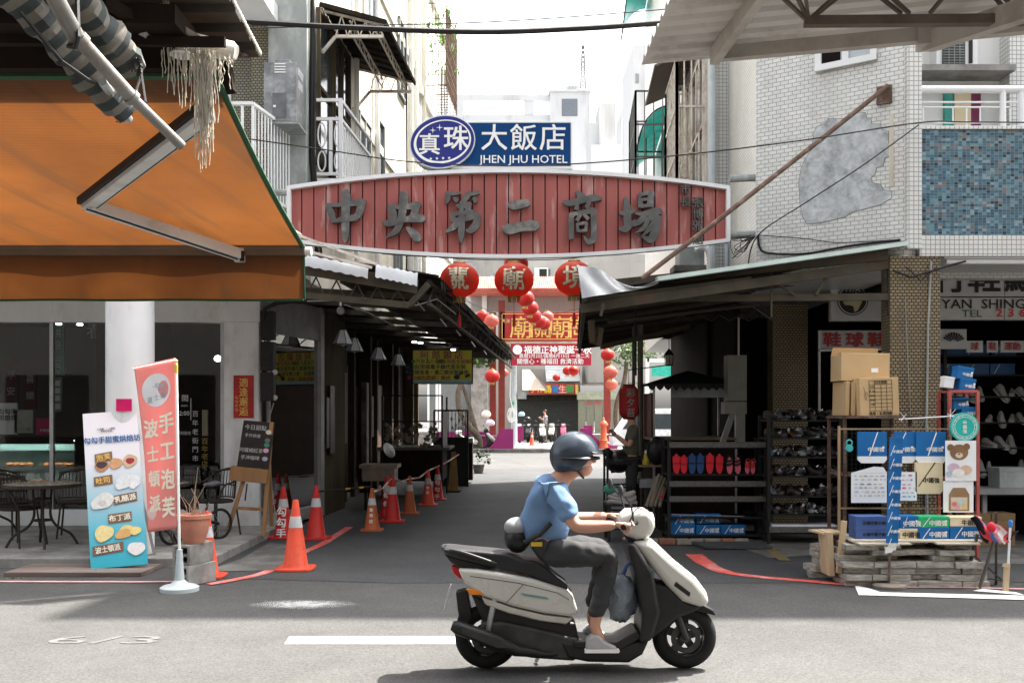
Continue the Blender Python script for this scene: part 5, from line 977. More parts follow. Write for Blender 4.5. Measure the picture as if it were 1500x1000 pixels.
shelf_unit('shoe_rack', 'dark slipper rack with wire lipped shelves standing at the lane corner', 980, 1121, 12.8, .5, [zz(y, 12.8) for y in (783, 757, 734, 712, 694, 655)], 1.32, lip=[None, None, m_lip, m_lip, None, m_lip])
shelf_unit('shoe_rack', 'taller dark rack full of bagged shoes right of the slipper rack', 1126, 1231, 12.5, .45, [zz(y, 12.5) for y in (779, 753, 726, 697, 669, 641, 615)], 1.62, lip=[m_lip, None, None, None, None, None, None])
def slipper(label, group, loc, h, mt, strap, cross=False):
 t = thing('slipper', label, 'slipper', loc, group, world=False); o = [(math.sin(a) * .042 * h / .25 * (1.0 + .14 * math.cos(a)), -.0, h / 2 - math.cos(a) * h / 2) for a in [k * math.pi / 10 for k in range(20)]]
 build('footbed', MB().prism(o, (0, .022, 0)), mt, t, bev=.004)
 b = MB()
 if not cross: b.sheet(lambda u, v: V(((u - .5) * .094 * h / .25, -.001 - .035 * math.sin(math.pi * u), h * (.55 + .40 * v) * 1 - .02 * v)), 10, 4)
 else:
  for z in (.52, .72): b.sheet(lambda u, v: V(((u - .5) * .094 * h / .25, -.001 - .03 * math.sin(math.pi * u), h * z + .028 * v + .02 * (u - .5))), 8, 2)
  b.tube([V((.042 * h / .25 * math.cos(a), -.02, h * .88 + .05 * math.sin(a))) for a in [k * math.pi / 8 for k in range(9)]], .005, 5)
 build('strap', b, strap, t, smooth=True); return t
m_sr = M('red_rubber', (.62, .02, .035), .45, var=.1); m_sn = M('navy_rubber', (.02, .06, .17), .5, var=.1); m_sp = M('pink_rubber', (.62, .12, .16), .5, var=.1)
SG = 'slippers standing on the rack'
for px, mt, st, h, cr, lb in ((991, m_sr, m_sr, .265, 0, 'red slipper at the left end of the rack'), (1002, m_sr, m_sr, .25, 0, 'red slipper second from the left end of the rack, just left of the navy pair'), (1014, m_sn, m_sn, .27, 0, 'left slipper of the navy pair'), (1026, m_sn, m_sn, .27, 0, 'right slipper of the navy pair'), (1040, m_sr, m_sr, .275, 0, 'taller red slipper just right of the navy pair'), (1054, m_sr, m_sr, .26, 0, 'red slipper left of the pink black strapped pair'), (1069, m_sp, m_blackm, .22, 1, 'left slipper of the larger pink pair with black straps'), (1081, m_sp, m_blackm, .22, 1, 'right slipper of the larger pink pair with black straps'), (1095, m_sp, m_ltr_r, .17, 1, 'left slipper of the small pink pair at the right end'), (1103, m_sp, m_ltr_r, .17, 1, 'right slipper of the small pink pair at the right end')):
 slipper(lb, SG, (P(px, 0, 12.78).x, 12.78, zz(694, 12.8)), h, mt, st, cr)
def shoe_box(label, group, c, sx, sy, sz, rz=0, mt=m_bluebox, txt='中國強', tm=m_ltr_w, slash=True, dot=True, th=None, ry=0):
 t = thing('shoe_box', label, 'box', c, group, world=False, rz=rz); t.rotation_euler = (0, ry, rz)
 b = MB(); b.box(-sx / 2, sx / 2, -sy / 2, sy / 2, 0, sz); build('carton', b, mt, t, bev=.003)
 b = MB(); b.box(-sx / 2 - .003, sx / 2 + .003, -sy / 2 - .003, sy / 2 + .003, sz * .8, sz + .003); build('lid', b, mt, t, bev=.002)
 b = MB(); y = -sy / 2 - .005
 if slash: b.poly([(-sx * .36, y, sz * .05), (-sx * .33, y, sz * .05), (-sx * .10, y, sz * .96), (-sx * .13, y, sz * .96)])
 if txt: b.text(txt, (sx * .14, y, sz * .42), th or sz * .36, bold=.03)
 if dot: b.poly([(sx * .40 + sz * .09 * math.cos(a), y, sz * .62 + sz * .09 * math.sin(a)) for a in [k * .628 for k in range(10)]])
 if b.v: build('print', b, tm, t)
 return t
BG = 'blue shoe boxes on the bottom of the slipper rack'
z0 = zz(783, 12.8)
for px, z, lb in ((1001, 0, 'blue shoe box at left of the bottom row'), (1038, 0, 'blue shoe box in the middle of the bottom row'), (1074, 0, 'blue shoe box at right of the bottom row'), (1001, .125, 'left blue shoe box of the upper row'), (1038, .14, 'right blue shoe box of the upper row')): shoe_box(lb + ' on the slipper rack floor', BG, (P(px, 0, 12.85).x, 12.98, z0 + z), .31, .24, .12, th=.062)
b = MB(); b.bar(P(984, 753, 12.78), P(1090, 756, 12.78), .012); single('shelf_rail', b, m_steel, 'thin metal rail across the blue boxes on the slipper rack', 'rail', P(1036, 755, 12.78))
rnd = random.Random(33); SG2 = 'bagged shoes on the tall rack'
base = [shoe('dull dark shoe in a clear bag on the tall rack', SG2, (0, 0, -30), 0, m, m_ltr_k) for m in (m_ds, m_gs, m_bs, m_os)]; base += [shoe('dull dark shoe in a clear bag on the tall rack', SG2, (0, 0, -30), 0, m, m_shade_w) for m in (m_gs,)]; used = set()
rows = (615, 641, 669, 697, 726, 753); names = ('top', 'second', 'third', 'fourth', 'fifth', 'lowest'); kindn = ('black', 'grey', 'blue grey', 'tan', 'pale grey')
for ri, y in enumerate(rows):
 for i in range(7):
  k = 3 if (ri == 1 and i == 2) else 2 if (ri == 2 and i < 2) else rnd.choice((0, 0, 1, 4, 0)); loc = (P(1134 + i * 14.5 + rnd.uniform(-2, 2), 0, 12.55).x, 12.62 + rnd.uniform(0, .1), zz(y, 12.5) + .001); rz = rnd.uniform(-.9, .9)
  lb = '%s shoe on the %s shelf of the tall rack, number %s from the left' % (kindn[k], names[ri], ('one', 'two', 'three', 'four', 'five', 'six', 'seven')[i]); lb = lb.replace('number one from the left', 'leftmost in its row').replace('number seven from the left', 'rightmost in its row').replace('number two from the left', 'second from the left').replace('number three from the left', 'third from the left').replace('number four from the left', 'middle of its row').replace('number five from the left', 'third from the right').replace('number six from the left', 'second from the right')
  if k not in used: used.add(k); o = base[k]; o.location = loc; o.rotation_euler = (0, 0, rz); o['label'] = lb
  else: o = copy_tree(base[k], loc, rz, lb)
b = MB()
for ri, y in enumerate(rows):
 for i in range(6):
  cx, z = P(1142 + i * 16, 0, 12.55).x, zz(y, 12.5) + .01; r_ = rnd.uniform(.05, .075); n0 = len(b.v); b.ell((cx, 12.62, z + .05), (.08, .1, r_), 9, 6)
  for j in range(n0, len(b.v)): b.v[j] += V((rnd.uniform(-.02, .02), rnd.uniform(-.02, .02), rnd.uniform(-.012, .03)))
build_o = struct('plastic_wrapping', b, glass_mat('clear_plastic', (.85, .85, .85), .03, .12), kind='stuff')
for px, lb in ((1155, 'left'), (1203, 'right')):
 t = shoe_box('%s flat white red flashed shoe box at the bottom of the tall rack' % lb, 'white boxes on the tall rack', (P(px, 0, 12.5).x, 12.66, zz(779, 12.5)), .40, .28, .085, mt=m_paper, txt=None, slash=False, dot=False)
 b = MB(); b.poly([(-.1, -.148, .02), (.02, -.148, .045), (.06, -.148, .06), (-.09, -.148, .06)]); build('print', b, m_ltr_r, t)
shelf_unit('shoe_shelf', 'dark wall shelf with pale canvas shoes inside the shop at the right edge', 1384, 1560, 13.2, .4, [zz(y, 13.2) for y in (520, 548, 580, 618, 655, 690, 724)], 2.5)
ws = shoe('x', 'pale shoes inside the shop', (0, 0, -30), 0, m_ws, m_shade_w); fst = True
for ri, y in enumerate((580, 618, 655, 690)):
 for i in range(8):
  if (ri + i) % 5 == 4 or rnd.random() < .15: continue
  loc = (P(1392 + i * 15.5 + rnd.uniform(-2, 2), 0, 13.25).x, 13.33, zz(y, 13.2) + .001); rz = rnd.uniform(-.7, .7); lb = 'pale canvas shoe standing toe forward on the dark shelves inside the shop'
  if fst: ws.location = loc; ws['label'] = lb; fst = False; ws.rotation_euler = (.75, 0, rz)
  else: o = copy_tree(ws, loc, rz, lb, scale=rnd.uniform(.8, 1.08)); o.rotation_euler = (rnd.choice((.75, .3, .05)), 0, rz)
DB = 'dark blue shoe boxes on the shop shelf'
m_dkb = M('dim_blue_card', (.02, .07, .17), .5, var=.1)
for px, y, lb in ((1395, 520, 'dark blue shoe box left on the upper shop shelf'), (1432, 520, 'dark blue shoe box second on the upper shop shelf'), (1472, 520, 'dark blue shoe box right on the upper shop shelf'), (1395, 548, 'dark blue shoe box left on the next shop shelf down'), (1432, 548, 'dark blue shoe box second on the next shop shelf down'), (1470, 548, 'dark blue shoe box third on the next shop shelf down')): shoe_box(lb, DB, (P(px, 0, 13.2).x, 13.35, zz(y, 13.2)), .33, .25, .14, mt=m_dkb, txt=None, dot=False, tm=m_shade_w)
b = MB(); fbox(b, 1428, 716, 1560, 724, 12.2, .6); fbox(b, 1440, 724, 1446, 800, 12.3, .04); fbox(b, 1550, 724, 1556, 800, 12.3, .04); single('counter', b, M('grey_counter', (.25, .25, .25), .5), 'grey counter top inside the shoe shop at the right edge', 'counter', P(1490, 780, 12.3))
t = shoe_box('pale grey box standing on the shop counter at the right edge', None, (P(1497, 0, 12.2).x, 12.5, zz(716, 12.2)), .4, .3, .25, mt=m_greyp, txt=None, slash=False, dot=False)
for px, y, D, lb in ((1443, 800, 12.1, 'cardboard carton on the floor under the shop counter, left'), (1478, 800, 12.1, 'cardboard carton on the floor under the shop counter, right')): shoe_box(lb, 'cartons under the counter', (P(px, 0, D).x, D + .3, 0.01), .3, .3, .4, mt=M('dim_cardboard', (.22, .14, .07), .8), txt=None, slash=False, dot=False)
GPp = 'grey paving slabs stacked under the stall board'; rnd = random.Random(14)
slab = None
b = MB(); b.box(-.5, .5, -.5, .5, 0, 1)
lay = [(855, 9.5, 0), (843, 9.5, .13), (829, 9.55, .06), (817, 9.5, 0)]
zc_ = 0.0
for li in range(7):
 h = rnd.choice((.062, .068, .058)); x = 3.13 + rnd.uniform(-.03, .06)
 if li > 3: h = .055
 while x < 4.36:
  wd = rnd.uniform(.22, .44); wd = min(wd, 4.5 - x)
  if not (li > 3 and rnd.random() < .35) and not (li == 2 and 3.5 < x < 3.62):
   c = (x + wd / 2, 9.62 + rnd.uniform(-.05, .05) + (.06 if li > 3 else 0), zc_)
   if slab is None:
    slab = single('stone_slab', b, M('weathered_paver', (.38, .355, .31), .85, var=.4, scale=4, bump=.6, dirt=(.12, .105, .09), dirt_amt=.5), 'grey concrete paving slab in the dry stack under the stall board', 'stone slab', (0, 0, 0), GPp); slab.location = c; o = slab
   else: o = slab.copy(); COL.objects.link(o); o.location = c
   o.scale = (wd - .012, .3 + rnd.uniform(0, .25), h - .006); o.rotation_euler = (0, 0, rnd.uniform(-.05, .05))
  x += wd
 zc_ += h
ZT = zc_ + .015
for i in range(5):
 o = slab.copy(); COL.objects.link(o); o.location = (3.18 + rnd.uniform(-.05, .05), 9.98 + rnd.uniform(-.05, .05), i * .068); o.scale = (.32, .22, .062); o.rotation_euler = (0, 0, rnd.uniform(-.3, .3)); o['label'] = 'grey brown paver in the short pile at the left back of the stall'; o['group'] = 'pavers piled at the left of the stall'
b = MB(); b.box(3.22, 4.45, 9.42, 9.95, ZT, ZT + .018); b.rbox((3.5, 9.42, ZT - .008), .5, .18, .014, rz=.06); b.rbox((4.2, 9.43, ZT - .008), .4, .16, .014, rz=-.04)
m_board = M('pale_board', (.52, .46, .37), .7, var=.2, scale=4, stretch=(.2, 1, 1)); single('stall_board', b, m_board, 'pale wooden boards laid over the stacked paving slabs', 'board', (3.8, 9.7, ZT))
b = MB(); b.rbox((3.08, 9.75, .28), .05, .3, .42, ry=-.05); b.rbox((3.16, 9.55, .36), .05, .04, .5, ry=.1); b.rbox((3.12, 9.85, .47), .25, .3, .02, rz=.2); single('broken_crate', b, m_woodp, 'broken pale wooden crate leaning at the left end of the slab stack', 'crate', (3.1, 9.75, .05))
DGp = 9.85; g0, g1 = P(1229, 744, DGp), P(1392, 628, DGp); b = MB()
for i in range(27): x = g0.x + (g1.x - g0.x) * i / 26; b.bar((x, DGp, g0.z), (x, DGp, g1.z), .004)
for i in range(19): z = g0.z + (g1.z - g0.z) * i / 18; b.bar((g0.x, DGp + .004, z), (g1.x, DGp + .004, z), .004)
gp = thing('wire_grid', 'black wire grid panel on which the blue bags hang', 'display panel', (g0.x, DGp, ZT)); build('mesh', b, m_blackm, gp); b = MB(); b.bar((g0.x, DGp, .0), (g0.x, DGp, g1.z + .03), .022); b.bar((g1.x, DGp, .0), (g1.x, DGp, g1.z + .03), .022); b.bar((g0.x, DGp, g1.z), (g1.x, DGp, g1.z), .015); b.bar((g0.x, DGp, g0.z), (g1.x, DGp, g0.z), .015); build('frame', b, M('wooden_grid_frame', (.33, .22, .13), .7), gp)
def flat(name, label, cat, x0, y0, x1, y1, D, mt, th=.012, group=None, chop=0, bottom=None):
 """thin printed sheet or bag hanging at real depth, returns thing and a pixel->point map on its face"""
 t = thing(name, label, cat, P((x0 + x1) / 2, y1, D), group); b = MB()
 b.prism([P(x0, y0, D), P(x1, y0, D), P(x1, y1 - chop, D), P(x1 - chop, y1, D), P(x0 + chop, y1, D), P(x0, y1 - chop, D)] if chop else [P(x0, y0, D), P(x1, y0, D), P(x1, y1, D), P(x0, y1, D)], (0, th, 0)); build('sheet', b, mt, t)
 return t, (lambda x, y, k=1: P(x, y, D - .003 * k))
for x0, x1, D, lb in ((1257, 1299, 9.76, 'left blue shoe bag with white slash hanging on the wire grid'), (1310, 1341, 9.78, 'middle blue shoe bag on the wire grid behind the vertical strip of bags'), (1342, 1386, 9.76, 'right blue shoe bag with white slash hanging on the wire grid')):
 t, q = flat('shoe_bag', lb, 'bag', x0, 632, x1, 668, D, m_bluebox, .03, 'blue shoe bags hung on the wire grid')
 b = MB(); b.prism([P(x0, 668, D), P(x1, 668, D), P(x1, 673, D), P(x1 - 4, 678, D), P(x0 + 5, 678, D), P(x0, 673, D)], (0, .028, 0)); build('bag_base', b, m_paper, t)
 b = MB(); w_ = x1 - x0; b.poly([q(x0 + w_ * .38 , 667), q(x0 + w_ * .42, 667), q(x0 + w_ * .70, 633), q(x0 + w_ * .66, 633)]) if w_ > 35 else b.poly([q(x0 + 8, 650), q(x0 + 9.5, 650), q(x0 + 18, 633), q(x0 + 16.5, 633)]); b.text('中國強', q(x0 + w_ * .62, 658), .05, bold=.03, sx=1.1); b.poly([q(x1 - 5 + 2 * math.cos(a), 655 + 2 * math.sin(a)) for a in [k * .8 for k in range(8)][::-1]]); build('print', b, m_ltr_w, t)
t, q = flat('shoe_bag', 'cream shoe bag with a black slash hanging below the right blue bag', 'bag', 1341, 677, 1381, 723, 9.74, m_cream, .03, chop=4); b = MB(); b.poly([q(1345, 712), q(1346.5, 712), q(1371, 677), q(1369, 677)]); b.text('中國強', q(1364, 703), .055, bold=.03); build('print', b, m_ltr_k, t)
def leaflet(label, x0, y0, x1, y1, mt, cols, seed, D=9.74):
 t, q = flat('product_leaflet', label, 'leaflet', x0, y0, x1, y1, D, mt, .006); rnd = random.Random(seed); mm = [M('leaflet_ink', c, .6) for c in cols]; bs = [MB() for _ in mm]; k = 1.0; yy = y0 + 5
 while yy < y1 - 5:
  xx = x0 + 4
  while xx < x1 - 5:
   w_, h_ = rnd.uniform(3, 8), rnd.uniform(1.5, 3.5); i = rnd.randrange(len(mm)); bs[i].poly([q(xx + w_ / 2 + w_ / 2 * math.cos(a), yy + h_ / 2 * math.sin(a), k) for a in [j * .9 for j in range(7)][::-1]]); k += .02; xx += w_ + rnd.uniform(1, 3)
  yy += rnd.uniform(5, 7)
 for m, b in zip(mm, bs):
  if b.v: build('print', b, m, t)
 return t, q
t, q = leaflet('white leaflet with small grey shoe pictures hanging left of the blue strip', 1247, 692, 1299, 736, m_paper, [(.3, .34, .4), (.5, .55, .6), (.55, .5, .35)], 3); b = MB(); b.poly([q(1247, 692), q(1299, 692), q(1294, 684), q(1280, 683), q(1262, 688)]); build('print', b, m_paper, t)
leaflet('pink and white leaflet with blue print right of the blue strip', 1317, 691, 1343, 733, m_paper, [(.65, .2, .35), (.2, .3, .55), (.6, .5, .6)], 5)
t, q = flat('poster', 'white poster with a round brown bear face and pastel blobs beside the round turquoise fan', 'poster', 1385, 645, 1430, 704, 9.66, m_paper, .008)
for cx, cy, rx, ry, cl, k in ((1405, 662, 13.5, 11.5, (.22, .12, .06), 1), (1392.5, 655, 5, 5, (.20, .11, .055), 1.3), (1416, 654, 5, 5, (.20, .11, .055), 1.3), (1405, 666.5, 5.5, 4, (.6, .5, .38), 1.6), (1405, 664.5, 1.5, 1.1, (.02, .02, .02), 2), (1397, 685, 9, 7, (.55, .42, .5), 1), (1415, 688, 9, 7, (.62, .42, .3), 1), (1404, 692, 9, 6, (.75, .7, .68), 1.5), (1390, 694, 5, 4, (.45, .55, .65), 1.8)):
 build('print', MB().poly([q(cx + rx * math.cos(a), cy + ry * math.sin(a), k) for a in [j * .314 for j in range(20)][::-1]]), M('poster_ink', cl, .6), t)
t, q = flat('poster', 'white poster of a brown handled gift box hanging under the bear poster', 'poster', 1382, 704, 1426, 750, 9.67, m_paper, .008)
for pts, cl, k in (([(1390, 748), (1390, 724), (1396, 714), (1414, 714), (1420, 724), (1420, 748)], (.28, .17, .09), 1), ([(1393, 746), (1393, 728), (1417, 728), (1417, 746)], (.55, .48, .38), 1.5)): build('print', MB().poly([q(x, y, k) for x, y in pts][::-1]), M('poster_ink', cl, .6), t)
b = MB()
for i, (cx, cy, cl) in enumerate(((1398, 738, (.6, .15, .15)), (1408, 735, (.4, .5, .55)), (1413, 741, (.6, .45, .15)), (1402, 743, (.55, .3, .4)))): build('print', MB().poly([q(cx + 4 * math.cos(a), cy + 3.5 * math.sin(a), 2 + i * .1) for a in [j * .7 for j in range(9)][::-1]]), M('poster_ink', cl, .6), t)
zb = ZT + .019; BX = lambda px, D=9.62: P(px, 0, D).x; PB = M('violet_blue_card', (.06, .11, .29), .5)
bs_ = [(1271, 0, .30, .105, PB, '正國玲電子商城', m_ltr_k, 0, 'violet blue printed box, lower of two at the left of the board'), (1271, .108, .30, .105, PB, '正國玲電子商城', m_ltr_k, 0, 'violet blue printed box, upper of two at the left of the board'),
 (1325, 0, .165, .095, m_cream, '中國強', m_ltr_k, 0, 'cream shoe box end under a blue one behind the blue strip'), (1326, .1, .17, .115, m_bluebox, '中國強', m_ltr_w, 1, 'blue shoe box on the cream one behind the blue strip'),
 (1361, 0, .30, .105, m_bluebox, '中國強', m_ltr_w, 1, 'blue shoe box under the green one on the board'), (1361, .11, .30, .1, m_greencard, '中國強', m_ltr_w, 1, 'green shoe box with white slash in the middle of the board'),
 (1408, 0, .305, .115, m_bluebox, '中國強', m_ltr_w, 1, 'blue shoe box at the right end of the board'), (1408, .12, .30, .085, m_cream, '牛頭牌', m_ltr_k, 0, 'cream shoe box on the blue one at the right end')]
for px, dz, sx, sz, mt, tx, tm, sl_, lb in bs_: shoe_box(lb, 'shoe boxes on the stall board', (BX(px), 9.62, zb + dz), sx, .2, sz, mt=mt, txt=tx, tm=tm, slash=bool(sl_), dot=bool(sl_), th=.058 if len(tx) < 5 else .036)
t = thing('bag_strip', 'tall strip of small blue shoe bags hanging on a pole with a round base', 'banner', P(1305, 860, 9.35)); D = 9.35
b = MB(); q = P(1304, 860, D); b.tube([(q.x, D + .03, .03), P(1307, 635, D + .03)], .012, 8); build('pole', b, m_rust, t)
b = MB(); b.lathe([(.0, .0), (.155, 0), (.155, .022), (.13, .034), (.0, .036)], (q.x, D + .03, .004), 24); build('base_plate', b, M('mossy_iron_disc', (.2, .17, .14), .8, var=.3), t)
xs_ = lambda y: 1301 + 17 * (808 - y) / 168 * .35
b = MB(); b.sheet(lambda u, v: P(xs_(640 + 160 * v) - 3 + (20 - 2 * v) * u - 1, 640 + 160 * v, D + .008 * math.sin(v * 22) + .012 * math.sin(u * 3)), 4, 40); st = build('strip', b, m_bluebox, t); so_ = st.modifiers.new('thickness', 'SOLIDIFY'); so_.thickness = .006
b = MB(); b.prism([P(1296, 799, D - .001), P(1314, 797, D - .001), P(1312, 806, D - .001), P(1309, 805, D - .001), P(1306, 809, D - .001), P(1297, 810, D - .001)], (0, .01, 0))
for i in range(8):
 y = 660 + i * 19.5; x = xs_(y) - 3; b.text('中國強', P(x + 12, y + 1, D - .025), .032, bold=.03, y=(.15, 0, 1)); b.poly([P(x + 1, y + 7, D - .022), P(x + 2, y + 7, D - .022), P(x + 8, y - 8, D - .022), P(x + 7, y - 8, D - .022)])
build('print', b, m_ltr_w, t)
t = thing('display_shelf', 'dark shelf frame at head height carrying cardboard boxes behind the wire grid', 'shelf', (3.6, 10.3, 0))
b = MB(); p, q = P(1228, 0, 10.3).x, P(1322, 0, 10.3).x; [b.box(x - .015, x + .015, d - .015, d + .015, 0, 1.605) for x in (p, q) for d in (10.1, 10.6)]; build('post', b, m_rust, t); b = MB(); b.box(p - .02, q + .05, 10.0, 10.65, 1.588, 1.615); b.box(p, q, 10.05, 10.6, 1.0, 1.02); build('shelf_board', b, m_rust, t)
def carton(label, c, sx, sy, sz, rz=0, ry=0):
 t = thing('cardboard_box', label, 'box', c, 'cardboard boxes on the head-high shelf', world=False); t.rotation_euler = (0, ry, rz); b = MB(); b.box(-sx / 2, sx / 2, -sy / 2, sy / 2, 0, sz); build('carton', b, m_card, t, bev=.004)
 b = MB(); b.box(-sx / 2 - .001, sx / 2 + .001, -sy / 2 + sy * .47, -sy / 2 + sy * .53, sz, sz + .002); build('tape', b, m_woodp, t); return t
z_ = 1.617; k1 = 10.2 / F
t = carton('tall cardboard box with a printed table and handwriting on its face', (P(1290, 0, 10.05).x, 10.25, z_), .395, .36, .385, .0, -.035)
b = MB(); w_, y = .395, -.185
for i in range(9): z = .05 + .305 * i / 8; b.box(-.1, .13, y, y + .002, z - .0015, z + .0015)
for x in (-.1, -.045, .02, .075, .13): b.box(x - .0015, x + .0015, y, y + .002, .05, .355 if x in (-.1, .13) else .315)
b.text('日日用紙', (.015, y, .338), .035, bold=.02); b.text('男用・女用用紙', (.01, y, .025), .034, bold=.04)
for i in range(5): b.text(('中號', '厚 300', '國號', '數量', '入數')[i], (-.072, y, .295 - .045 * i), .024); 
b.tube([(-.13 + .018 * math.cos(a), y, .2 + .04 * math.sin(a)) for a in [j * .5 for j in range(11)]] + [(-.16, y, .3)], .0015, 4); build('print', b, m_ltr_k, t)
t = carton('cardboard box with a small white label lying above the folded cartons', (P(1265, 0, 10.3).x, 10.42, z_ + .355), .5, .34, .27, .0, .015); build('label', MB().box(.06, .13, -.173, -.171, .09, .135), m_paper, t); b = MB(); b.prism([(-.25, -.17, .27), (.25, -.17, .27), (.24, -.02, .275), (-.24, -.02, .275)], (0, .002, .02)); b.prism([(-.25, .17, .27), (.25, .17, .27), (.24, .14, .36), (-.24, .14, .36)], (0, .004, 0)); build('flap', b, m_card, t)
for i in range(4): carton('folded cardboard carton standing %s under the labelled box' % ('leftmost', 'second from the left', 'third from the left', 'rightmost')[i], (P(1236 + i * 8, 0, 10.3).x, 10.4 - .02 * i, z_), .04, .42, .35 - .008 * i, 0, .02)
t = thing('red_rack', 'tall thin red metal rack holding small tilted blue shoe boxes', 'rack', P(1411, 780, 9.95)); b = MB(); D = 9.95
for px in (1391, 1432):
 for d in (D, D + .25): x = P(px, 0, D).x; b.bar((x, d, 0), (x, d, 1.86), .03)
for z in (1.86, .98, .45): b.bar((P(1391, 0, D).x, D, z), (P(1432, 0, D).x, D, z), .026); b.bar((P(1391, 0, D).x, D + .25, z), (P(1432, 0, D).x, D + .25, z), .026)
b.bar((P(1391, 0, D).x, D + .25, 1.86), (P(1432, 0, D).x, D, 1.83), .01); build('frame', b, M('faded_red_metal', (.42, .10, .08), .6, var=.2), t); b = MB(); [b.box(P(1391, 0, D).x, P(1432, 0, D).x, D, D + .25, z - .006, z) for z in (1.78, 1.62, 1.45)]; build('shelf_board', b, m_blackm, t)
for px, y, ry, lb in ((1408, 556, .18, 'topmost tilted small blue box on the red rack'), (1412, 573, .12, 'small blue box just below the topmost one on the red rack'), (1404, 599, -.08, 'small blue box inside the red rack, upper'), (1415, 612, .06, 'small blue box inside the red rack, lower')):
 shoe_box(lb, 'small blue boxes on the red rack', P(px, y, D + .1), .155, .14, .125 if y < 580 else .11, txt='中國強', th=.035, ry=ry, slash=False)
shoe_box('small white and red box left of the tilted blue boxes', None, P(1386, 568, D + .1), .1, .1, .11, txt=None, mt=m_paper, slash=False, dot=False, ry=.15)
t = thing('round_fan', 'round turquoise printed fan hanging on the red rack', 'fan', P(1412, 646, 9.7)); c = P(1412, 625, 9.7)
build('rim', MB().lathe([(.14, -.015), (.14, .015)], c, 36, ax=(0, 1, 0)), M('turquoise_print', (.02, .42, .36), .5, var=.06), t); b = MB()
for r0, r1 in ((.118, .113), (.098, .094), (.128, .126)):
 for k in range(36): a0, a1 = k * math.pi / 18, (k + 1) * math.pi / 18; f = lambda r, a: c + V((r * math.cos(a), -.018, r * math.sin(a))); b.quad(f(r0, a1), f(r0, a0), f(r1, a0), f(r1, a1))
for k in range(16): a = k * math.pi / 8 + .2; b.text('CHINA STRONG SUN'[k], c + V((.107 * math.cos(-a), -.018, .107 * math.sin(-a))), .022, x=(math.cos(-a - math.pi / 2), 0, math.sin(-a - math.pi / 2)), y=(math.cos(-a), 0, math.sin(-a)))
b.text('中\n國\n強', c + V((0, -.018, 0)), .042, bold=.04); build('print', b, m_ltr_w, t)
b = MB(); b.tube([P(1316, 614, 9.75), P(1400, 609, 9.75)], .008, 8); single('rod', b, m_chrome, 'thin shiny rod tied between the shelf and the red rack', 'rod', P(1358, 611, 9.75)); b = MB()
for k in range(6): b.tube([P(1392, 608, 9.72), P(1396 + 8 * math.cos(k * 1.05), 606 + 8 * math.sin(k * 1.05), 9.70)], .003, 4)
for k in range(4): b.tube([P(1324, 610, 9.74), P(1322 + 8 * math.cos(k * 1.3 - 2), 610 + 7 * math.sin(k * 1.3 - 2), 9.73)], .003, 4)
single('ribbon_tie', b, m_paper, 'white ribbon ties knotted at the ends of the shiny rod', 'ribbon', P(1392, 608, 9.72))
t = thing('handheld_fan', 'small turquoise handheld fan hanging at the left of the wire grid', 'fan', P(1243, 663, 9.8)); m_tq = M('turquoise_plastic', (.05, .38, .38), .4)
b = MB(); b.lathe([(.036, -.012), (.036, .012)], P(1244, 656, 9.78), 18, ax=(0, 1, 0)); build('fan_head', b, m_tq, t, bev=.003); b = MB(); b.tube([P(1244, 656, 9.78) + V((.028 * math.cos(a), 0, .052 + .028 * math.sin(a))) for a in [k * .5 for k in range(14)]], .007, 6); build('handle', b, m_tq, t)
t = thing('flag_stand', 'dark tripod stand holding folded colourful flags at the right', 'stand', P(1440, 865, 9.3)); D = 9.3; b = MB()
for x0, y0, x1, y1, d in ((1432, 782, 1414, 850, D + .3), (1457, 790, 1433, 866, D), (1459, 750, 1459, 864, D + .25)): b.bar(P(x0, y0, D + .1), P(x1, y1, d), .022)
b.bar(P(1425, 812, D + .15), P(1471, 852, D + .1), .018); b.bar(P(1418, 842, D + .2), P(1468, 850, D + .2), .03, .012); build('leg', b, M('dark_iron_bar', (.07, .06, .05), .6), t)
b = MB(); [b.rbox(P(x, y, D + dd), .026, .026, .09, ry=r_) for x, y, dd, r_ in ((1413, 850, .3, -.25), (1433, 866, 0, -.3))]; build('foot_tip', b, m_woodp, t)
rnd = random.Random(2); 
for i, cl in enumerate(((.012, .012, .014), (.55, .05, .06), (.05, .15, .4), (.6, .25, .3), (.65, .6, .55), (.5, .04, .05), (.012, .012, .014))):
 a = P(1424 + i * 3, 757 + i * 2, D + .05 + .02 * i); e = P(1452 + i * 5, 792 - i * 1.5, D - .02 * i); b = MB(); n_ = 7
 b.sheet(lambda u, v: a.lerp(e, u) + V((.03 * (v - .5) * (1 + u), .02 * math.sin(v * 6 + i) - .01 * i, (v - .5) * .09 * (.35 + u) * (1.2 - u * .5) + .02 * math.sin(u * 7 + i))), 8, 6); build('flag', b, M('flag_cloth', cl, .7, var=.1), t, smooth=True)
b = MB(); b.ell(P(1452, 772, D - .12), (.045, .03, .05), 10, 8); build('flag', b, m_sr, t, smooth=True)
t = thing('broom_pole', 'thin pole with blue plastic top and wooden foot by the right kerb', 'pole', P(1476, 868, 9.15)); D = 9.15; b = MB(); b.tube([P(1476, 840, D), P(1480, 770, D)], .011, 8); build('shaft', b, m_paper, t); b = MB(); b.lathe([(.014, 0), (.02, .03), (.02, .055), (.012, .07)], P(1480, 772, D), 10); build('top', b, M('blue_plastic', (.05, .2, .5), .4), t); b = MB(); b.rbox(P(1474, 846, D), .045, .03, .27, ry=.06); b.rbox(P(1473, 828, D - .02), .055, .01, .03, ry=.3); build('foot_block', b, m_woodp, t)
t = thing('food_cart', 'dark food cart with a scalloped black canopy beyond the slipper rack', 'cart', P(1018, 720, 14.6)); D = 14.4
p, q = P(958, 0, D).x, P(1078, 0, D).x; zt, ze = zz(540, D), zz(562, D)
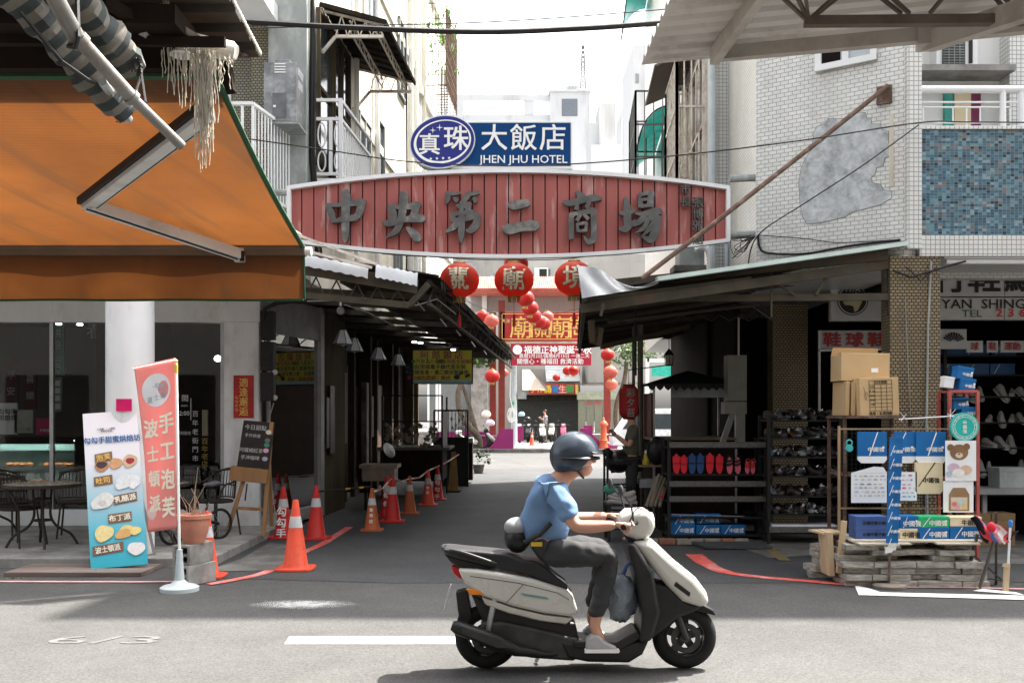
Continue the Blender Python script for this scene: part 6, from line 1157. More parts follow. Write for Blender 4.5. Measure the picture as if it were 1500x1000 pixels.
b = MB(); ap = V(((p + q) / 2, D + .6, zt)); c4 = [V((p - .1, D - .1, ze)), V((q + .1, D - .1, ze)), V((q + .1, D + 1.3, ze)), V((p - .1, D + 1.3, ze))]
for i in range(4): b.add([c4[i], c4[(i + 1) % 4], ap], [(0, 1, 2)])
for i in range(12): x0 = c4[0].x + (c4[1].x - c4[0].x) * i / 12; x1 = c4[0].x + (c4[1].x - c4[0].x) * (i + 1) / 12; b.poly([(x0, D - .1, ze), (x1, D - .1, ze), (x1 - .01, D - .1, ze - .06), ((x0 + x1) / 2, D - .1, ze - .1), (x0 + .01, D - .1, ze - .06)])
build('canopy', b, m_blackm, t); b = MB(); [b.box(x - .015, x + .015, d - .015, d + .015, 0, ze) for x in (p, q) for d in (D, D + 1.2)]; build('post', b, m_steel, t)
b = MB(); b.box(p, q, D, D + 1.2, .2, zz(644, D)); build('body', b, m_darkw, t); b = MB(); b.box(p - .06, q + .03, D - .08, D + 1.25, zz(644, D), zz(641, D)); build('counter_top', b, M('worn_counter', (.2, .16, .1), .6), t)
b = MB(); b.box(p + .25, q - .02, D + .02, D + .05, zz(582, D), zz(568, D)); build('side_panel', b, m_greyp, t)
b = MB(); b.box(p - .04, p - .01, D, D + 1.1, zz(640, D), zz(575, D)); build('side_board', b, M('dark_red_board', (.1, .02, .015), .6), t)
t = thing('meter_cabinet', 'pale grey metal cabinet on two legs beside the shoe racks', 'cabinet', P(1078, 650, 13.7)); D = 13.7; m_cab = M('dim_grey_cabinet', (.20, .20, .175), .5, var=.1)
fpart('cabinet_body', 1066, 520, 1094, 588, D, .25, m_cab, t); fpart('lower_box', 1062, 588.5, 1094, 606, D - .02, .27, m_cab, t); b = MB(); b.bar(P(1073, 606, D + .05), P(1056, 655, D + .05), .07); b.bar(P(1085, 606, D + .05), P(1085, 655, D + .05), .1); build('leg', b, m_cab, t); b = MB(); b.bar(P(1082, 520, D), P(1082, 465, D), .02); build('conduit', b, m_steel, t)
fpart('strap', 1062, 586.5, 1094.5, 587.3, D - .025, .01, m_blackm, t)
t = thing('paper_lantern', 'long dark red cylinder lantern with brush characters hiding a standing man', 'lantern', P(921, 612, 13.2), world=False); rr, hh = 14.2 * 13.2 / F, 47 * 13.2 / F; prof = []
for i in range(31): z = hh * i / 30; e = min(z, hh - z); prof.append((rr * (1 - max(0, 1 - e / .09) ** 2 * .35) * (1 + .012 * (i % 2)), z))
build('lantern_body', MB().lathe(prof, n=28), M('deep_red_lantern', (.33, .015, .015), .5, var=.12, transl=.3), t, smooth=True); b = MB(); b.lathe([(rr * .6, -.02), (rr * .62, .01)], (0, 0, 0), 20); b.lathe([(rr * .6, hh - .01), (rr * .62, hh + .02)], (0, 0, 0), 20); b.tube([(0, 0, hh), (0, 0, hh + .22)], .004, 5); build('lantern_cap', b, m_blackm, t)
b = MB(); [b.text(c_, (.01, -rr - .012, hh * .78 - .13 * i), .12, bold=.02) for i, c_ in enumerate('彩夕苔')]; build('character', b, M('grey_character', (.2, .2, .19), .5), t)
b = MB(); x = P(931, 0, 13.3).x; b.bar((x, 13.3, 2.15), (x, 13.3, 3.05), .03); b.bar((P(921, 0, 13.2).x, 13.2, 2.22), (x + .5, 13.35, 2.30), .015); single('hanging_rod', b, m_blackm, 'black rod from which the long red lantern hangs', 'rod', (x, 13.3, 2.15))
t = thing('wall_lamp', 'small black carriage lamp hanging under the right canopy', 'lamp', P(980, 532, 15)); c = P(980, 530, 15); b = MB(); b.lathe([(.01, .2), (.07, .12), (.08, .1)][::-1], c, 8); b.lathe([(.05, -.06), (.06, -.05)], c, 8); [b.bar(c + V((.055 * math.cos(a), .055 * math.sin(a), -.05)), c + V((.07 * math.cos(a), .07 * math.sin(a), .1)), .01) for a in (0, 1.57, 3.14, 4.71)]; b.tube([c + V((0, 0, .2)), c + V((0, 0, .5))], .006, 5); build('frame', b, m_blackm, t); build('lamp_glass', MB().lathe([(.045, -.05), (.06, .1)], c, 8), M('lamp_glass', (.4, .36, .28), .3), t)
t = thing('trolley', 'low black metal trolley loaded with a dark motor near the lane edge', 'trolley', P(905, 745, 14)); D = 13.9; b = MB(); p, q = P(890, 0, D).x, P(925, 0, D).x; [b.bar((x, d, 0.05), (x, d, zz(664, D) if x == p else .62), .03) for x in (p, q) for d in (D, D + .5)]; [b.bar((p, d, z), (q, d, z), .025) for d in (D, D + .5) for z in (.25, .62, .95)]; build('frame', b, m_blackm, t)
b = MB(); b.ell(P(906, 676, D + .2), (.2, .2, .16), 14, 10); b.tube([P(888, 662, D + .1), P(900, 668, D + .2), P(915, 662, D + .2)], .06, 10); b.ell(P(889, 662, D + .1), (.065, .065, .065), 10, 8); b.bar(P(895, 690, D + .1), P(925, 686, D + .1), .05); build('motor', b, m_black, t, smooth=True)
t = thing('crate_table', 'low dark crate table carrying a coiled grey hose', 'table', P(908, 790, 12.9)); D = 12.7; b = MB(); p, q = P(889, 0, D).x, P(932, 0, D).x; b.box(p, q, D, D + .5, zz(738, D) - .03, zz(738, D)); [b.box(x - .02, x + .02, d - .02, d + .02, 0, zz(738, D) - .03) for x in (p + .03, q - .03) for d in (D + .03, D + .47)]; b.box(p, q, D + .05, D + .45, .15, .17); build('frame', b, m_blackm, t)
b = MB()
for i in range(3): c = P(911, 735 - i * 6, D + .25); b.tube([c + V(((.17 - .01 * i) * math.cos(a), (.19 - .01 * i) * math.sin(a), .02 * math.sin(a * 2 + i))) for a in [k * .33 for k in range(20)]], .032, 8, cap=False)
single('coiled_hose', b, M('grey_hose', (.32, .31, .29), .6, var=.15), 'coil of thick grey hose lying on the low crate table', 'hose', P(911, 738, D + .25), smooth=True)
b = MB(); rnd = random.Random(3)
for i in range(6): b.tube([P(948 + i * 4 + rnd.uniform(-3, 3), 742, 13), P(962 + i * 3 + rnd.uniform(-3, 3), 700 + rnd.uniform(-6, 6), 13.3)], .022, 8)
single('timber_sticks', b, M('dusty_timber', (.2, .17, .13), .8), 'bundle of dusty sticks leaning left of the slipper rack', 'sticks', P(962, 742, 13)); b = MB(); b.ell(P(969, 726, 12.95), .028, 8, 6); single('red_ball', b, m_sr, 'small red ball caught among the dusty sticks', 'ball', P(969, 729, 12.95))
t = thing('side_table', 'small table with a grey box below beside the standing man', 'table', P(950, 730, 14)); D = 14; b = MB(); p, q = P(936, 0, D).x, P(968, 0, D).x; b.box(p, q, D, D + .4, .62, .65); [b.box(x - .015, x + .015, D, D + .4, 0, .62) for x in (p, q)]; build('table_frame', b, m_darkw, t); single('storage_box', fbox(MB(), 937, 702, 957, 714, D - .05, .3), m_greyp, 'grey plastic storage box on the lower table by the standing man', 'box', P(947, 714, D))
t = thing('detergent_bottle', 'yellow squeeze bottle on the small table by the standing man', 'bottle', P(946, 678, 13.95)); c = P(946, 680, 13.95); build('bottle_body', MB().lathe([(.045, 0), (.05, .03), (.05, .1), (.02, .14), (.02, .16)], c, 12), M('yellow_plastic', (.6, .46, .05), .4), t, smooth=True); build('bottle_cap', MB().lathe([(.022, .16), (.018, .2)], c, 10), m_paper, t)
b = MB(); b.box(p - .02, q + .02, D - .1, D + .4, zz(680, D) - .03, zz(680, D)); single('serving_shelf', b, M('tan_shelf', (.25, .18, .1), .6), 'narrow tan shelf under the yellow bottle', 'shelf', (p, D, .9))
single('helmet_bag', MB().ell(P(962, 660, 13.6), (.14, .12, .2), 14, 10), m_black, 'black helmet bag hanging left of the slipper rack', 'bag', P(962, 680, 13.6), smooth=True)
b = MB()
for i in range(7): x = 952 + i * 22 + (i % 3) * 3; b.rbox(P(x, 789, 12.5) + V((0, 0, .03)), .2, .1, .07, rz=(i % 3 - 1) * .1)
for i in range(7):
 bb_ = MB(); x = 952 + i * 22 + (i % 3) * 3; p = P(x, 0, 12.45); bb_.rbox((p.x, 12.45, .045), .2, .1, .07, rz=(i % 3 - 1) * .1); single('brick', bb_, M('old_brick', (.28, .13, .08) if i in (1, 5) else (.25, .22, .18), .9, var=.3), ('red brown brick, %s along the foot of the slipper rack' % ('left one' if i == 1 else 'right one')) if i in (1, 5) else 'grey brown brick laid along the foot of the slipper rack', 'brick', (p.x, 12.45, .01), 'bricks along the foot of the slipper rack', bev=.006)
# ================================================================ LEFT: BAKERY FRONT
m_cone = M('orange_red_cone', (.68, .085, .04), .45, var=.08, scale=4, bump=.05, dirt=(.36, .06, .045), dirt_amt=.45, dirt_scale=7); m_coner = M('dark_red_cone', (.50, .025, .02), .45, var=.1, scale=4, dirt=(.3, .04, .03), dirt_amt=.25); m_coneo = M('worn_orange_cone', (.42, .11, .035), .6, var=.25, scale=5, dirt=(.25, .09, .05), dirt_amt=.4); m_refl = M('grey_reflective_band', (.52, .53, .53), .45, var=.1, dirt=(.35, .34, .33), dirt_amt=.3)
def cone(h, label, loc, mt, rz=0, txt=None, tsz=.14):
 t = thing('traffic_cone', label, 'traffic cone', loc, 'traffic cones along the left side', world=False, rz=rz); k = h / .75
 b = MB(); b.lathe([(.145 * k, .03 * k), (.132 * k, .045 * k), (.077 * k, .43 * k), (.073 * k, .447 * k), (.055 * k, .57 * k), (.031 * k, .735 * k), (.026 * k, .75 * k)], n=28); build('cone_body', b, mt, t, smooth=True)
 b = MB(); b.prism([(.2 * k * math.copysign(abs(math.cos(a)) ** .35, math.cos(a)), .2 * k * math.copysign(abs(math.sin(a)) ** .35, math.sin(a)), .004) for a in [j * math.pi / 16 for j in range(32)]], (0, 0, .028 * k)); build('cone_base', b, mt, t, bev=.006)
 b = MB(); b.lathe([(.0745 * k, .455 * k), (.0565 * k, .575 * k)], n=28); b.f = b.f[:-2]; b.m = b.m[:-2]; build('reflective_band', b, m_refl, t, smooth=True)
 if txt:
  b = MB()
  for i, c in enumerate(txt):
   z = (.40 - i * .155) * k if tsz > .1 else (.38 - i * .1) * k; r = (.145 - (z / k - .03) * .16) * k; b.text(c, (0, -r - .014, z), tsz * k, bold=.03, y=(0, .16, 1))
  build('lettering', b, m_ltr_w, t)
 return t
for px, by, h, mt, tx, ts, lb in ((303, 845, .665, m_cone, '勾勾手', .11, 'orange red cone lettered white, half hidden by the concrete blocks'), (433, 834, .735, m_cone, None, 0, 'bright orange red cone standing foremost at the lane corner'), (415, 788, .68, m_coner, '勾勾手', .15, 'dark red cone with large white characters behind the foremost cone'), (463, 789, .70, m_coner, None, 0, 'plain dark red cone right of the lettered one, at the end of the striped bar'), (545, 777, .60, m_coneo, '金港店', .07, 'worn orange cone carrying the left end of the rope'), (575, 764, .70, m_coner, None, 0, 'dark red cone second along the rope'), (600, 752, .62, m_coneo, None, 0, 'worn orange cone between two red ones along the rope'), (627, 740, .64, m_cone, '停車', .07, 'orange red cone with small white marks fourth along the rope'), (641, 732, .64, m_coner, '勾勾手', .12, 'dark red lettered cone at the far end of the rope'), (567, 757, .66, m_coner, '勾勾', .12, 'dark lettered cone half hidden behind the second rope cone')):
 cone(h, lb, G(px, by), mt, 0, tx, ts)
b = MB(); a, e = G(463, 789), G(545, 777); a.z = e.z = .62
for i in range(12): b.mat(1 if i % 3 == 0 and i > 3 else 0); b.tube([a.lerp(e, i / 12), a.lerp(e, (i + 1) / 12)], .013, 8)
single('barrier_bar', b, [m_blackm, M('amber_stripe', (.55, .30, .03), .5)], 'black bar with amber stripes between two cones', 'barrier', a)
b = MB(); c = [G(x, y) + V((0, 0, z)) for x, y, z in ((545, 777, .54), (560, 770, .55), (575, 764, .66), (588, 757, .57), (600, 752, .575), (614, 746, .55), (627, 740, .62), (641, 732, .64), (655, 728, .7), (672, 724, .82))]; c = smooth_pts(c, 6)
for i in range(len(c) - 1): b.mat((i // 3) % 2); b.tube([c[i], c[i + 1]], .014, 7)
single('barrier_rope', b, [M('dirty_white_rope', (.55, .50, .44), .7), M('faded_red_rope', (.42, .16, .12), .7)], 'thick white and faded red rope looped over the cones', 'rope', c[0], smooth=True)
t = thing('banner_flag', 'tall salmon pink banner flag with white characters on a pole', 'banner', G(263, 864.7)); D = 9.2; q = G(263, 864.7)
b = MB(); b.lathe([(.175, 0), (.175, .035), (.15, .05), (.09, .06), (.045, .1), (.03, .3), (.026, .38), (.02, .385)], q, 28); build('pole_base', b, M('pale_blue_plastic', (.42, .47, .48), .5, var=.08), t, smooth=True)
b = MB(); b.tube([q + V((0, 0, .3)), P(258, 530, D)], .013, 10); b.tube([P(258, 527, D), P(194, 540, D)], .006, 6); build('pole', b, m_ltr_w, t, smooth=True); b = MB(); b.lathe([(.016, 0), (.018, .03), (.01, .05), (.02, .07), (.0, .09)], P(258, 527, D) - V((0, 0, .08)), 10); b.lathe([(.017, 0), (.017, .05)], P(258, 527, D) - V((0, 0, .12)), 10); build('finial', b, M('yellow_plastic_tip', (.6, .42, .05), .4), t)
def flag_pt(u, v, k=0):   # u 0 left .. 1 right, v 0 top .. 1 bottom
 top = V((196 + 61 * u, 537 - 13 * u, 0)); bot = V((217 + 42 * u, 779 - 5 * u, 0)); xx = top.lerp(bot, v); fold = .035 * math.sin(v * 3.0 + .3) * math.sin(u * 5 + v * 2.5) * (1 - u)
 return P(xx.x + 4 * math.sin(v * 3.1) * (1 - u), xx.y, D + .03 + fold - .004 * k)
b = MB(); b.sheet(lambda u, v: flag_pt(u, v), 24, 40); fl = build('flag_cloth', b, M('salmon_cloth', (.86, .36, .33), .7, var=.05, scale=3, transl=.35), t, smooth=True); fl.modifiers.new('thickness', 'SOLIDIFY').thickness = .002
def flag_text(c, u, v, s, m, sx=1):
 b = MB(); b.text(c, (0, 0, 0), 1, bold=.05, sx=sx); b.v = [flag_pt(u + p.x * s, v - p.z * s * .27, 1.6) for p in b.v]; return build('character', b, m, t)
m_lc = M('cream_white_print', (.80, .76, .62), .6, var=.04)
for i, c in enumerate('手工泡芙'): flag_text(c, .72, .37 + .165 * i, .46, m_lc)
for i, c in enumerate('波士頓派'): flag_text(c, .27, .385 + .15 * i, .42 if i < 1 else .38, m_lc)
def flag_disc(u, v, r, m, k):
 b = MB(); b.add([flag_pt(u, v, k)] + [flag_pt(u + r * math.cos(a), v + r * .265 * math.sin(a), k) for a in [j * .1257 for j in range(50)]], [(0, 1 + (j + 1) % 50, 1 + j) for j in range(50)]); return build('round_print', b, m, t)
flag_disc(.49, .165, .37, M('pale_disc', (.66, .67, .69), .6, var=.05), 1); flag_disc(.15, .89, .15, M('pink_white_disc', (.78, .55, .52), .6), 1)
for c, u, v in (('勾', .36, .15), ('勾', .52, .14), ('手', .66, .15), ('波', .3, .215), ('士', .48, .205), ('派', .66, .20)): flag_text(c, u, v, .15, M('grey_print', (.46, .46, .5), .6))
t = thing('menu_board', 'tall leaning white and turquoise pastry menu board', 'sign board', P(175, 830, 10.3)); mb0, mx_, my_ = P(133, 833, 10.25), P(216, 826, 10.3) - P(133, 833, 10.25), P(121, 606, 10.75) - P(133, 833, 10.25)
mn = mx_.cross(my_).normalized()
def mp(u, v, k=1): return mb0 + mx_ * u + my_ * v + mn * (.003 * k)
m_mb, nt, bb = newmat('menu_print'); tc = _n(nt, 'ShaderNodeTexCoord'); sp = _n(nt, 'ShaderNodeSeparateXYZ'); nt.links.new(tc.outputs['Object'], sp.inputs[0]); mr = _n(nt, 'ShaderNodeMapRange'); mr.inputs['From Max'].default_value = 1.6; nt.links.new(sp.outputs['Z'], mr.inputs[0]); nt.links.new(ramp(nt, mr.outputs[0], [(0, (.02, .36, .46)), (.22, (.08, .42, .52)), (.5, (.40, .53, .60)), (.66, (.68, .68, .70)), (1, (.78, .72, .74))]), bb.inputs['Base Color']); bb.inputs['Roughness'].default_value = .4
b = MB(); b.prism([mp(0, 0, 0), mp(1, 0, 0), mp(1, 1, 0), mp(0, 1, 0)], -mn * .03); build('board', b, m_mb, t); b = MB(); b.bar(mp(.2, .8, -8), mp(.2, 0, 0) + V((0, .55, 0)), .03); b.bar(mp(.8, .8, -8), mp(.8, 0, 0) + V((0, .55, 0)), .03); build('prop_leg', b, m_steel, t)
mu, mv = mx_.length, my_.length; mxd, myd = mx_.normalized(), my_.normalized()
def mtext(s, u, v, h, m, bold=.03, sx=1, tilt=0.0, k=4): return build('lettering', MB().text(s, mp(u, v, k), h, x=mxd + myd * tilt, y=myd - mxd * tilt, bold=bold, sx=sx), m, t)
mtext('勾勾手甜蜜烘焙坊', .52, .815, .078, M('menu_blue', (.03, .12, .32), .5), .04, .95); mtext('75海鹽・一小確幸\n手做的味道', .42, .88, .024, m_ltr_k, .01); m_tag = M('brown_label', (.20, .115, .075), .6)
def mdisc(u, v, ru, rv, cl, k, n=18, rot=0): 
 b = MB(); b.poly([mp(u + ru * math.cos(a) + .12 * rot * ru * math.sin(a), v + rv * math.sin(a) * (1 + .12 * math.sin(3 * a + rot)), k) for a in [j * 2 * math.pi / n for j in range(n)]]); return build('food_print', b, M('food_ink', cl, .6, var=.12, scale=30), t)
for s, u0, u1, v, c, tl in (('泡芙', .18, .50, .70, m_gold, .12), ('吐司', .14, .48, .55, m_gold, .08), ('乳酪派', .48, .90, .425, m_lc, .12), ('布丁派', .36, .78, .305, m_lc, .06), ('波士頓派', .05, .60, .115, m_lc, .1)):
 b = MB(); dv = tl * (u1 - u0) * mu / mv / 2; b.poly([mp(u0, v - .03 - dv, 2), mp(u1, v - .03 + dv, 2), mp(u1, v + .03 + dv, 2), mp(u0, v + .03 - dv, 2)]); build('label_strip', b, m_tag, t); mtext(s, (u0 + u1) / 2, v, .075, c, .04, 1 if len(s) < 4 else .85, tl)
for a in ((.30, .645, .13, .035, (.45, .2, .08)), (.30, .652, .10, .022, (.05, .04, .05)), (.56, .655, .12, .035, (.55, .3, .15)), (.56, .665, .10, .02, (.75, .7, .62)), (.82, .665, .13, .042, (.55, .38, .25)), (.82, .665, .08, .02, (.3, .03, .04)), (.68, .53, .15, .05, (.62, .64, .64)), (.86, .53, .12, .045, (.68, .69, .68)), (.28, .415, .20, .052, (.62, .62, .58)), (.28, .42, .16, .036, (.72, .73, .72)), (.27, .405, .07, .02, (.5, .5, .47)), (.28, .215, .17, .05, (.72, .60, .28)), (.22, .19, .1, .03, (.66, .45, .18)), (.62, .2, .15, .03, (.60, .36, .14)), (.68, .225, .13, .028, (.72, .55, .2)), (.84, .215, .1, .026, (.72, .6, .22)), (.83, .105, .16, .04, (.72, .70, .68)), (.83, .095, .13, .018, (.7, .45, .45))): mdisc(*a, k=3 + random.random(), rot=random.random() * 3)
t = thing('concrete_block', 'lower hollow concrete block under the flower pot', 'concrete block', (0, 0, 0), 'hollow blocks under the flower pot', world=False); b = MB()
L_, W_, H_ = .40, .19, .19
for y in (-W_ / 2 + .015, W_ / 2 - .015): b.box(-L_ / 2, L_ / 2, y - .015, y + .015, 0, H_)
for z in (.012, H_ - .012): b.box(-L_ / 2 + .001, L_ / 2 - .001, -W_ / 2 + .03, W_ / 2 - .03, z - .0119, z + .0119)
b.box(-L_ / 2 + .0015, L_ / 2 - .0015, -W_ / 2 + .03, W_ / 2 - .03, H_ / 2 - .012, H_ / 2 + .012); build('block_body', b, m_conc, t, bev=.004)
b = MB(); b.box(-.012, .012, -W_ / 2 + .03, W_ / 2 - .03, .024, H_ / 2 - .012); build('block_web', b, m_conc, t)
t.location = (-3.06, 9.6, .005); t.rotation_euler = (0, 0, R(68)); o = copy_tree(t, (-3.08, 9.62, .198), R(74), 'upper hollow concrete block under the flower pot')
t = thing('flower_pot', 'terracotta flower pot with dry bare twigs on the concrete blocks', 'plant pot', (-3.07, 9.61, .39)); c = V((-3.07, 9.61, .39)); b = MB(); b.lathe([(.0, 0), (.095, 0), (.13, .1), (.148, .19), (.15, .235), (.168, .24), (.17, .275), (.15, .28), (.142, .24), (.0, .235)], c, 32); build('pot', b, M('terracotta', (.46, .20, .135), .75, var=.15, scale=6, dirt=(.52, .33, .26), dirt_amt=.3), t, smooth=True)
b = MB(); rnd = random.Random(12)
for i in range(13):
 p = c + V((rnd.uniform(-.06, .06), rnd.uniform(-.05, .05), .235)); d = V((rnd.uniform(-.5, .5), rnd.uniform(-.3, .3), 1)); L = rnd.uniform(.1, .38) if i else .5; b.tube([p, p + d * L * .5 + V((rnd.uniform(-.02, .02), 0, 0)), p + d * L + V((rnd.uniform(-.05, .05), 0, 0))], [.005, .004, .002], 5)
build('twig', b, M('dry_twig', (.38, .29, .2), .8), t)
t = thing('chalkboard_easel', 'small wooden easel holding a dark chalkboard menu at the bakery corner', 'easel', P(365, 785, 12.6)); D = 12.55; b = MB()
b.bar(P(372, 655, D + .05), P(334, 776, D - .05), .05, .03, up=(0, 1, 0)); b.bar(P(398, 618, D + .1), P(386, 785, D - .1), .05, .03, up=(0, 1, 0)); b.bar(P(392, 625, D + .12), P(398, 770, D + .4), .045, .03, up=(0, 1, 0)); b.bar(P(342, 743, D - .02), P(385, 746, D - .04), .04, .025, up=(0, 1, 0)); build('leg', b, m_wood, t, bev=.003)
b = MB(); b.prism([P(338, 682, D - .05), P(393, 688, D - .05), P(390, 708, D - .06), P(335, 703, D - .06)], (0, .12, 0)); build('drawer_tray', b, m_wood, t, bev=.004); b = MB(); b.bar(P(362, 708, D - .06), P(359, 733, D - .06), .015); build('wing_screw', b, m_darkw, t)
e0, ex, ey = P(347, 682, D - .04), P(393, 686, D - .04) - P(347, 682, D - .04), P(357, 615, D + .1) - P(347, 682, D - .04); en = ex.cross(ey).normalized(); ep = lambda u, v, k=1: e0 + ex * u + ey * v + en * .003 * k
b = MB(); b.prism([ep(0, 0, 0), ep(1, 0, 0), ep(1, 1, 0), ep(0, 1, 0)], -en * .025); build('chalkboard', b, M('chalkboard', (.02, .014, .013), .7, var=.5, scale=5), t)
m_chalk = M('chalk', (.42, .42, .40), .9); b = MB()
for s, u, v, h in (('今日甜點', .42, .86, .07), ('手作烘焙', .36, .68, .05), ('阿薩姆紅茶', .38, .36, .06), ('手沖咖啡', .38, .2, .06)): b.text(s, ep(u, v, 2), h, x=ex, y=ey)
build('chalk_writing', b, m_chalk, t)
for v, cl in ((.78, (.5, .48, .4)), (.6, (.1, .12, .1)), (.5, (.05, .2, .12)), (.38, (.55, .3, .36)), (.2, (.3, .32, .34))): b = MB(); b.poly([ep(.85 + .09 * math.cos(a), v + .05 * math.sin(a), 2) for a in [j * .45 for j in range(14)]]); build('sticker', b, M('sticker', cl, .6), t)
t = thing('couplet', 'red paper couplet with gold characters pasted on the white bakery pier', 'couplet', P(357, 612, 13.66)); fpart('paper', 342, 549.5, 371.5, 612, 13.668, .008, m_red, t); b = MB(); [b.text(c, P(357, 560 + 14 * i, 13.66), .13, bold=.02) for i, c in enumerate('適逢邂逅')]; [b.text(c, P(346.5, 582 + 6 * i, 13.66), .05) for i, c in enumerate('勾勾手坊')]; build('lettering', b, m_gold, t)
single('sticker', fbox(MB(), 170, 584, 193, 602, 10.73, .004), M('magenta_sticker', (.6, .01, .12), .5), 'magenta sticker on the white column above the menu board', 'sticker', P(181, 602, 10.73))
single('timber_step', MB().box(-5.1, -3.72, 9.98, 10.58, .004, .045), M('old_red_brown_plank', (.14, .10, .085), .85, var=.3, scale=3, stretch=(.2, 1, 1), dirt=(.24, .21, .19), dirt_amt=.6), 'worn red brown timber step along the bakery kerb on the left', 'step', (-4.4, 10.3, 0))
b = MB(); rnd = random.Random(5); leaf_cloud(b, P(140, 840, 10.2), (.13, .08, .05), 60, .035, rnd); leaf_cloud(b, P(158, 834, 10.4), (.1, .06, .06), 40, .03, rnd); leaf_cloud(b, P(25, 848, 9.9), (.1, .04, .02), 24, .025, rnd); leaf_cloud(b, P(200, 842, 10.1), (.2, .05, .02), 24, .02, rnd); struct('weeds', b, M('weed_leaf', (.12, .19, .05), .6, var=.4), kind='stuff')
m_iron = M('dark_cafe_metal', (.035, .028, .023), .5, .2, var=.3); m_wick = M('dark_wicker', (.03, .022, .018), .7, var=.4, scale=40, bump=.6)
def table(label, loc, rz=0):
 t = thing('cafe_table', label, 'table', loc, 'round tables under the bakery arcade', world=False, rz=rz); build('table_top', MB().lathe([(0, .70), (.41, .70), (.42, .71), (.42, .725), (.41, .73), (0, .73)], n=36), mosaic_mat('pebble_mosaic_top', .018, .018, [(.30, .26, .2), (.16, .13, .1), (.4, .36, .28), (.24, .2, .15)], (.08, .07, .06)), t, smooth=True)
 build('rim', MB().lathe([(.42, .685), (.427, .69), (.427, .722), (.42, .726)], n=36), m_iron, t)
 b = MB()
 for i in range(4): a = i * math.pi / 2 + .5; d = V((math.cos(a), math.sin(a), 0)); b.tube(smooth_pts([d * .1 + V((0, 0, .7)), d * .09 + V((0, 0, .5)), d * .09 + V((0, 0, .34)), d * .16 + V((0, 0, .22)), d * .30 + V((0, 0, .13)), d * .38 + V((0, 0, .0))], 5), .016, 8)
 for z in (.3, .55): b.tube([V((.095 * math.cos(k * .3), .095 * math.sin(k * .3), z)) for k in range(22)], .012, 6, cap=False)
 build('pedestal', b, m_iron, t, smooth=True); return t
def chair(label, loc, rz=0):
 t = thing('cafe_chair', label, 'chair', loc, 'dark wicker chairs under the bakery arcade', world=False, rz=rz); build('seat', MB().lathe([(0, .43), (.21, .42), (.22, .44), (.2, .455), (0, .45)], n=24), m_wick, t, smooth=True)
 b = MB(); f = lambda u, v: V((.235 * math.cos(math.pi * (.08 + .84 * u)), .18 * math.sin(math.pi * (.08 + .84 * u)) + .04 * v + .03, .47 + .36 * v - .06 * abs(u - .5) * v))
 for i in range(15): b.tube([f(i / 14, 0), f(i / 14, .5), f(i / 14, 1)], .006, 5)
 for v in (.02, .45, .98): b.tube([f(i / 12, v) for i in range(13)], .009, 6)
 build('backrest', b, m_wick, t)
 for sx, sy in ((-1, -1), (1, -1), (-1, 1), (1, 1)): build('leg', MB().tube([(sx * .18, sy * .16, .43), (sx * .22, sy * .21, 0)], .012, 7), m_iron, t)
 b = MB(); b.tube(smooth_pts([(-.2, -.18, .43), (-.245, -.1, .64), (-.245, .05, .68), (-.2, .2, .78), (0, .26, .84), (.2, .2, .78), (.245, .05, .68), (.245, -.1, .64), (.2, -.18, .43)], 4), .013, 7); build('arm_frame', b, m_iron, t, smooth=True); return t
t = table('round cafe table left of the menu board', P(62, 0, 11.6).xy.to_3d() + V((0, 0, .1))); t2 = copy_tree(t, P(222, 0, 11.7).xy.to_3d() + V((0, 0, .1)), .6, 'round cafe table half hidden behind the pink banner flag'); copy_tree(t, P(-22, 0, 12.9).xy.to_3d() + V((0, 0, .1)), .2, 'round cafe table cut by the left edge of the picture')
ch0 = chair('dark wicker chair left of the first cafe table', (-5.75, 11.6, .1), 1.3)
for x, y, rz, lb in ((-5.45, 12.5, .3, 'dark wicker chair behind the first cafe table on its left'), (-4.85, 12.45, -.35, 'dark wicker chair behind the first cafe table on its right'), (-6.2, 12.4, 1.2, 'dark wicker chair at the left edge by the window'), (-3.75, 12.6, -.5, 'dark wicker chair behind the parked bicycle'), (-4.45, 12.5, .5, 'dark wicker chair behind the white column')): copy_tree(ch0, (x, y, .1), rz, lb)
t = thing('bicycle', 'black folding bicycle parked by the bakery window', 'bicycle', (-3.78, 12.0, .1), world=False, rz=R(236)); t.scale = (.88, .88, .88); m_bk = m_black
for x, nm in ((-.36, 'rear'), (.42, 'front')):
 b = MB(); b.tube([V((x + .20 * math.cos(a), 0, .21 + .20 * math.sin(a))) for a in [k * .2094 for k in range(31)]], .02, 8, cap=False); w_ = build('wheel', b, m_rubber, t, smooth=True); b = MB(); [b.bar((x, 0, .21), (x + .19 * math.cos(a), 0, .21 + .19 * math.sin(a)), .004) for a in [k * .524 for k in range(12)]]; b.lathe([(.025, -.03), (.025, .03)], (x, 0, .21), 10, ax=(0, 1, 0)); build('spokes', b, m_steel, w_)
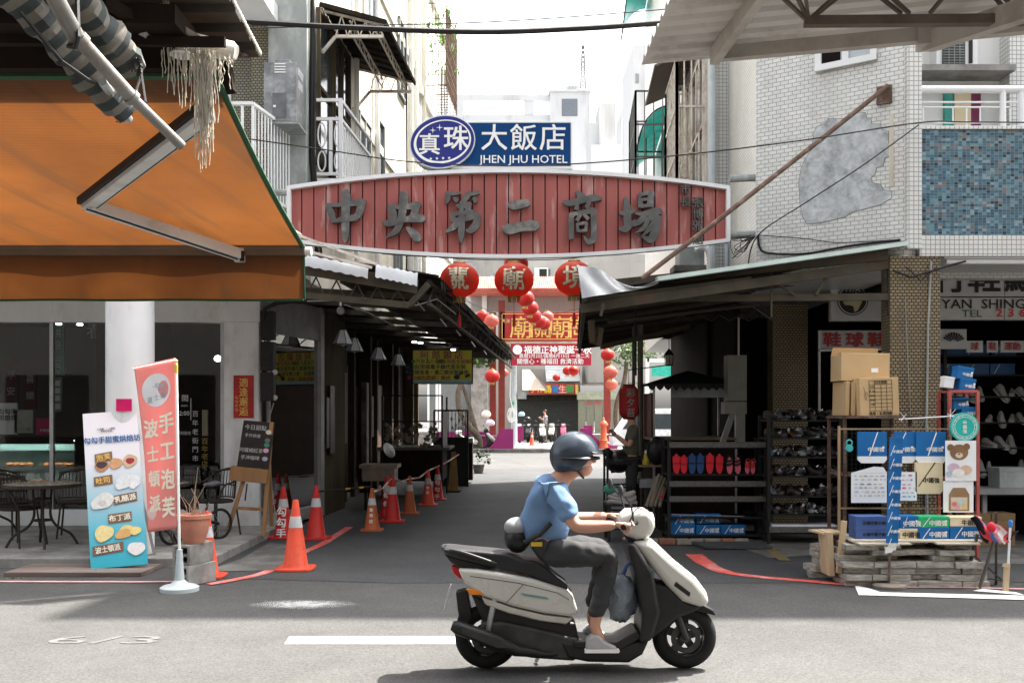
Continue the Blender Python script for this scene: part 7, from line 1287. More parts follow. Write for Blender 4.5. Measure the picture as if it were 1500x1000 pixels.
b = MB(); b.tube([(.33, 0, .62), (.28, 0, .5), (-.1, 0, .28), (-.36, 0, .21)], .022, 8); b.tube([(-.1, 0, .28), (-.2, 0, .72)], .017, 8); b.tube([(.33, 0, .62), (.42, .03, .21)], .014, 8); b.tube([(.34, 0, .56), (.26, 0, 1.03)], .017, 8); build('frame', b, m_bk, t, smooth=True); b = MB(); b.tube([(.22, -.28, 1.04), (.26, -.1, 1.03), (.26, .1, 1.03), (.22, .28, 1.04)], .013, 8); build('handlebar', b, m_bk, t); b = MB(); [b.tube([(.215, s * .3, 1.04), (.232, s * .17, 1.037)], .019, 8) for s in (-1, 1)]; build('grip', b, m_rubber, t); b = MB(); b.ell((-.21, 0, .77), (.13, .075, .035), 12, 8); b.ell((-.28, 0, .78), (.07, .09, .04), 12, 8); build('saddle', b, M('grey_saddle', (.10, .10, .11), .5), t, smooth=True); b = MB(); b.lathe([(.06, -.01), (.06, .01)], (-.1, -.05, .28), 14, ax=(0, 1, 0)); b.bar((-.1, -.06, .28), (.02, -.07, .2), .015); b.rbox((.02, -.1, .2), .08, .06, .015); build('crank', b, m_steel, t)
t = thing('display_case', 'glass pastry display case inside the bakery window on the left', 'display case', (-6.9, 14.6, .1)); D = 14.6; b = MB(); p, q = P(-60, 0, D).x, P(112, 0, D).x; zt = zz(640, D)
b.box(p, q, D, D + .6, .1, .55); b.box(p, q, D, D + .6, zt - .03, zt); b.box(q - .03, q, D, D + .6, .55, zt - .031); b.box(p, q - .031, D - .02, D + .0, zt - .10, zt - .001); build('case_frame', b, m_darkw, t); b = MB()
for y in (660, 684, 709): b.box(p, q - .03, D + .05, D + .58, zz(y, D) - .012, zz(y, D))
build('glass_shelf', b, m_glass, t); build('back_panel', MB().box(p, q - .03, D + .58, D + .6, .55, zt - .03), M('teal_back_panel', (.16, .30, .29), .4), t); build('front_glass', MB().box(p, q - .03, D + .004, D + .01, .56, zt - .035), m_glass, t)
b = MB(); 
for px in range(-40, 112, 26): x = P(px, 0, D).x; b.box(x, x + .1, D + .03, D + .035, zz(700, D), zz(692, D))
build('price_tag', b, m_paper, t); b = MB(); b.box(p, q - .04, D + .1, D + .13, zt - .06, zt - .04); build('case_lamp', b, emit_mat('case_light', (1, .95, .85), 30), t)
m_brd = M('baked_crust', (.42, .17, .05), .5, var=.4, scale=14); bl = None
for y in (684, 709):
 for px in list(range(-30, 108, 9)):
  if y == 684 and not (8 < px < 45 or px > 66): continue
  x = P(px, 0, D + .2).x; c = (x, D + .2, zz(y, D) + .004)
  if bl is None:
   b = MB(); b.ell((0, 0, .028), (.052, .09, .032), 12, 8); bl = single('bread_roll', b, m_brd, 'golden bread roll on the pastry case shelves', 'bread', (0, 0, 0), 'bread rolls in the display case', smooth=True); bl.location = c
  else: o = bl.copy(); COL.objects.link(o); o.location = c; o.rotation_euler = (0, 0, random.uniform(-.5, .5))
D = 17.1
for x0, y0, x1, y1, cl, lb, tx in ((72, 470, 94, 520, (.03, .20, .15), 'teal upper poster hanging inside the bakery', '烘焙'), (72, 521, 94, 550, (.04, .30, .25), 'teal lower poster hanging inside the bakery', '勾勾'), (6, 527, 26, 592, (.08, .02, .02), 'dark red framed scroll, left one on the bakery wall', '平安'), (35, 530, 53, 600, (.08, .02, .02), 'dark red framed scroll, right one on the bakery wall', '喜樂')):
 t = thing('wall_poster', lb, 'poster', P(x0, y1, D)); fpart('sheet', x0, y0, x1, y1, D, .03, M('poster_card', cl, .6), t); b = MB(); [b.text(c, P((x0 + x1) / 2, y0 + (y1 - y0) * (.35 + .35 * i), D - .01), .16) for i, c in enumerate(tx)]; build('lettering', b, m_shade_w, t)
t = thing('price_rack', 'small white framed rack of cards inside the bakery', 'rack', P(82, 605, 16.5)); fpart('frame', 72, 552, 91, 603, 16.5, .04, m_greyp, t); b = MB(); [fbox(b, 74, y, 88, y + 8, 16.48, .01) for y in (557, 568, 579, 591)]; build('card', b, m_paper, t)
t = thing('window_lettering', 'pale brush lettering on the dark bakery wall beside the column', 'lettering', P(140, 520, 16.9)); b = MB(); b.text('看', P(139, 484, 16.9), .3); b.text('見', P(153, 512, 16.9), .3); build('character', b, m_shade_w, t)
for px, py, lb in ((86, 474, 'small square spotlight, left of a pair in the bakery ceiling'), (117, 475, 'small square spotlight, right of a pair in the bakery ceiling'), (319, 525, 'round glowing ceiling lamp behind the glass door')): b = MB(); b.ell(P(px, py, 15), (.045, .045, .02) if px < 200 else (.055, .055, .045), 10, 6); single('spotlight', b, emit_mat('lamp_glow', (1, 1, 1), 6), lb, 'lamp', P(px, py, 15))
for x0, x1, y0, y1, mt, lb in ((-2, 25, 590, 636, m_paper, 'white lettered counter sign at the left edge of the display case'), (21, 48, 600, 634, M('dull_white_card', (.4, .4, .36), .6), 'cream calendar card on the display case'), (53, 78, 612, 636, M('magenta_card', (.45, .02, .12), .5), 'magenta card standing on the display case')):
 t = thing('counter_card', lb, 'card', P(x0, y1, 14.7)); fpart('card', x0, y0, x1, y1, 14.7, .03, mt, t); 
 if x0 < 0: build('lettering', MB().text('勾勾手\n烘焙坊', P(11, 607, 14.69), .09, bold=.02), m_ltr_k, t)
 else: build('lettering', MB().text('外帶區' if x0 > 50 else '二〇二四', P((x0 + x1) / 2, y1 - 6, 14.69), .05), m_ltr_w if x0 > 50 else m_ltr_k, t)
t = thing('door_lettering', 'white opening hours lettering on the dark glass door', 'lettering', P(285, 680, 13.74)); b = MB(); b.text('間', P(271, 583, 13.75), .1, bold=.02); b.text('ours', P(270, 594, 13.75), .05); b.text('2:00', P(270, 605, 13.75), .085, bold=.02); b.text('烘焙坊', P(271, 634, 13.75), .055); [b.text(c, P(286, 606 + 13 * i, 13.75), .09) for i, c in enumerate('百年老街門市')]; b.box(P(279, 0, 13.75).x, P(280, 0, 13.75).x, 13.75, 13.752, zz(615, 13.75), zz(583, 13.75)); build('lettering', b, m_shade_w, t)
t = thing('hanging_sign', 'narrow cream and gold vertical sign behind the glass door', 'sign', P(300, 690, 14.6)); fpart('board', 296, 600, 304, 638, 14.6, .03, m_cream, t); b = MB(); [b.text(c, P(300, 646 + 11 * i, 14.6), .1, bold=.03) for i, c in enumerate('百年老店')]; build('lettering', b, m_gold, t)
t = thing('meter_box', 'dark electricity meters with round dials on the bakery corner', 'meter', P(392, 640, 13.55)); D = 13.5; b = MB(); [fbox(b, 381, y, 400, y + 42, D, .18) for y in (455, 500, 545)]; b.tube([P(384, 470, D), P(388, 452, D), P(405, 444, D), P(450, 438, 12.5)], .03, 8); build('housing', b, m_blackm, t, bev=.01); b = MB(); [b.lathe([(.035, 0), (.035, .02)], P(403, y, D + .05), 12, ax=(0, -1, 0)) for y in (545, 582)]; build('dial', b, m_shade_w, t); b = MB(); b.tube([P(401, 590, D), P(392, 620, D), P(396, 700, 13), P(405, 768, 12.9)], .008, 5); build('cable', b, m_greyp, t)
t = thing('lane_signboard', 'yellow key shop signboard with blue and red lettering under the left canopy', 'sign', P(648, 560, 17.2)); D = 17.2
fpart('case', 603, 511, 692.5, 562, D, .15, m_darkw, t); fpart('face', 605, 513, 691, 557, D - .006, .008, M('dim_yellow_acrylic', (.30, .27, .02), .4, var=.06), t); fpart('blue_band', 605, 557, 691, 561, D - .007, .008, M('pale_blue_band', (.12, .22, .26), .5), t)
m_mar, m_nav, m_grn = M('maroon_lettering', (.16, .015, .03), .5), M('navy_lettering', (.012, .015, .04), .5), M('leaf_lettering', (.02, .10, .03), .5)
for s, x, y, h, m in (('阿 郎 鎖 店', 647, 519.5, .155, m_mar), ('●汽車晶片配製', 627, 529, .085, m_grn), ('遺失免匙全副鑰匙', 668, 529, .08, m_mar), ('●指紋密碼電子鎖代客安裝', 638, 537, .088, m_nav), ('●門鎖推進・進口鎖安裝維修', 640, 545, .085, m_nav), ('●免鑰匙開鎖・維修', 628, 553, .085, m_mar)): build('lettering', MB().text(s, P(x, y, D - .012), h, bold=.012), m, t)
b = MB(); b.ell(P(669, 552, D - .02), (.05, .01, .04), 10, 6); b.bar(P(671, 550, D - .02), P(678, 545, D - .02), .02); b.rbox(P(685, 550, D - .02), .09, .015, .045, ry=-.4); build('key_drawing', b, m_ltr_k, t)
b = MB(); [b.rbox(P(x, y, 16.6), .07, .1, .02) for x, y in ((607, 501), (616, 502), (664, 512))]; single('strip_lamp', b, emit_mat('strip_glow', (1, 1, 1), 3), 'short glowing strip lamps under the left canopy', 'lamp', P(612, 502, 16.6))
LG = 'glass pendant lamps along the left shops'; t = thing('pendant_lamp', 'white panelled glass pendant lamp nearest the lane mouth', 'lamp', (0, 0, 0), LG, world=False); build('lamp_shade', MB().lathe([(.16, -.11), (.055, .11)], n=6), M('frosted_lamp_glass', (.45, .46, .46), .3, transl=.3), t); b = MB(); [b.bar((.16 * math.cos(a), .16 * math.sin(a), -.11), (.055 * math.cos(a), .055 * math.sin(a), .11), .008) for a in [k * 1.047 for k in range(6)]]; b.tube([(.16 * math.cos(k * 1.047), .16 * math.sin(k * 1.047), -.11) for k in range(7)], .006, 5); b.tube([(0, 0, .1), (0, 0, .8)], .006, 5); build('lamp_frame', b, m_blackm, t); b = MB(); b.ell((0, 0, -.1), (.04, .04, .04), 10, 6); build('bulb', b, m_shade_w, t)
t.location = P(502, 494, 15.4)
for px, py, D, lb in ((519, 505, 16.8, 'second glass pendant lamp, half behind the nearest one'), (554, 518, 18.6, 'third glass pendant lamp along the left shops'), (583, 527, 20.4, 'fourth and smallest glass pendant lamp along the left shops')): copy_tree(t, P(px, py, D), .3, lb)
t = thing('lantern_lamp', 'small round hanging lamp on a white bracket below the left canopy truss', 'lamp', P(499, 455, 11.9)); b = MB(); b.bar(P(499, 437, 11.9), P(499, 448, 11.9), .02); b.bar(P(496, 437, 11.9), P(502, 437, 11.9), .02); build('bracket', b, m_white, t); b = MB(); b.ell(P(499, 455, 11.9), (.05, .05, .05), 12, 8); build('globe', b, M('glass_globe', (.2, .2, .18), .15), t, smooth=True)
b = MB(); c = V((SX(16.3) + .03, 16.3, 0)); b.box(c.x - .01, c.x + .02, 16.1, 16.5, 1.0, 2.1); b.box(c.x, c.x + .015, 15.8, 16.05, 1.1, 1.9); single('notice_board', b, M('black_notice', (.02, .012, .012), .5), 'dark narrow board with a pale cloth on the beige lane wall', 'board', c)
t = thing('wash_basin', 'grey wall sink with a round basin beside the rope cones', 'sink', (-2.15, 17.6, 0)); c = P(560, 668, 17); b = MB(); b.box(-2.6, -1.95, 16.9, 17.5, .72, .78); b.box(-2.55, -2.0, 16.95, 17.45, .5, .72); build('basin', b, M('grimy_steel', (.22, .2, .17), .4, .4, var=.3), t); b = MB(); [b.bar((x, y, 0), (x, y, .5), .04) for x in (-2.5, -2.05) for y in (17, 17.4)]; build('stand', b, m_darkw, t); b = MB(); b.lathe([(.13, -.012), (.14, .0), (.11, .02), (.02, .03)], P(570, 659, 17.1), 20, ax=(.9, -.6, .5)); build('steel_lid', b, m_steel, t)
t = thing('key_cart', 'dark key cutting stall cart with small hanging goods under the yellow sign', 'cart', (-1.7, 20, 0)); b = MB(); b.box(-2.5, -1.35, 19.2, 20.6, .35, .95); build('body', b, m_darkw, t); b = MB(); b.box(-2.6, -1.2, 19.1, 20.7, .95, 1.0); build('counter_top', b, m_conc_d, t); b = MB(); [b.bar((x, y, 0), (x, y, 2.0), .035) for x in (-2.5, -1.35) for y in (19.2, 20.6)]; b.box(-1.36, -1.34, 19.2, 20.6, 1.0, 1.7); [b.bar((-2.5, 19.2, z), (-1.35, 19.2, z), .025) for z in (1.5, 2.0)]; build('frame', b, m_blackm, t)
rnd = random.Random(17); b = MB(); [b.rbox((rnd.uniform(-2.45, -1.4), 19.25 + rnd.uniform(0, .2), 1.02 + rnd.uniform(0, .42)), rnd.uniform(.03, .08), .03, rnd.uniform(.04, .1), ry=rnd.uniform(-1, 1)) for i in range(70)]; struct('small_hardware', b, M('dull_hardware', (.16, .15, .12), .4, .5, var=.6, scale=14), kind='stuff')
t = thing('metal_screen', 'black scrollwork metal screen with pale tags near the end of the left shops', 'screen', P(675, 690, 22.5)); D = 22.5; b = MB(); [b.bar(P(x, 601, D), P(x, 715, D), .04) for x in (636, 685)]; b.bar(P(636, 601, D), P(685, 601, D), .04); [b.bar(P(x, 601, D), P(x, 640, D), .015) for x in range(642, 685, 5)]; fbox(b, 636, 640, 685, 712, D, .05); build('screen', b, m_blackm, t); b = MB(); [fbox(b, x, y, x + 3, y + 5, D - .02, .01) for x, y in ((646, 612), (652, 618), (660, 611), (666, 620), (671, 613), (677, 608), (661, 624), (678, 618))]; build('tag', b, m_shade_w, t)
t = thing('bin', 'dark tall bin with a grey lid at the far end of the left shops', 'bin', G(683, 708)); D = 23.6; fpart('body', 672, 648, 692, 703, D, .5, m_darkw, t); fpart('lid', 671, 641, 693, 648, D - .02, .54, m_greyp, t)
AG = 'ochre folding warning boards'
for px, y, D, lb in ((664, 721, 20.9, 'ochre folding warning board, nearest of the two left of the plant'), (673, 712, 22.6, 'ochre folding warning board, farther of the two left of the plant')):
 t = thing('warning_board', lb, 'sign board', G(px, y), AG); D = DG(y); b = MB(); h = 60 if px < 670 else 52; b.prism([P(px - 8, y, D), P(px + 8, y, D), P(px + 4, y - h, D + .2), P(px - 3, y - h, D + .2)], (0, .02, 0)); build('front_panel', b, M('ochre_board', (.26, .15, .05), .6, var=.25), t); b = MB(); b.prism([P(px - 8, y, D + .5), P(px + 8, y, D + .5), P(px + 4, y - h, D + .25), P(px - 3, y - h, D + .25)], (0, .02, 0)); b.box(P(px - 10, 0, D).x, P(px + 10, 0, D).x, D - .05, D + .55, .004, .03); build('rear_panel', b, m_darkw, t)
t = thing('potted_plant', 'small dark leafy potted plant on the lane edge at the end of the left shops', 'plant', G(703, 693)); c = G(701, 693); b = MB(); b.lathe([(.12, 0), (.17, .25), (.15, .25)], c, 14); build('pot', b, m_conc_d, t); b = MB(); rnd = random.Random(6); [leaf_cloud(b, c + V((rnd.uniform(-.1, .35), rnd.uniform(-.1, .1), .3 + rnd.uniform(0, .35))), (.1, .1, .09), 7, .06, rnd) for i in range(16)]; build('foliage', b, M('dark_leaf', (.03, .045, .025), .6, var=.4), t)
b = MB(); rnd = random.Random(77)
for px, y0, y1, D in ((530, 560, 640, 18), (545, 545, 650, 18.5), (560, 570, 600, 18), (590, 560, 700, 20.5), (615, 580, 640, 21)):
 b.rbox((SX(D) - .3, D, EYE - ((y0 + y1) / 2 - 608) * D / F), .12, .35, (y1 - y0) * D / F)
single('hanging_goods', b, M('dull_cloth_goods', (.12, .105, .09), .8, var=.5, scale=3), 'dim cloth goods hanging in the dark shop fronts on the left', 'goods', (-2.8, 18, 1), bev=.02)
t = thing('air_conditioner', 'weathered grey air conditioner casing beside the white balcony on the left', 'air conditioner', P(412, 180, 12.3)); D = 12.2; x0, x1 = P(386, 0, D).x, P(434, 0, D).x; b = MB(); b.box(x0, x1, D, D + .45, zz(178, D), zz(91, D)); b.box(x0 + .12, x1 - .1, D + .1, D + .4, zz(91, D), zz(83, D)); build('housing', b, M('weathered_zinc_case', (.20, .205, .21), .5, .35, var=.35, scale=3.5, dirt=(.42, .43, .43), dirt_amt=.4, dirt_scale=5), t, bev=.008)
b = MB(); [fbox(b, 402, y, 418, y + 1.5, D - .01, .008) for y in (93, 97, 101, 105)]; [b.bar(V((x1 + .004, D + .1 + .03 * i, zz(95 + (i % 2) * 18, D))), V((x1 + .004, D + .1 + .03 * i, zz(106 + (i % 2) * 18, D))), .008) for i in range(9)]; fbox(b, 400, 154, 404, 157, D - .012, .01); build('louvre', b, m_ltr_w, t); fpart('access_panel', 399, 136, 419, 173, D - .008, .01, M('darker_zinc_panel', (.12, .125, .13), .5, .3, var=.3), t); b = MB(); b.box(x0 - .03, x1 + .03, D - .02, D + .48, zz(182, D), zz(179, D)); build('tray', b, m_greyp, t)
b = MB(); b.bar(P(438, 365, 11.2) , P(545, 392, 11.3), .03); b.bar(P(424, 335, 11.6), P(440, 345, 11.4), .04); b.bar(P(424, 340, 11.4), P(552, 387, 11.35), .045, .03); single('slanting_bracket', b, m_rustw, 'rust flecked white bar slanting below the left end of the market sign', 'bar', P(480, 365, 11.4))
fpn = thing('air_conditioner', 'dusty grey condenser on a bracket below the right end of the market sign', 'air conditioner', P(1015, 390, 13.9)); fpart('housing', 995, 362, 1032, 388, 13.7, .35, m_greyp, fpn); fpart('tray', 988, 388, 1035, 397, 13.65, .4, m_conc_d, fpn); b = MB(); b.tube(smooth_pts([P(1018, 366, 13.6), P(1030, 362, 13.6), P(1038, 372, 13.6), P(1040, 400, 13.6)], 5), .035, 8); build('pipe', b, m_white, fpn)
u = thing('air_conditioner', 'white window air conditioner with black grille above the balcony with coloured panels', 'air conditioner', P(1405, 112, 12.0)); fpart('housing', 1372, 40, 1432, 110, 11.95, .2, m_white, u); fpart('grille', 1381, 44, 1414, 106, 11.93, .03, M('dark_grille', (.07, .075, .08), .4), u); b = MB(); [fbox(b, 1382, y, 1413, y + .8, 11.915, .01) for y in range(48, 106, 4)]; [fbox(b, x, 44, x + .7, 106, 11.91, .01) for x in (1390, 1398, 1406)]; build('louvre', b, m_greyp, u); fpart('dark_slot', 1420, 44, 1425, 92, 11.93, .03, m_blackm, u)
t = thing('near_building', 'plain terraced block behind the photographer on the near side of the street', 'building', (0, -5, 0)); b = MB(); b.box(-30, 30, -12, -4, 0, 10); build('wall', b, M('near_wall', (.10, .095, .088), .8, var=.1, scale=.5), t); b = MB(); [b.box(x, x + 2.6, -4, -3.95, .1, 2.9) for x in range(-20, 20, 4)]; build('shop_opening', b, m_dark, t)
# ================================================================ SCOOTER
m_silver = M('champagne_silver_paint', (.46, .45, .41), .28, 0.0, var=.05, bump=0, spec=.6); m_scblk = M('scooter_black_plastic', (.018, .018, .018), .45, var=.25, scale=8, bump=.05); m_grey_eng = M('engine_metal', (.04, .04, .04), .5, .2, var=.4, scale=9); m_wht = M('pearl_white_paint', (.50, .49, .45), .22, 0.0, var=.04, bump=0, spec=.6)
s_ = lambda px, py: ((px - 850) / 229.6, (980 - py) / 229.6)
SCT = thing('motor_scooter', 'silver and black motor scooter ridden past the lane entrance', 'motor scooter', (0, 0, 0), world=False)
def side(name, pts, y0, y1, mt, bev=.02, parent=None, label=None, seg=3):
 b = MB(); b.prism([(s_(x, y)[0], y0, s_(x, y)[1]) for x, y in pts], (0, y1 - y0, 0)); return build(name, b, mt, parent or SCT, bev=bev, smooth=True, seg=seg, label=label)
def q(px, py, y=0): x, z = s_(px, py); return V((x, y, z))
for nm, cx, r in (('front', 1003, .205), ('rear', 713, .205)):
 b = MB(); c = q(cx, 932, 0); n = 40; rt = .048; b.lathe([(r - rt + rt * math.cos(a), rt * 1.05 * math.sin(a)) for a in [k * math.pi / 8 for k in range(17)]], c, n, ax=(0, 1, 0), cap=False); b.f = [f for f in b.f if len(f) == 4]; b.m = [0] * len(b.f); w_ = build('wheel', b, m_rubber, SCT, smooth=True)
 b = MB(); b.lathe([(.118, -.04), (.128, -.035), (.128, .035), (.118, .04), (.11, 0), (.118, -.04)], c, n, ax=(0, 1, 0), cap=False); b.lathe([(.03, -.05), (.035, -.045), (.035, .045), (.03, .05)], c, 16, ax=(0, 1, 0))
 for i in range(5): a = i * 1.2566 + .3; b.bar(c + V((.03 * math.cos(a), 0, .03 * math.sin(a))), c + V((.12 * math.cos(a), 0, .12 * math.sin(a))), .05, .028, up=(0, 1, 0))
 build('rim', b, M('dark_alloy', (.05, .05, .05), .4, .3) if nm == 'front' else m_scblk, w_, bev=.003)
 b = MB(); b.lathe([(.06, -.062), (.095, -.062), (.095, -.058), (.06, -.058), (.06, -.062)], c, 28, ax=(0, 1, 0), cap=False); build('brake_disc', b, m_grey_eng, w_)
side('rear_panel', [(672, 828), (700, 829), (735, 834), (780, 843), (828, 858), (838, 868), (845, 889), (836, 897), (796, 892), (752, 882), (705, 866), (682, 848)], -.165, .165, m_silver, .022)
side('side_trim', [(706, 868), (752, 884), (796, 894), (838, 899), (828, 908), (790, 903), (745, 892), (712, 880)], -.15, .15, M('pale_trim', (.45, .43, .38), .35, .3), .01)
side('tail_cowl', [(650, 806), (664, 812), (728, 829), (700, 832), (676, 830), (660, 820)], -.11, .11, m_scblk, .015)
side('seat', [(650, 800), (682, 802), (716, 805), (744, 808), (766, 816), (782, 818), (800, 828), (815, 842), (830, 852), (830, 862), (800, 850), (770, 838), (728, 829), (664, 813), (652, 807)], -.125, .125, M('black_vinyl', (.022, .022, .024), .42, var=.2, scale=14), .025)
b = MB(); b.tube(smooth_pts([q(728, 822, -.14), q(680, 806, -.13), q(653, 802, -.09), q(648, 801, 0), q(653, 802, .09), q(680, 806, .13), q(728, 822, .14)], 5), .012, 8); build('grab_rail', b, m_scblk, SCT, smooth=True)
side('tail_light', [(662, 826), (674, 828), (684, 846), (674, 845), (665, 838)], -.08, .08, M('tail_red', (.45, .02, .02), .25), .008); 
for s in (-1, 1):
 side('turn_signal', [(684, 856), (706, 858), (710, 865), (690, 865)], s * .15 - .015, s * .15 + .015, M('amber_lens', (.62, .20, .02), .3), .005)
side('underbody', [(690, 866), (745, 890), (800, 903), (842, 908), (850, 945), (845, 958), (800, 950), (752, 935), (720, 925), (705, 900)], -.10, .10, m_scblk, .02)
side('engine', [(706, 905), (740, 905), (800, 918), (846, 930), (850, 955), (838, 962), (780, 958), (720, 948), (700, 935)], -.13, .10, m_grey_eng, .02)
side('belly_fairing', [(820, 934), (905, 938), (948, 930), (938, 952), (918, 964), (860, 963), (830, 957)], -.14, .14, m_scblk, .02)
b = MB(); b.tube([q(664, 908, -.17), q(672, 911, -.17), q(730, 932, -.17), q(756, 944, -.165), q(800, 952, -.13), q(850, 950, -.08)], [.028, .045, .048, .038, .018, .016], 14); build('muffler', b, M('muffler_black', (.03, .03, .03), .4, .5), SCT, smooth=True)
b = MB(); b.prism([V((p.x, -.222, p.z)) for p in (q(676, 906), q(735, 926), q(752, 938), q(730, 938), q(680, 918))], (0, .008, 0)); build('heat_guard', b, m_grey_eng, SCT, bev=.003)
side('rear_mudguard', [(668, 866), (684, 862), (692, 900), (680, 930), (664, 925), (672, 900)], -.06, .06, m_scblk, .01)
b = MB(); b.prism([q(660, 858, -.08), q(652, 890, -.08), q(652, 890, .08), q(660, 858, .08)], (-.004, 0, -.001)); build('number_plate', b, m_paper, SCT)
for s in (-1, 1):
 b = MB(); b.tube([q(725, 872, s * .13), q(713, 930, s * .12)], [.02, .016], 10); build('shock_absorber', b, m_steel, SCT)
side('floorboard', [(838, 932), (900, 934), (930, 918), (938, 926), (908, 944), (838, 942)], -.15, .15, m_scblk, .01)
side('leg_shield', [(914, 792), (926, 790), (952, 832), (962, 890), (950, 930), (932, 934), (936, 890), (928, 840)], -.19, .19, m_scblk, .025)
side('front_apron', [(922, 790), (954, 788), (985, 818), (1015, 842), (1030, 862), (1036, 882), (1020, 884), (995, 876), (972, 852), (950, 826)], -.155, .155, m_wht, .045)
side('front_panel', [(945, 846), (975, 854), (1000, 878), (1024, 884), (1012, 892), (990, 900), (968, 918), (950, 932), (940, 926), (956, 896)], -.135, .135, m_scblk, .035)
side('apron_vent', [(985, 846), (1006, 862), (1004, 868), (982, 852)], -.162, .162, m_scblk, .004)
side('front_fender', [(975, 890), (1000, 876), (1030, 884), (1044, 892), (1048, 900), (1020, 893), (995, 893), (975, 905), (968, 912)], -.06, .06, m_scblk, .015)
for s in (-1, 1):
 b = MB(); b.tube([q(984, 880, s * .075), q(1003, 932, s * .075)], .02, 10); build('fork_leg', b, m_grey_eng, SCT)
side('handlebar_cowl', [(905, 757), (918, 746), (945, 745), (954, 752), (957, 768), (952, 784), (930, 788), (915, 782), (905, 770)], -.13, .13, m_wht, .04)
side('steering_column', [(912, 782), (940, 784), (950, 800), (928, 804)], -.08, .08, m_scblk, .02)
b = MB(); b.lathe([(.0, 0), (.05, .0), (.06, -.03)], q(957, 762, 0), 18, ax=(1, 0, .1), sy=1.6); build('headlight', b, M('headlight_lens', (.62, .63, .64), .08, spec=.8), SCT, smooth=True)
for s in (-1, 1):
 b = MB(); b.tube([q(930, 763, s * .12), q(912, 763, s * .24), q(905, 763, s * .36)], .014, 8); h = build('handlebar', b, m_scblk, SCT); b = MB(); b.tube([q(914, 763, s * .23), q(904, 763, s * .37)], .018, 10); build('grip', b, m_rubber, h); b = MB(); b.tube([q(920, 759, s * .2), q(920, 762, s * .36)], .006, 6); build('brake_lever', b, m_steel, h)
 b = MB(); b.tube([q(922, 757, s * .22), q(918, 735, s * .27), q(908, 722, s * .3)], .006, 6); mr_ = build('mirror', b, m_scblk, SCT); b = MB(); b.ell(q(902, 714, s * .32), (.018, .07, .04), 12, 8); build('mirror_head', b, m_scblk, mr_, smooth=True)
b = MB(); b.tube([q(798, 955, .12), q(786, 978, .15)], .012, 6); b.bar(q(850, 955, -.02), q(713, 932, .09), .03); build('side_stand', b, m_steel, SCT)
b = MB(); b.prism([(s_(x, y)[0], -.1695, s_(x, y)[1]) for x, y in ((762, 862), (800, 868), (803, 871), (768, 866))], (0, .006, 0)); build('side_emblem', b, M('teal_emblem', (.12, .25, .25), .3), SCT)
for nm, l in (('panel_seam', ((690, 838), (760, 848), (815, 862), (832, 872))), ('panel_seam', ((742, 876), (766, 850)))):
 b = MB(); b.tube([V((s_(x, y)[0], -.1645, s_(x, y)[1])) for x, y in l], .0025, 4); build(nm, b, m_blackm, SCT)
b = MB(); b.tube(smooth_pts([q(915, 765, -.2), q(928, 742, -.16), q(940, 748, -.1), q(944, 770, -.08)], 4), .004, 5); b.tube(smooth_pts([q(990, 900, -.08), q(985, 880, -.1), q(975, 868, -.09)], 4), .004, 5); build('brake_cable', b, m_blackm, SCT)
SCT_LOC = V((.4355, 6.37, 0))
def park(loc, rz, label, cols=None, scale=1):
 o = copy_tree(SCT, loc, rz, label, 'motor scooters parked at the square', scale=scale)
 for k, m in (cols or {}).items(): recolor(o, k, m)
 return o
m_pinkp = M('pink_scooter_paint', (.65, .12, .22), .3, .1, var=.05); m_bluep = M('pale_blue_paint', (.35, .5, .62), .3, .1); m_blkp = M('black_paint', (.03, .03, .032), .3, .1)
park(G(704, 661) + V((-.1, 0, 0)), 0, 'silver scooter parked nose right beside the left magenta wall', {'front_apron': m_silver, 'handlebar_cowl': m_scblk})
park(G(674, 668) + V((-.35, 0, 0)), R(35), 'white scooter parked behind the black scroll screen', {'rear_panel': m_wht})
park(V((.30, 53.5, .14)), R(-80), 'black scooter with pale blue front facing the lane, leftmost at the shutter', {'front_apron': m_bluep, 'handlebar_cowl': m_bluep, 'rear_panel': m_blkp}); park(V((.98, 54.5, .14)), R(-100), 'black scooter second from the left at the dark shutter', {'front_apron': m_blkp, 'handlebar_cowl': m_blkp, 'rear_panel': m_blkp}); park(V((1.55, 53.2, .14)), R(-85), 'white fronted scooter directly left of the man on his phone', {'rear_panel': m_blkp})
park(V((2.9, 56, .14)), R(-95), 'pink scooter facing the lane by the dark shutter', {'front_apron': m_pinkp, 'handlebar_cowl': m_pinkp, 'rear_panel': m_pinkp}); park(V((2.25, 55, .14)), R(-100), 'dark scooter right of the man on his phone', {'front_apron': m_wht, 'rear_panel': m_blkp})
SCT.location = SCT_LOC
def dome(label, c, r, mt): b = MB(); b.ell((0, 0, 0), (r, r * .9, r * .85), 16, 10); b.v = [V((p.x, p.y, max(p.z, -r * .45))) for p in b.v]; b.xf(Matrix.Translation(c)); return single('helmet', b, mt, label, 'helmet', c, 'helmets on the parked scooters', smooth=True)
m_crm = M('cream_helmet', (.66, .6, .5), .3); dome('cream helmet on the mirror of the silver parked scooter', P(712, 607, 43), .21, m_crm); dome('lilac helmet hanging low on the silver parked scooter', P(718, 620, 42.8), .2, M('lilac_helmet', (.5, .42, .52), .3)); dome('pale blue helmet on the leftmost scooter at the shutter', P(764, 607, 53), .18, m_bluep); dome('black helmet on the scooter second from the left at the shutter', P(773, 614, 53), .17, m_black)
t = copy_tree(bpy.data.objects['traffic_cone'], G(779, 652, .14), .3, 'faded traffic cone standing between the far scooters'); 
for ch in list(t.children):
 if ch.name.startswith('lettering'): bpy.data.objects.remove(ch)
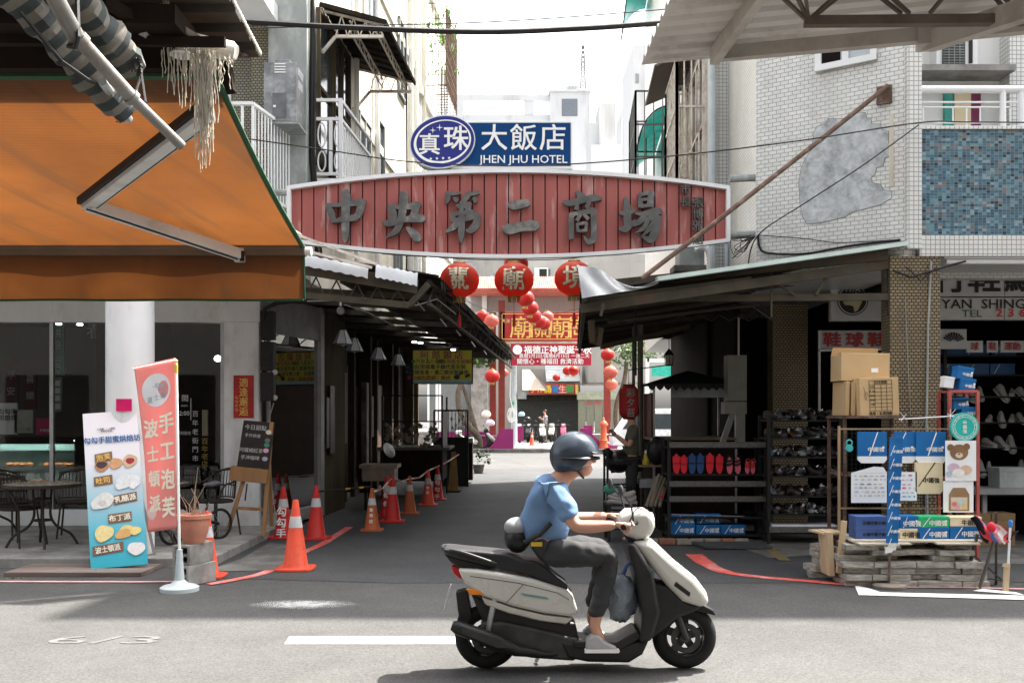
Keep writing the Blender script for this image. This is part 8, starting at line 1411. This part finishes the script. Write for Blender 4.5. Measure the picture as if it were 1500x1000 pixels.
# ================================================================ PEOPLE
m_skin = M('skin', (.50, .27, .19), .55, var=.06, scale=3, bump=.03); m_hair = M('black_hair', (.012, .010, .009), .5, var=.3)
from mathutils import noise as mnoise
def skinned(name, J, E, mt, parent, sub=2, extra=None):
 """one continuous surface grown round connected joints: J name -> (point, rx, ry), E list of pairs; first joint is the root"""
 J = {n: ((J[n][0], J[n][1] * .84, J[n][2] * .84) if name == 'body' and any(w in n for w in ('pelvis', 'waist', 'chest', 'hip', 'thigh', 'shoulder', 'knee', 'calf')) else J[n]) for n in J}; names = list(J); me = bpy.data.meshes.new(name); me.from_pydata([tuple(J[n][0]) for n in names], [(names.index(a), names.index(b)) for a, b in E], []); o = bpy.data.objects.new(name, me); COL.objects.link(o)
 sm = o.modifiers.new('skin', 'SKIN'); sm.use_smooth_shade = True; sm.branch_smoothing = .4
 for i, n in enumerate(names): sv = me.skin_vertices[0].data[i]; sv.radius = (J[n][1], J[n][2]); sv.use_root = i == 0
 ss = o.modifiers.new('sub', 'SUBSURF'); ss.levels = sub; ss.render_levels = sub
 dg = bpy.context.evaluated_depsgraph_get(); m2 = bpy.data.meshes.new_from_object(o.evaluated_get(dg)); bpy.data.objects.remove(o)
 if extra:
  bm = bmesh.new(); bm.from_mesh(m2); e = bpy.data.meshes.new('tmp'); e.from_pydata([tuple(p) for p in extra.v], [], extra.f); e.update(); [setattr(p, 'use_smooth', True) for p in e.polygons]; bm.from_mesh(e); bm.to_mesh(m2); bm.free(); bpy.data.meshes.remove(e)
 if name in ('shirt', 'trousers'):   # folds of the cloth
  for v in m2.vertices: c = v.co; v.co = c + v.normal * (.011 * mnoise.noise(V((c.x * 9, c.y * 5, c.z * 16))) + .008 * mnoise.noise(V((c.x * 24 + c.z * 14, c.y * 11, c.z * 30))))
 m2.materials.clear(); o = build(name, m2, mt, parent); [setattr(p, 'use_smooth', True) for p in m2.polygons]; return o
def hand(b, w, d, up, s, grip=0.0):
 """five separate fingers on a palm; w wrist, d direction, up back-of-hand normal, s side of the thumb, grip 0..1 curl"""
 d, up = V(d).normalized(), V(up).normalized(); lat = d.cross(up).normalized() * s; w = V(w)
 b.obox(w + d * .045, d * .045, lat * .036, up * .012)
 for i, L in enumerate((.070, .080, .074, .058)):
  p0 = w + d * .088 + lat * (.028 - .0185 * i); pts = [p0 - d * .01]; dr = V(d)
  for k in range(3): dr = (dr * math.cos(.25 + grip * 1.05) - up * math.sin(.25 + grip * 1.05)).normalized() if k or grip else dr; pts.append(pts[-1] + dr * L / 2.6); ax = dr; d_, u_ = dr, up; up2 = (up - dr * up.dot(dr)); up = up2.normalized() if up2.length > .1 else up
  b.tube(pts, [.0095, .009, .0085, .0065], 7)
  up = V(u_) if False else (lat.cross(d) * s).normalized() * (1 if (lat.cross(d) * s).dot(V((0, 0, 1))) >= 0 else 1)
 b.tube([w + d * .02 + lat * .03, w + d * .05 + lat * .055 - up * .01, w + d * .075 + lat * .05 - up * .025 * (1 + grip)], [.012, .0105, .008], 7)
RID = thing('person', 'rider in a blue T-shirt, grey trousers and dark helmet on the moving scooter', 'person', SCT_LOC, world=False)
J = {'pelvis': (q(792, 803), .15, .13), 'waist': (q(787, 776), .155, .135), 'chest': (q(796, 736), .17, .155), 'back': (q(806, 714), .135, .11), 'neck_base': (q(822, 702), .08, .075), 'neck': (q(829, 694), .056, .056), 'jaw': (q(850, 682), .066, .07), 'head': (q(850, 665), .082, .09), 'crown': (q(845, 648), .06, .06)}
E = [('pelvis', 'waist'), ('waist', 'chest'), ('chest', 'back'), ('back', 'neck_base'), ('neck_base', 'neck'), ('neck', 'jaw'), ('jaw', 'head'), ('head', 'crown')]
def limb(J, E, pre, root, pts):
 last = root
 for n, p, r in pts: J[pre + n] = (p, r, r); E.append((last, pre + n)); last = pre + n
for s, pre in ((-1, 'r_'), (1, 'l_')):
 limb(J, E, pre, 'chest', [('shoulder', q(814, 719, s * .185), .066), ('mid_arm', q(826, 742, s * .225), .056), ('elbow', q(840, 765, s * .25), .044), ('forearm', q(866, 765, s * .265), .042), ('wrist', q(897, 762, s * .285), .028)])
 limb(J, E, pre, 'pelvis', [('hip', q(806, 808, s * .10), .098), ('thigh', q(850, 808, s * .135), .082), ('knee', q(892, 808, s * .15), .063), ('calf', q(884, 845, s * .145), .058), ('ankle', q(868, 912, s * .135), .036), ('foot', q(880, 934, s * .135), .034)])
hb = MB(); 
for s in (-1, 1): hand(hb, q(896, 761, s * .285), (1, s * .1, -.05), (0.05, 0, 1), -s if False else s, .9)
hb.ell(q(849, 668), (.088, .076, .11), 14, 10); hb.ell(q(854, 687), (.062, .056, .05), 12, 8); hb.ell(q(870, 675, 0), (.018, .014, .014), 8, 6); hb.tube([q(866, 668, 0), q(870, 676, 0)], [.009, .014], 8)
for s in (-1, 1): hb.ell(q(842, 674, s * .085), (.018, .008, .03), 8, 6)
skinned('body', J, E, m_skin, RID, extra=hb)
b = MB(); [b.ell(q(867.5, 668, s * .032), (.008, .012, .006), 8, 6) for s in (-1, 1)]; build('eye', b, m_ltr_k, RID); build('mouth', MB().ell(q(867, 687, 0), (.008, .022, .005), 8, 6), M('lips', (.35, .12, .1), .5), RID)
grow = lambda J, names, k, ov={}: {n: (J[n][0], J[n][1] + ov.get(n, k), J[n][2] + ov.get(n, k)) for n in names}
m_shirt = M('blue_shirt', (.12, .205, .345), .8, var=.12, scale=3, bump=.35, bscale=9); m_trs = M('charcoal_trousers', (.036, .036, .038), .8, var=.2, scale=4, bump=.35, bscale=10)
arm_end = {'r_mid_arm': .018, 'l_mid_arm': .018}
Js = {'waist': (q(795, 800), .195, .17), **grow(J, ['chest'], .028), 'belly': (q(795, 772), .205, .175), 'collar': (q(822, 703), .092, .085)}; Js.update(grow(J, ['back'], .03)); Es = [('waist', 'belly'), ('belly', 'chest'), ('chest', 'back'), ('back', 'collar')]
for pre in ('r_', 'l_'): Js.update(grow(J, [pre + 'shoulder'], .010)); s = -1 if pre == 'r_' else 1; Js[pre + 'sleeve'] = (q(829, 744, s * .23), .072, .072); Js[pre + 'hem'] = (q(835, 757, s * .242), .064, .064); Es += [('chest', pre + 'shoulder'), (pre + 'shoulder', pre + 'sleeve'), (pre + 'sleeve', pre + 'hem')]
skinned('shirt', Js, Es, m_shirt, RID, 3)
Jt = grow(J, ['pelvis', 'r_hip', 'l_hip', 'r_thigh', 'l_thigh', 'r_knee', 'l_knee', 'r_calf', 'l_calf'], .010); Jt['band'] = (q(787, 778), .135, .12); Et = [('pelvis', 'band')]
for pre in ('r_', 'l_'): s = -1 if pre == 'r_' else 1; Jt[pre + 'cuff'] = (q(868, 902, s * .135), .062, .062); Et += [('pelvis', pre + 'hip'), (pre + 'hip', pre + 'thigh'), (pre + 'thigh', pre + 'knee'), (pre + 'knee', pre + 'calf'), (pre + 'calf', pre + 'cuff')]
skinned('trousers', Jt, Et, m_trs, RID, 3)
for s in (-1, 1):
 b = MB(); pts = [(855, 944), (856, 930), (864, 922), (874, 922), (884, 932), (898, 938), (902, 944)]; b.prism([(s_(x, y)[0], s * .135 - .045, s_(x, y)[1]) for x, y in pts], (0, .09, 0)); sh_ = build('shoe', b, M('grey_sport_shoe', (.36, .36, .36), .6, var=.2, scale=12), RID, bev=.02, smooth=True); b = MB(); b.prism([(s_(x, y)[0], s * .135 - .05, s_(x, y)[1]) for x, y in ((854, 947), (854, 942), (903, 942), (904, 945), (902, 947))], (0, .1, 0)); build('sole', b, m_ltr_w, sh_)
hc = q(843, 668, 0)
def helm(u, v):
 a = 2 * math.pi * u; fr = math.cos(a); lim = 2.25 - .75 * max(0, min(1, (fr - .25) * 2.6)); ph = lim * v; return hc + V((.136 * math.sin(ph) * math.cos(a) * 1.08 - .004, .124 * math.sin(ph) * math.sin(a), .142 * math.cos(ph) + .004))
b = MB(); b.sheet(helm, 36, 14); hm = build('helmet', b, M('slate_blue_helmet', (.03, .043, .06), .22, .2, var=.1, bump=0, spec=.6), RID, smooth=True); hm.modifiers.new('thickness', 'SOLIDIFY').thickness = .014
b = MB(); b.sheet(lambda u, v: hc + V((.135 * math.cos((u - .5) * 1.9) + .045 * v, .135 * math.sin((u - .5) * 1.9), .028 - .012 * v)), 12, 3); o = build('visor', b, m_black, hm, smooth=True); o.modifiers.new('thickness', 'SOLIDIFY').thickness = .006
b = MB(); b.tube([hc + V((.15 * math.cos(a) * 1.0, .139 * math.sin(a), -.012)) for a in [(-2.2 + k * .3) for k in range(16)]], .010, 6); build('helmet_trim', b, m_black, hm, smooth=True)
b = MB(); [b.tube([q(842, 686, s * .1), q(852, 697, s * .05), q(855, 700, 0)], .007, 5) for s in (-1, 1)]; build('chin_strap', b, m_blackm, hm)
t = thing('waist_bag', 'black shoulder bag with a grey flap on the back of the rider', 'bag', SCT_LOC + q(758, 790), world=True); o_ = SCT_LOC; b = MB(); b.ell(o_ + q(758, 788), (.085, .13, .095), 16, 10); build('bag_body', b, m_black, t, smooth=True); b = MB(); b.ell(o_ + q(757, 772), (.082, .125, .062), 16, 10); build('bag_flap', b, M('grey_nylon', (.24, .24, .25), .6), t, smooth=True)
b = MB(); b.tube([o_ + V((p.x, yy, p.z)) for p, yy in ((q(768, 790), -.165), (q(790, 778), -.185), (q(806, 762), -.175))], .016, 6); b.rbox(o_ + q(784, 792) + V((0, -.172, 0)), .075, .01, .025); build('strap', b, m_blackm, t); b = MB(); b.rbox(o_ + q(785, 792) + V((0, -.178, 0)), .07, .01, .026); build('yellow_tag', b, M('yellow_tag', (.6, .40, .03), .6), t)
t = thing('carrier_bag', 'crumpled grey and blue plastic bag hanging in the scooter footwell', 'bag', SCT_LOC + q(910, 870)); rnd = random.Random(4); b = MB(); b.ell(SCT_LOC + q(910, 876), (.10, .12, .15), 14, 10); b.v = [p + V((rnd.uniform(-.015, .015), rnd.uniform(-.015, .015), rnd.uniform(-.015, .015))) for p in b.v]; build('bag_body', b, M('grey_blue_plastic', (.27, .31, .36), .35, var=.4, scale=12, transl=.2), t, smooth=True); b = MB(); b.tube([SCT_LOC + q(910, 850), SCT_LOC + q(918, 830), SCT_LOC + q(928, 818)], .012, 6); build('bag_handle', b, M('blue_plastic_film', (.08, .14, .32), .4), t)
t = thing('green_bag', 'blurred green plastic bag on the far handlebar', 'bag', P(893, 714, 12.6)); b = MB(); b.ell(P(893, 716, 12.62), (.09, .07, .06), 12, 8); b.v = [p + V((random.uniform(-.012, .012), 0, random.uniform(-.012, .012))) for p in b.v]; build('bag_body', b, M('green_film', (.05, .25, .17), .4, transl=.2), t, smooth=True); t['label'] = 'small green plastic bag lying on the coiled hose'
def stander(label, loc, h, rz, shirt, trousers, pose, hair=True):
 t = thing('person', label, 'person', loc, world=False, rz=rz); k = h / 1.72; p = lambda x, y, z: V((x * k, y * k, z * k))
 J = {'pelvis': (p(0, 0, .95), .15 * k, .11 * k), 'waist': (p(.02, 0, 1.1), .14 * k, .115 * k), 'chest': (p(0, 0, 1.3), .15 * k, .11 * k), 'neck_base': (p(0, 0, 1.45), .07 * k, .07 * k), 'neck': (p(.01, 0, 1.51), .052 * k, .052 * k), 'jaw': (p(.035, 0, 1.57), .06 * k, .066 * k), 'head': (p(.025, 0, 1.65), .075 * k, .09 * k)}
 E = [('pelvis', 'waist'), ('waist', 'chest'), ('chest', 'neck_base'), ('neck_base', 'neck'), ('neck', 'jaw'), ('jaw', 'head')]; hb = MB()
 for s, pre in ((-1, 'r_'), (1, 'l_')):
  if pose[0 if s < 0 else 1] == 'down': el, wr, d = p(-.02, s * .25, 1.12), p(.04, s * .26, .88), (.1, 0, -1)
  else: el, wr, d = p(.04, s * .24, 1.14), p(.24, s * .10, 1.3), (.6, -s * .4, .6)
  limb(J, E, pre, 'chest', [('shoulder', p(0, s * .18, 1.40), .06 * k), ('elbow', el, .043 * k), ('wrist', wr, .028 * k)]); limb(J, E, pre, 'pelvis', [('hip', p(0, s * .1, .9), .09 * k), ('knee', p(.02, s * .11, .5), .06 * k), ('ankle', p(-.01, s * .11, .09), .038 * k), ('foot', p(.13, s * .12, .04), .036 * k)])
  hand(hb, wr, d, (.3, -s * .6, .6) if d[2] > 0 else (0, s, 0), s, .5)
 hb.ell(p(.02, 0, 1.635), (.092 * k, .076 * k, .108 * k), 14, 10); hb.ell(p(.115, 0, 1.62), (.02 * k, .014 * k, .02 * k), 8, 6); [hb.ell(p(.02, s * .085, 1.62), (.018 * k, .01 * k, .03 * k), 8, 6) for s in (-1, 1)]
 skinned('body', J, E, m_skin, t, extra=hb); b = MB(); [b.ell(p(.105, s * .03, 1.65), (.008, .012, .007), 8, 6) for s in (-1, 1)]; build('eye', b, m_ltr_k, t)
 b = MB(); b.ell(p(.005, 0, 1.69), (.1 * k, .088 * k, .075 * k), 14, 8); b.ell(p(-.035, 0, 1.64), (.07 * k, .084 * k, .09 * k), 12, 8); build('hair', b, m_hair, t, smooth=True)
 Js = grow(J, ['chest', 'waist'], .02 * k); Js['hem'] = (p(0, 0, .93), .175 * k, .135 * k); Js['collar'] = (p(0, 0, 1.43), .085 * k, .08 * k); Es = [('chest', 'waist'), ('waist', 'hem'), ('chest', 'collar')]
 for pre in ('r_', 'l_'): Js.update(grow(J, [pre + 'shoulder'], .018 * k)); Js[pre + 'sleeve'] = (J[pre + 'shoulder'][0].lerp(J[pre + 'elbow'][0], .75), .062 * k, .062 * k); Es += [('chest', pre + 'shoulder'), (pre + 'shoulder', pre + 'sleeve')]
 skinned('shirt', Js, Es, shirt, t); Jt = grow(J, ['pelvis', 'r_hip', 'l_hip', 'r_knee', 'l_knee'], .014 * k); Et = []
 for pre in ('r_', 'l_'): Jt[pre + 'cuff'] = (J[pre + 'ankle'][0] + p(0, 0, .03), .06 * k, .06 * k); Et += [('pelvis', pre + 'hip'), (pre + 'hip', pre + 'knee'), (pre + 'knee', pre + 'cuff')]
 skinned('trousers', Jt, Et, trousers, t)
 for s in (-1, 1): b = MB(); b.prism([p(x, s * .12 - .05, z) for x, z in ((-.07, 0), (-.08, .07), (0, .11), (.08, .07), (.2, .04), (.21, 0))], (0, .1 * k, 0)); build('shoe', b, m_blackm, t, bev=.015, smooth=True)
 return t
stander('man in a dull green shirt standing behind the long red lantern', (1.70, 14.1, .06), 1.70, R(175), M('dull_olive_shirt', (.10, .10, .075), .8, var=.15), m_trs, ('down', 'up'))
stander('man in a grey shirt looking at his phone beside the far scooters', (1.80, 53.8, .14), 1.74, R(195), M('grey_blue_shirt', (.28, .31, .36), .8), M('grey_trousers', (.10, .105, .10), .8), ('up', 'up'))
t = thing('white_van', 'white van nose partly hidden behind the lantern and post on the right', 'van', P(935, 652, 41.5)); D = 41; o = P(897, 0, D).x; b = MB(); pts = [(0, .35), (.02, .8), (.25, 1.0), (.75, 1.75), (1.1, 1.88), (4.2, 1.9), (4.25, .35)]; b.prism([(o + x, D, z) for x, z in pts], (0, 1.6, 0)); build('body', b, M('white_van_paint', (.72, .73, .74), .3), t, bev=.06, smooth=True)
b = MB(); b.prism([(o + x, D - .012, z) for x, z in ((.42, 1.05), (.85, 1.68), (1.35, 1.68), (1.35, 1.05))], (0, .01, 0)); b.prism([(o + x, D - .012, z) for x, z in ((1.5, 1.05), (1.5, 1.68), (2.6, 1.68), (2.6, 1.05))], (0, .01, 0)); build('side_window', b, m_glass_d, t)
for x in (.75, 3.4):
 b = MB(); b.lathe([(.3, -.1), (.32, -.06), (.32, .1)], (o + x, D + .12, .32), 20, ax=(0, 1, 0)); w_ = build('wheel', b, m_rubber, t); build('rim', MB().lathe([(.2, -.11), (.19, -.09), (.02, -.09)], (o + x, D + .12, .32), 16, ax=(0, 1, 0)), m_steel, w_)
b = MB(); b.rbox((o + .06, D + .2, .75), .05, .3, .16); build('headlight', b, m_chrome, t)
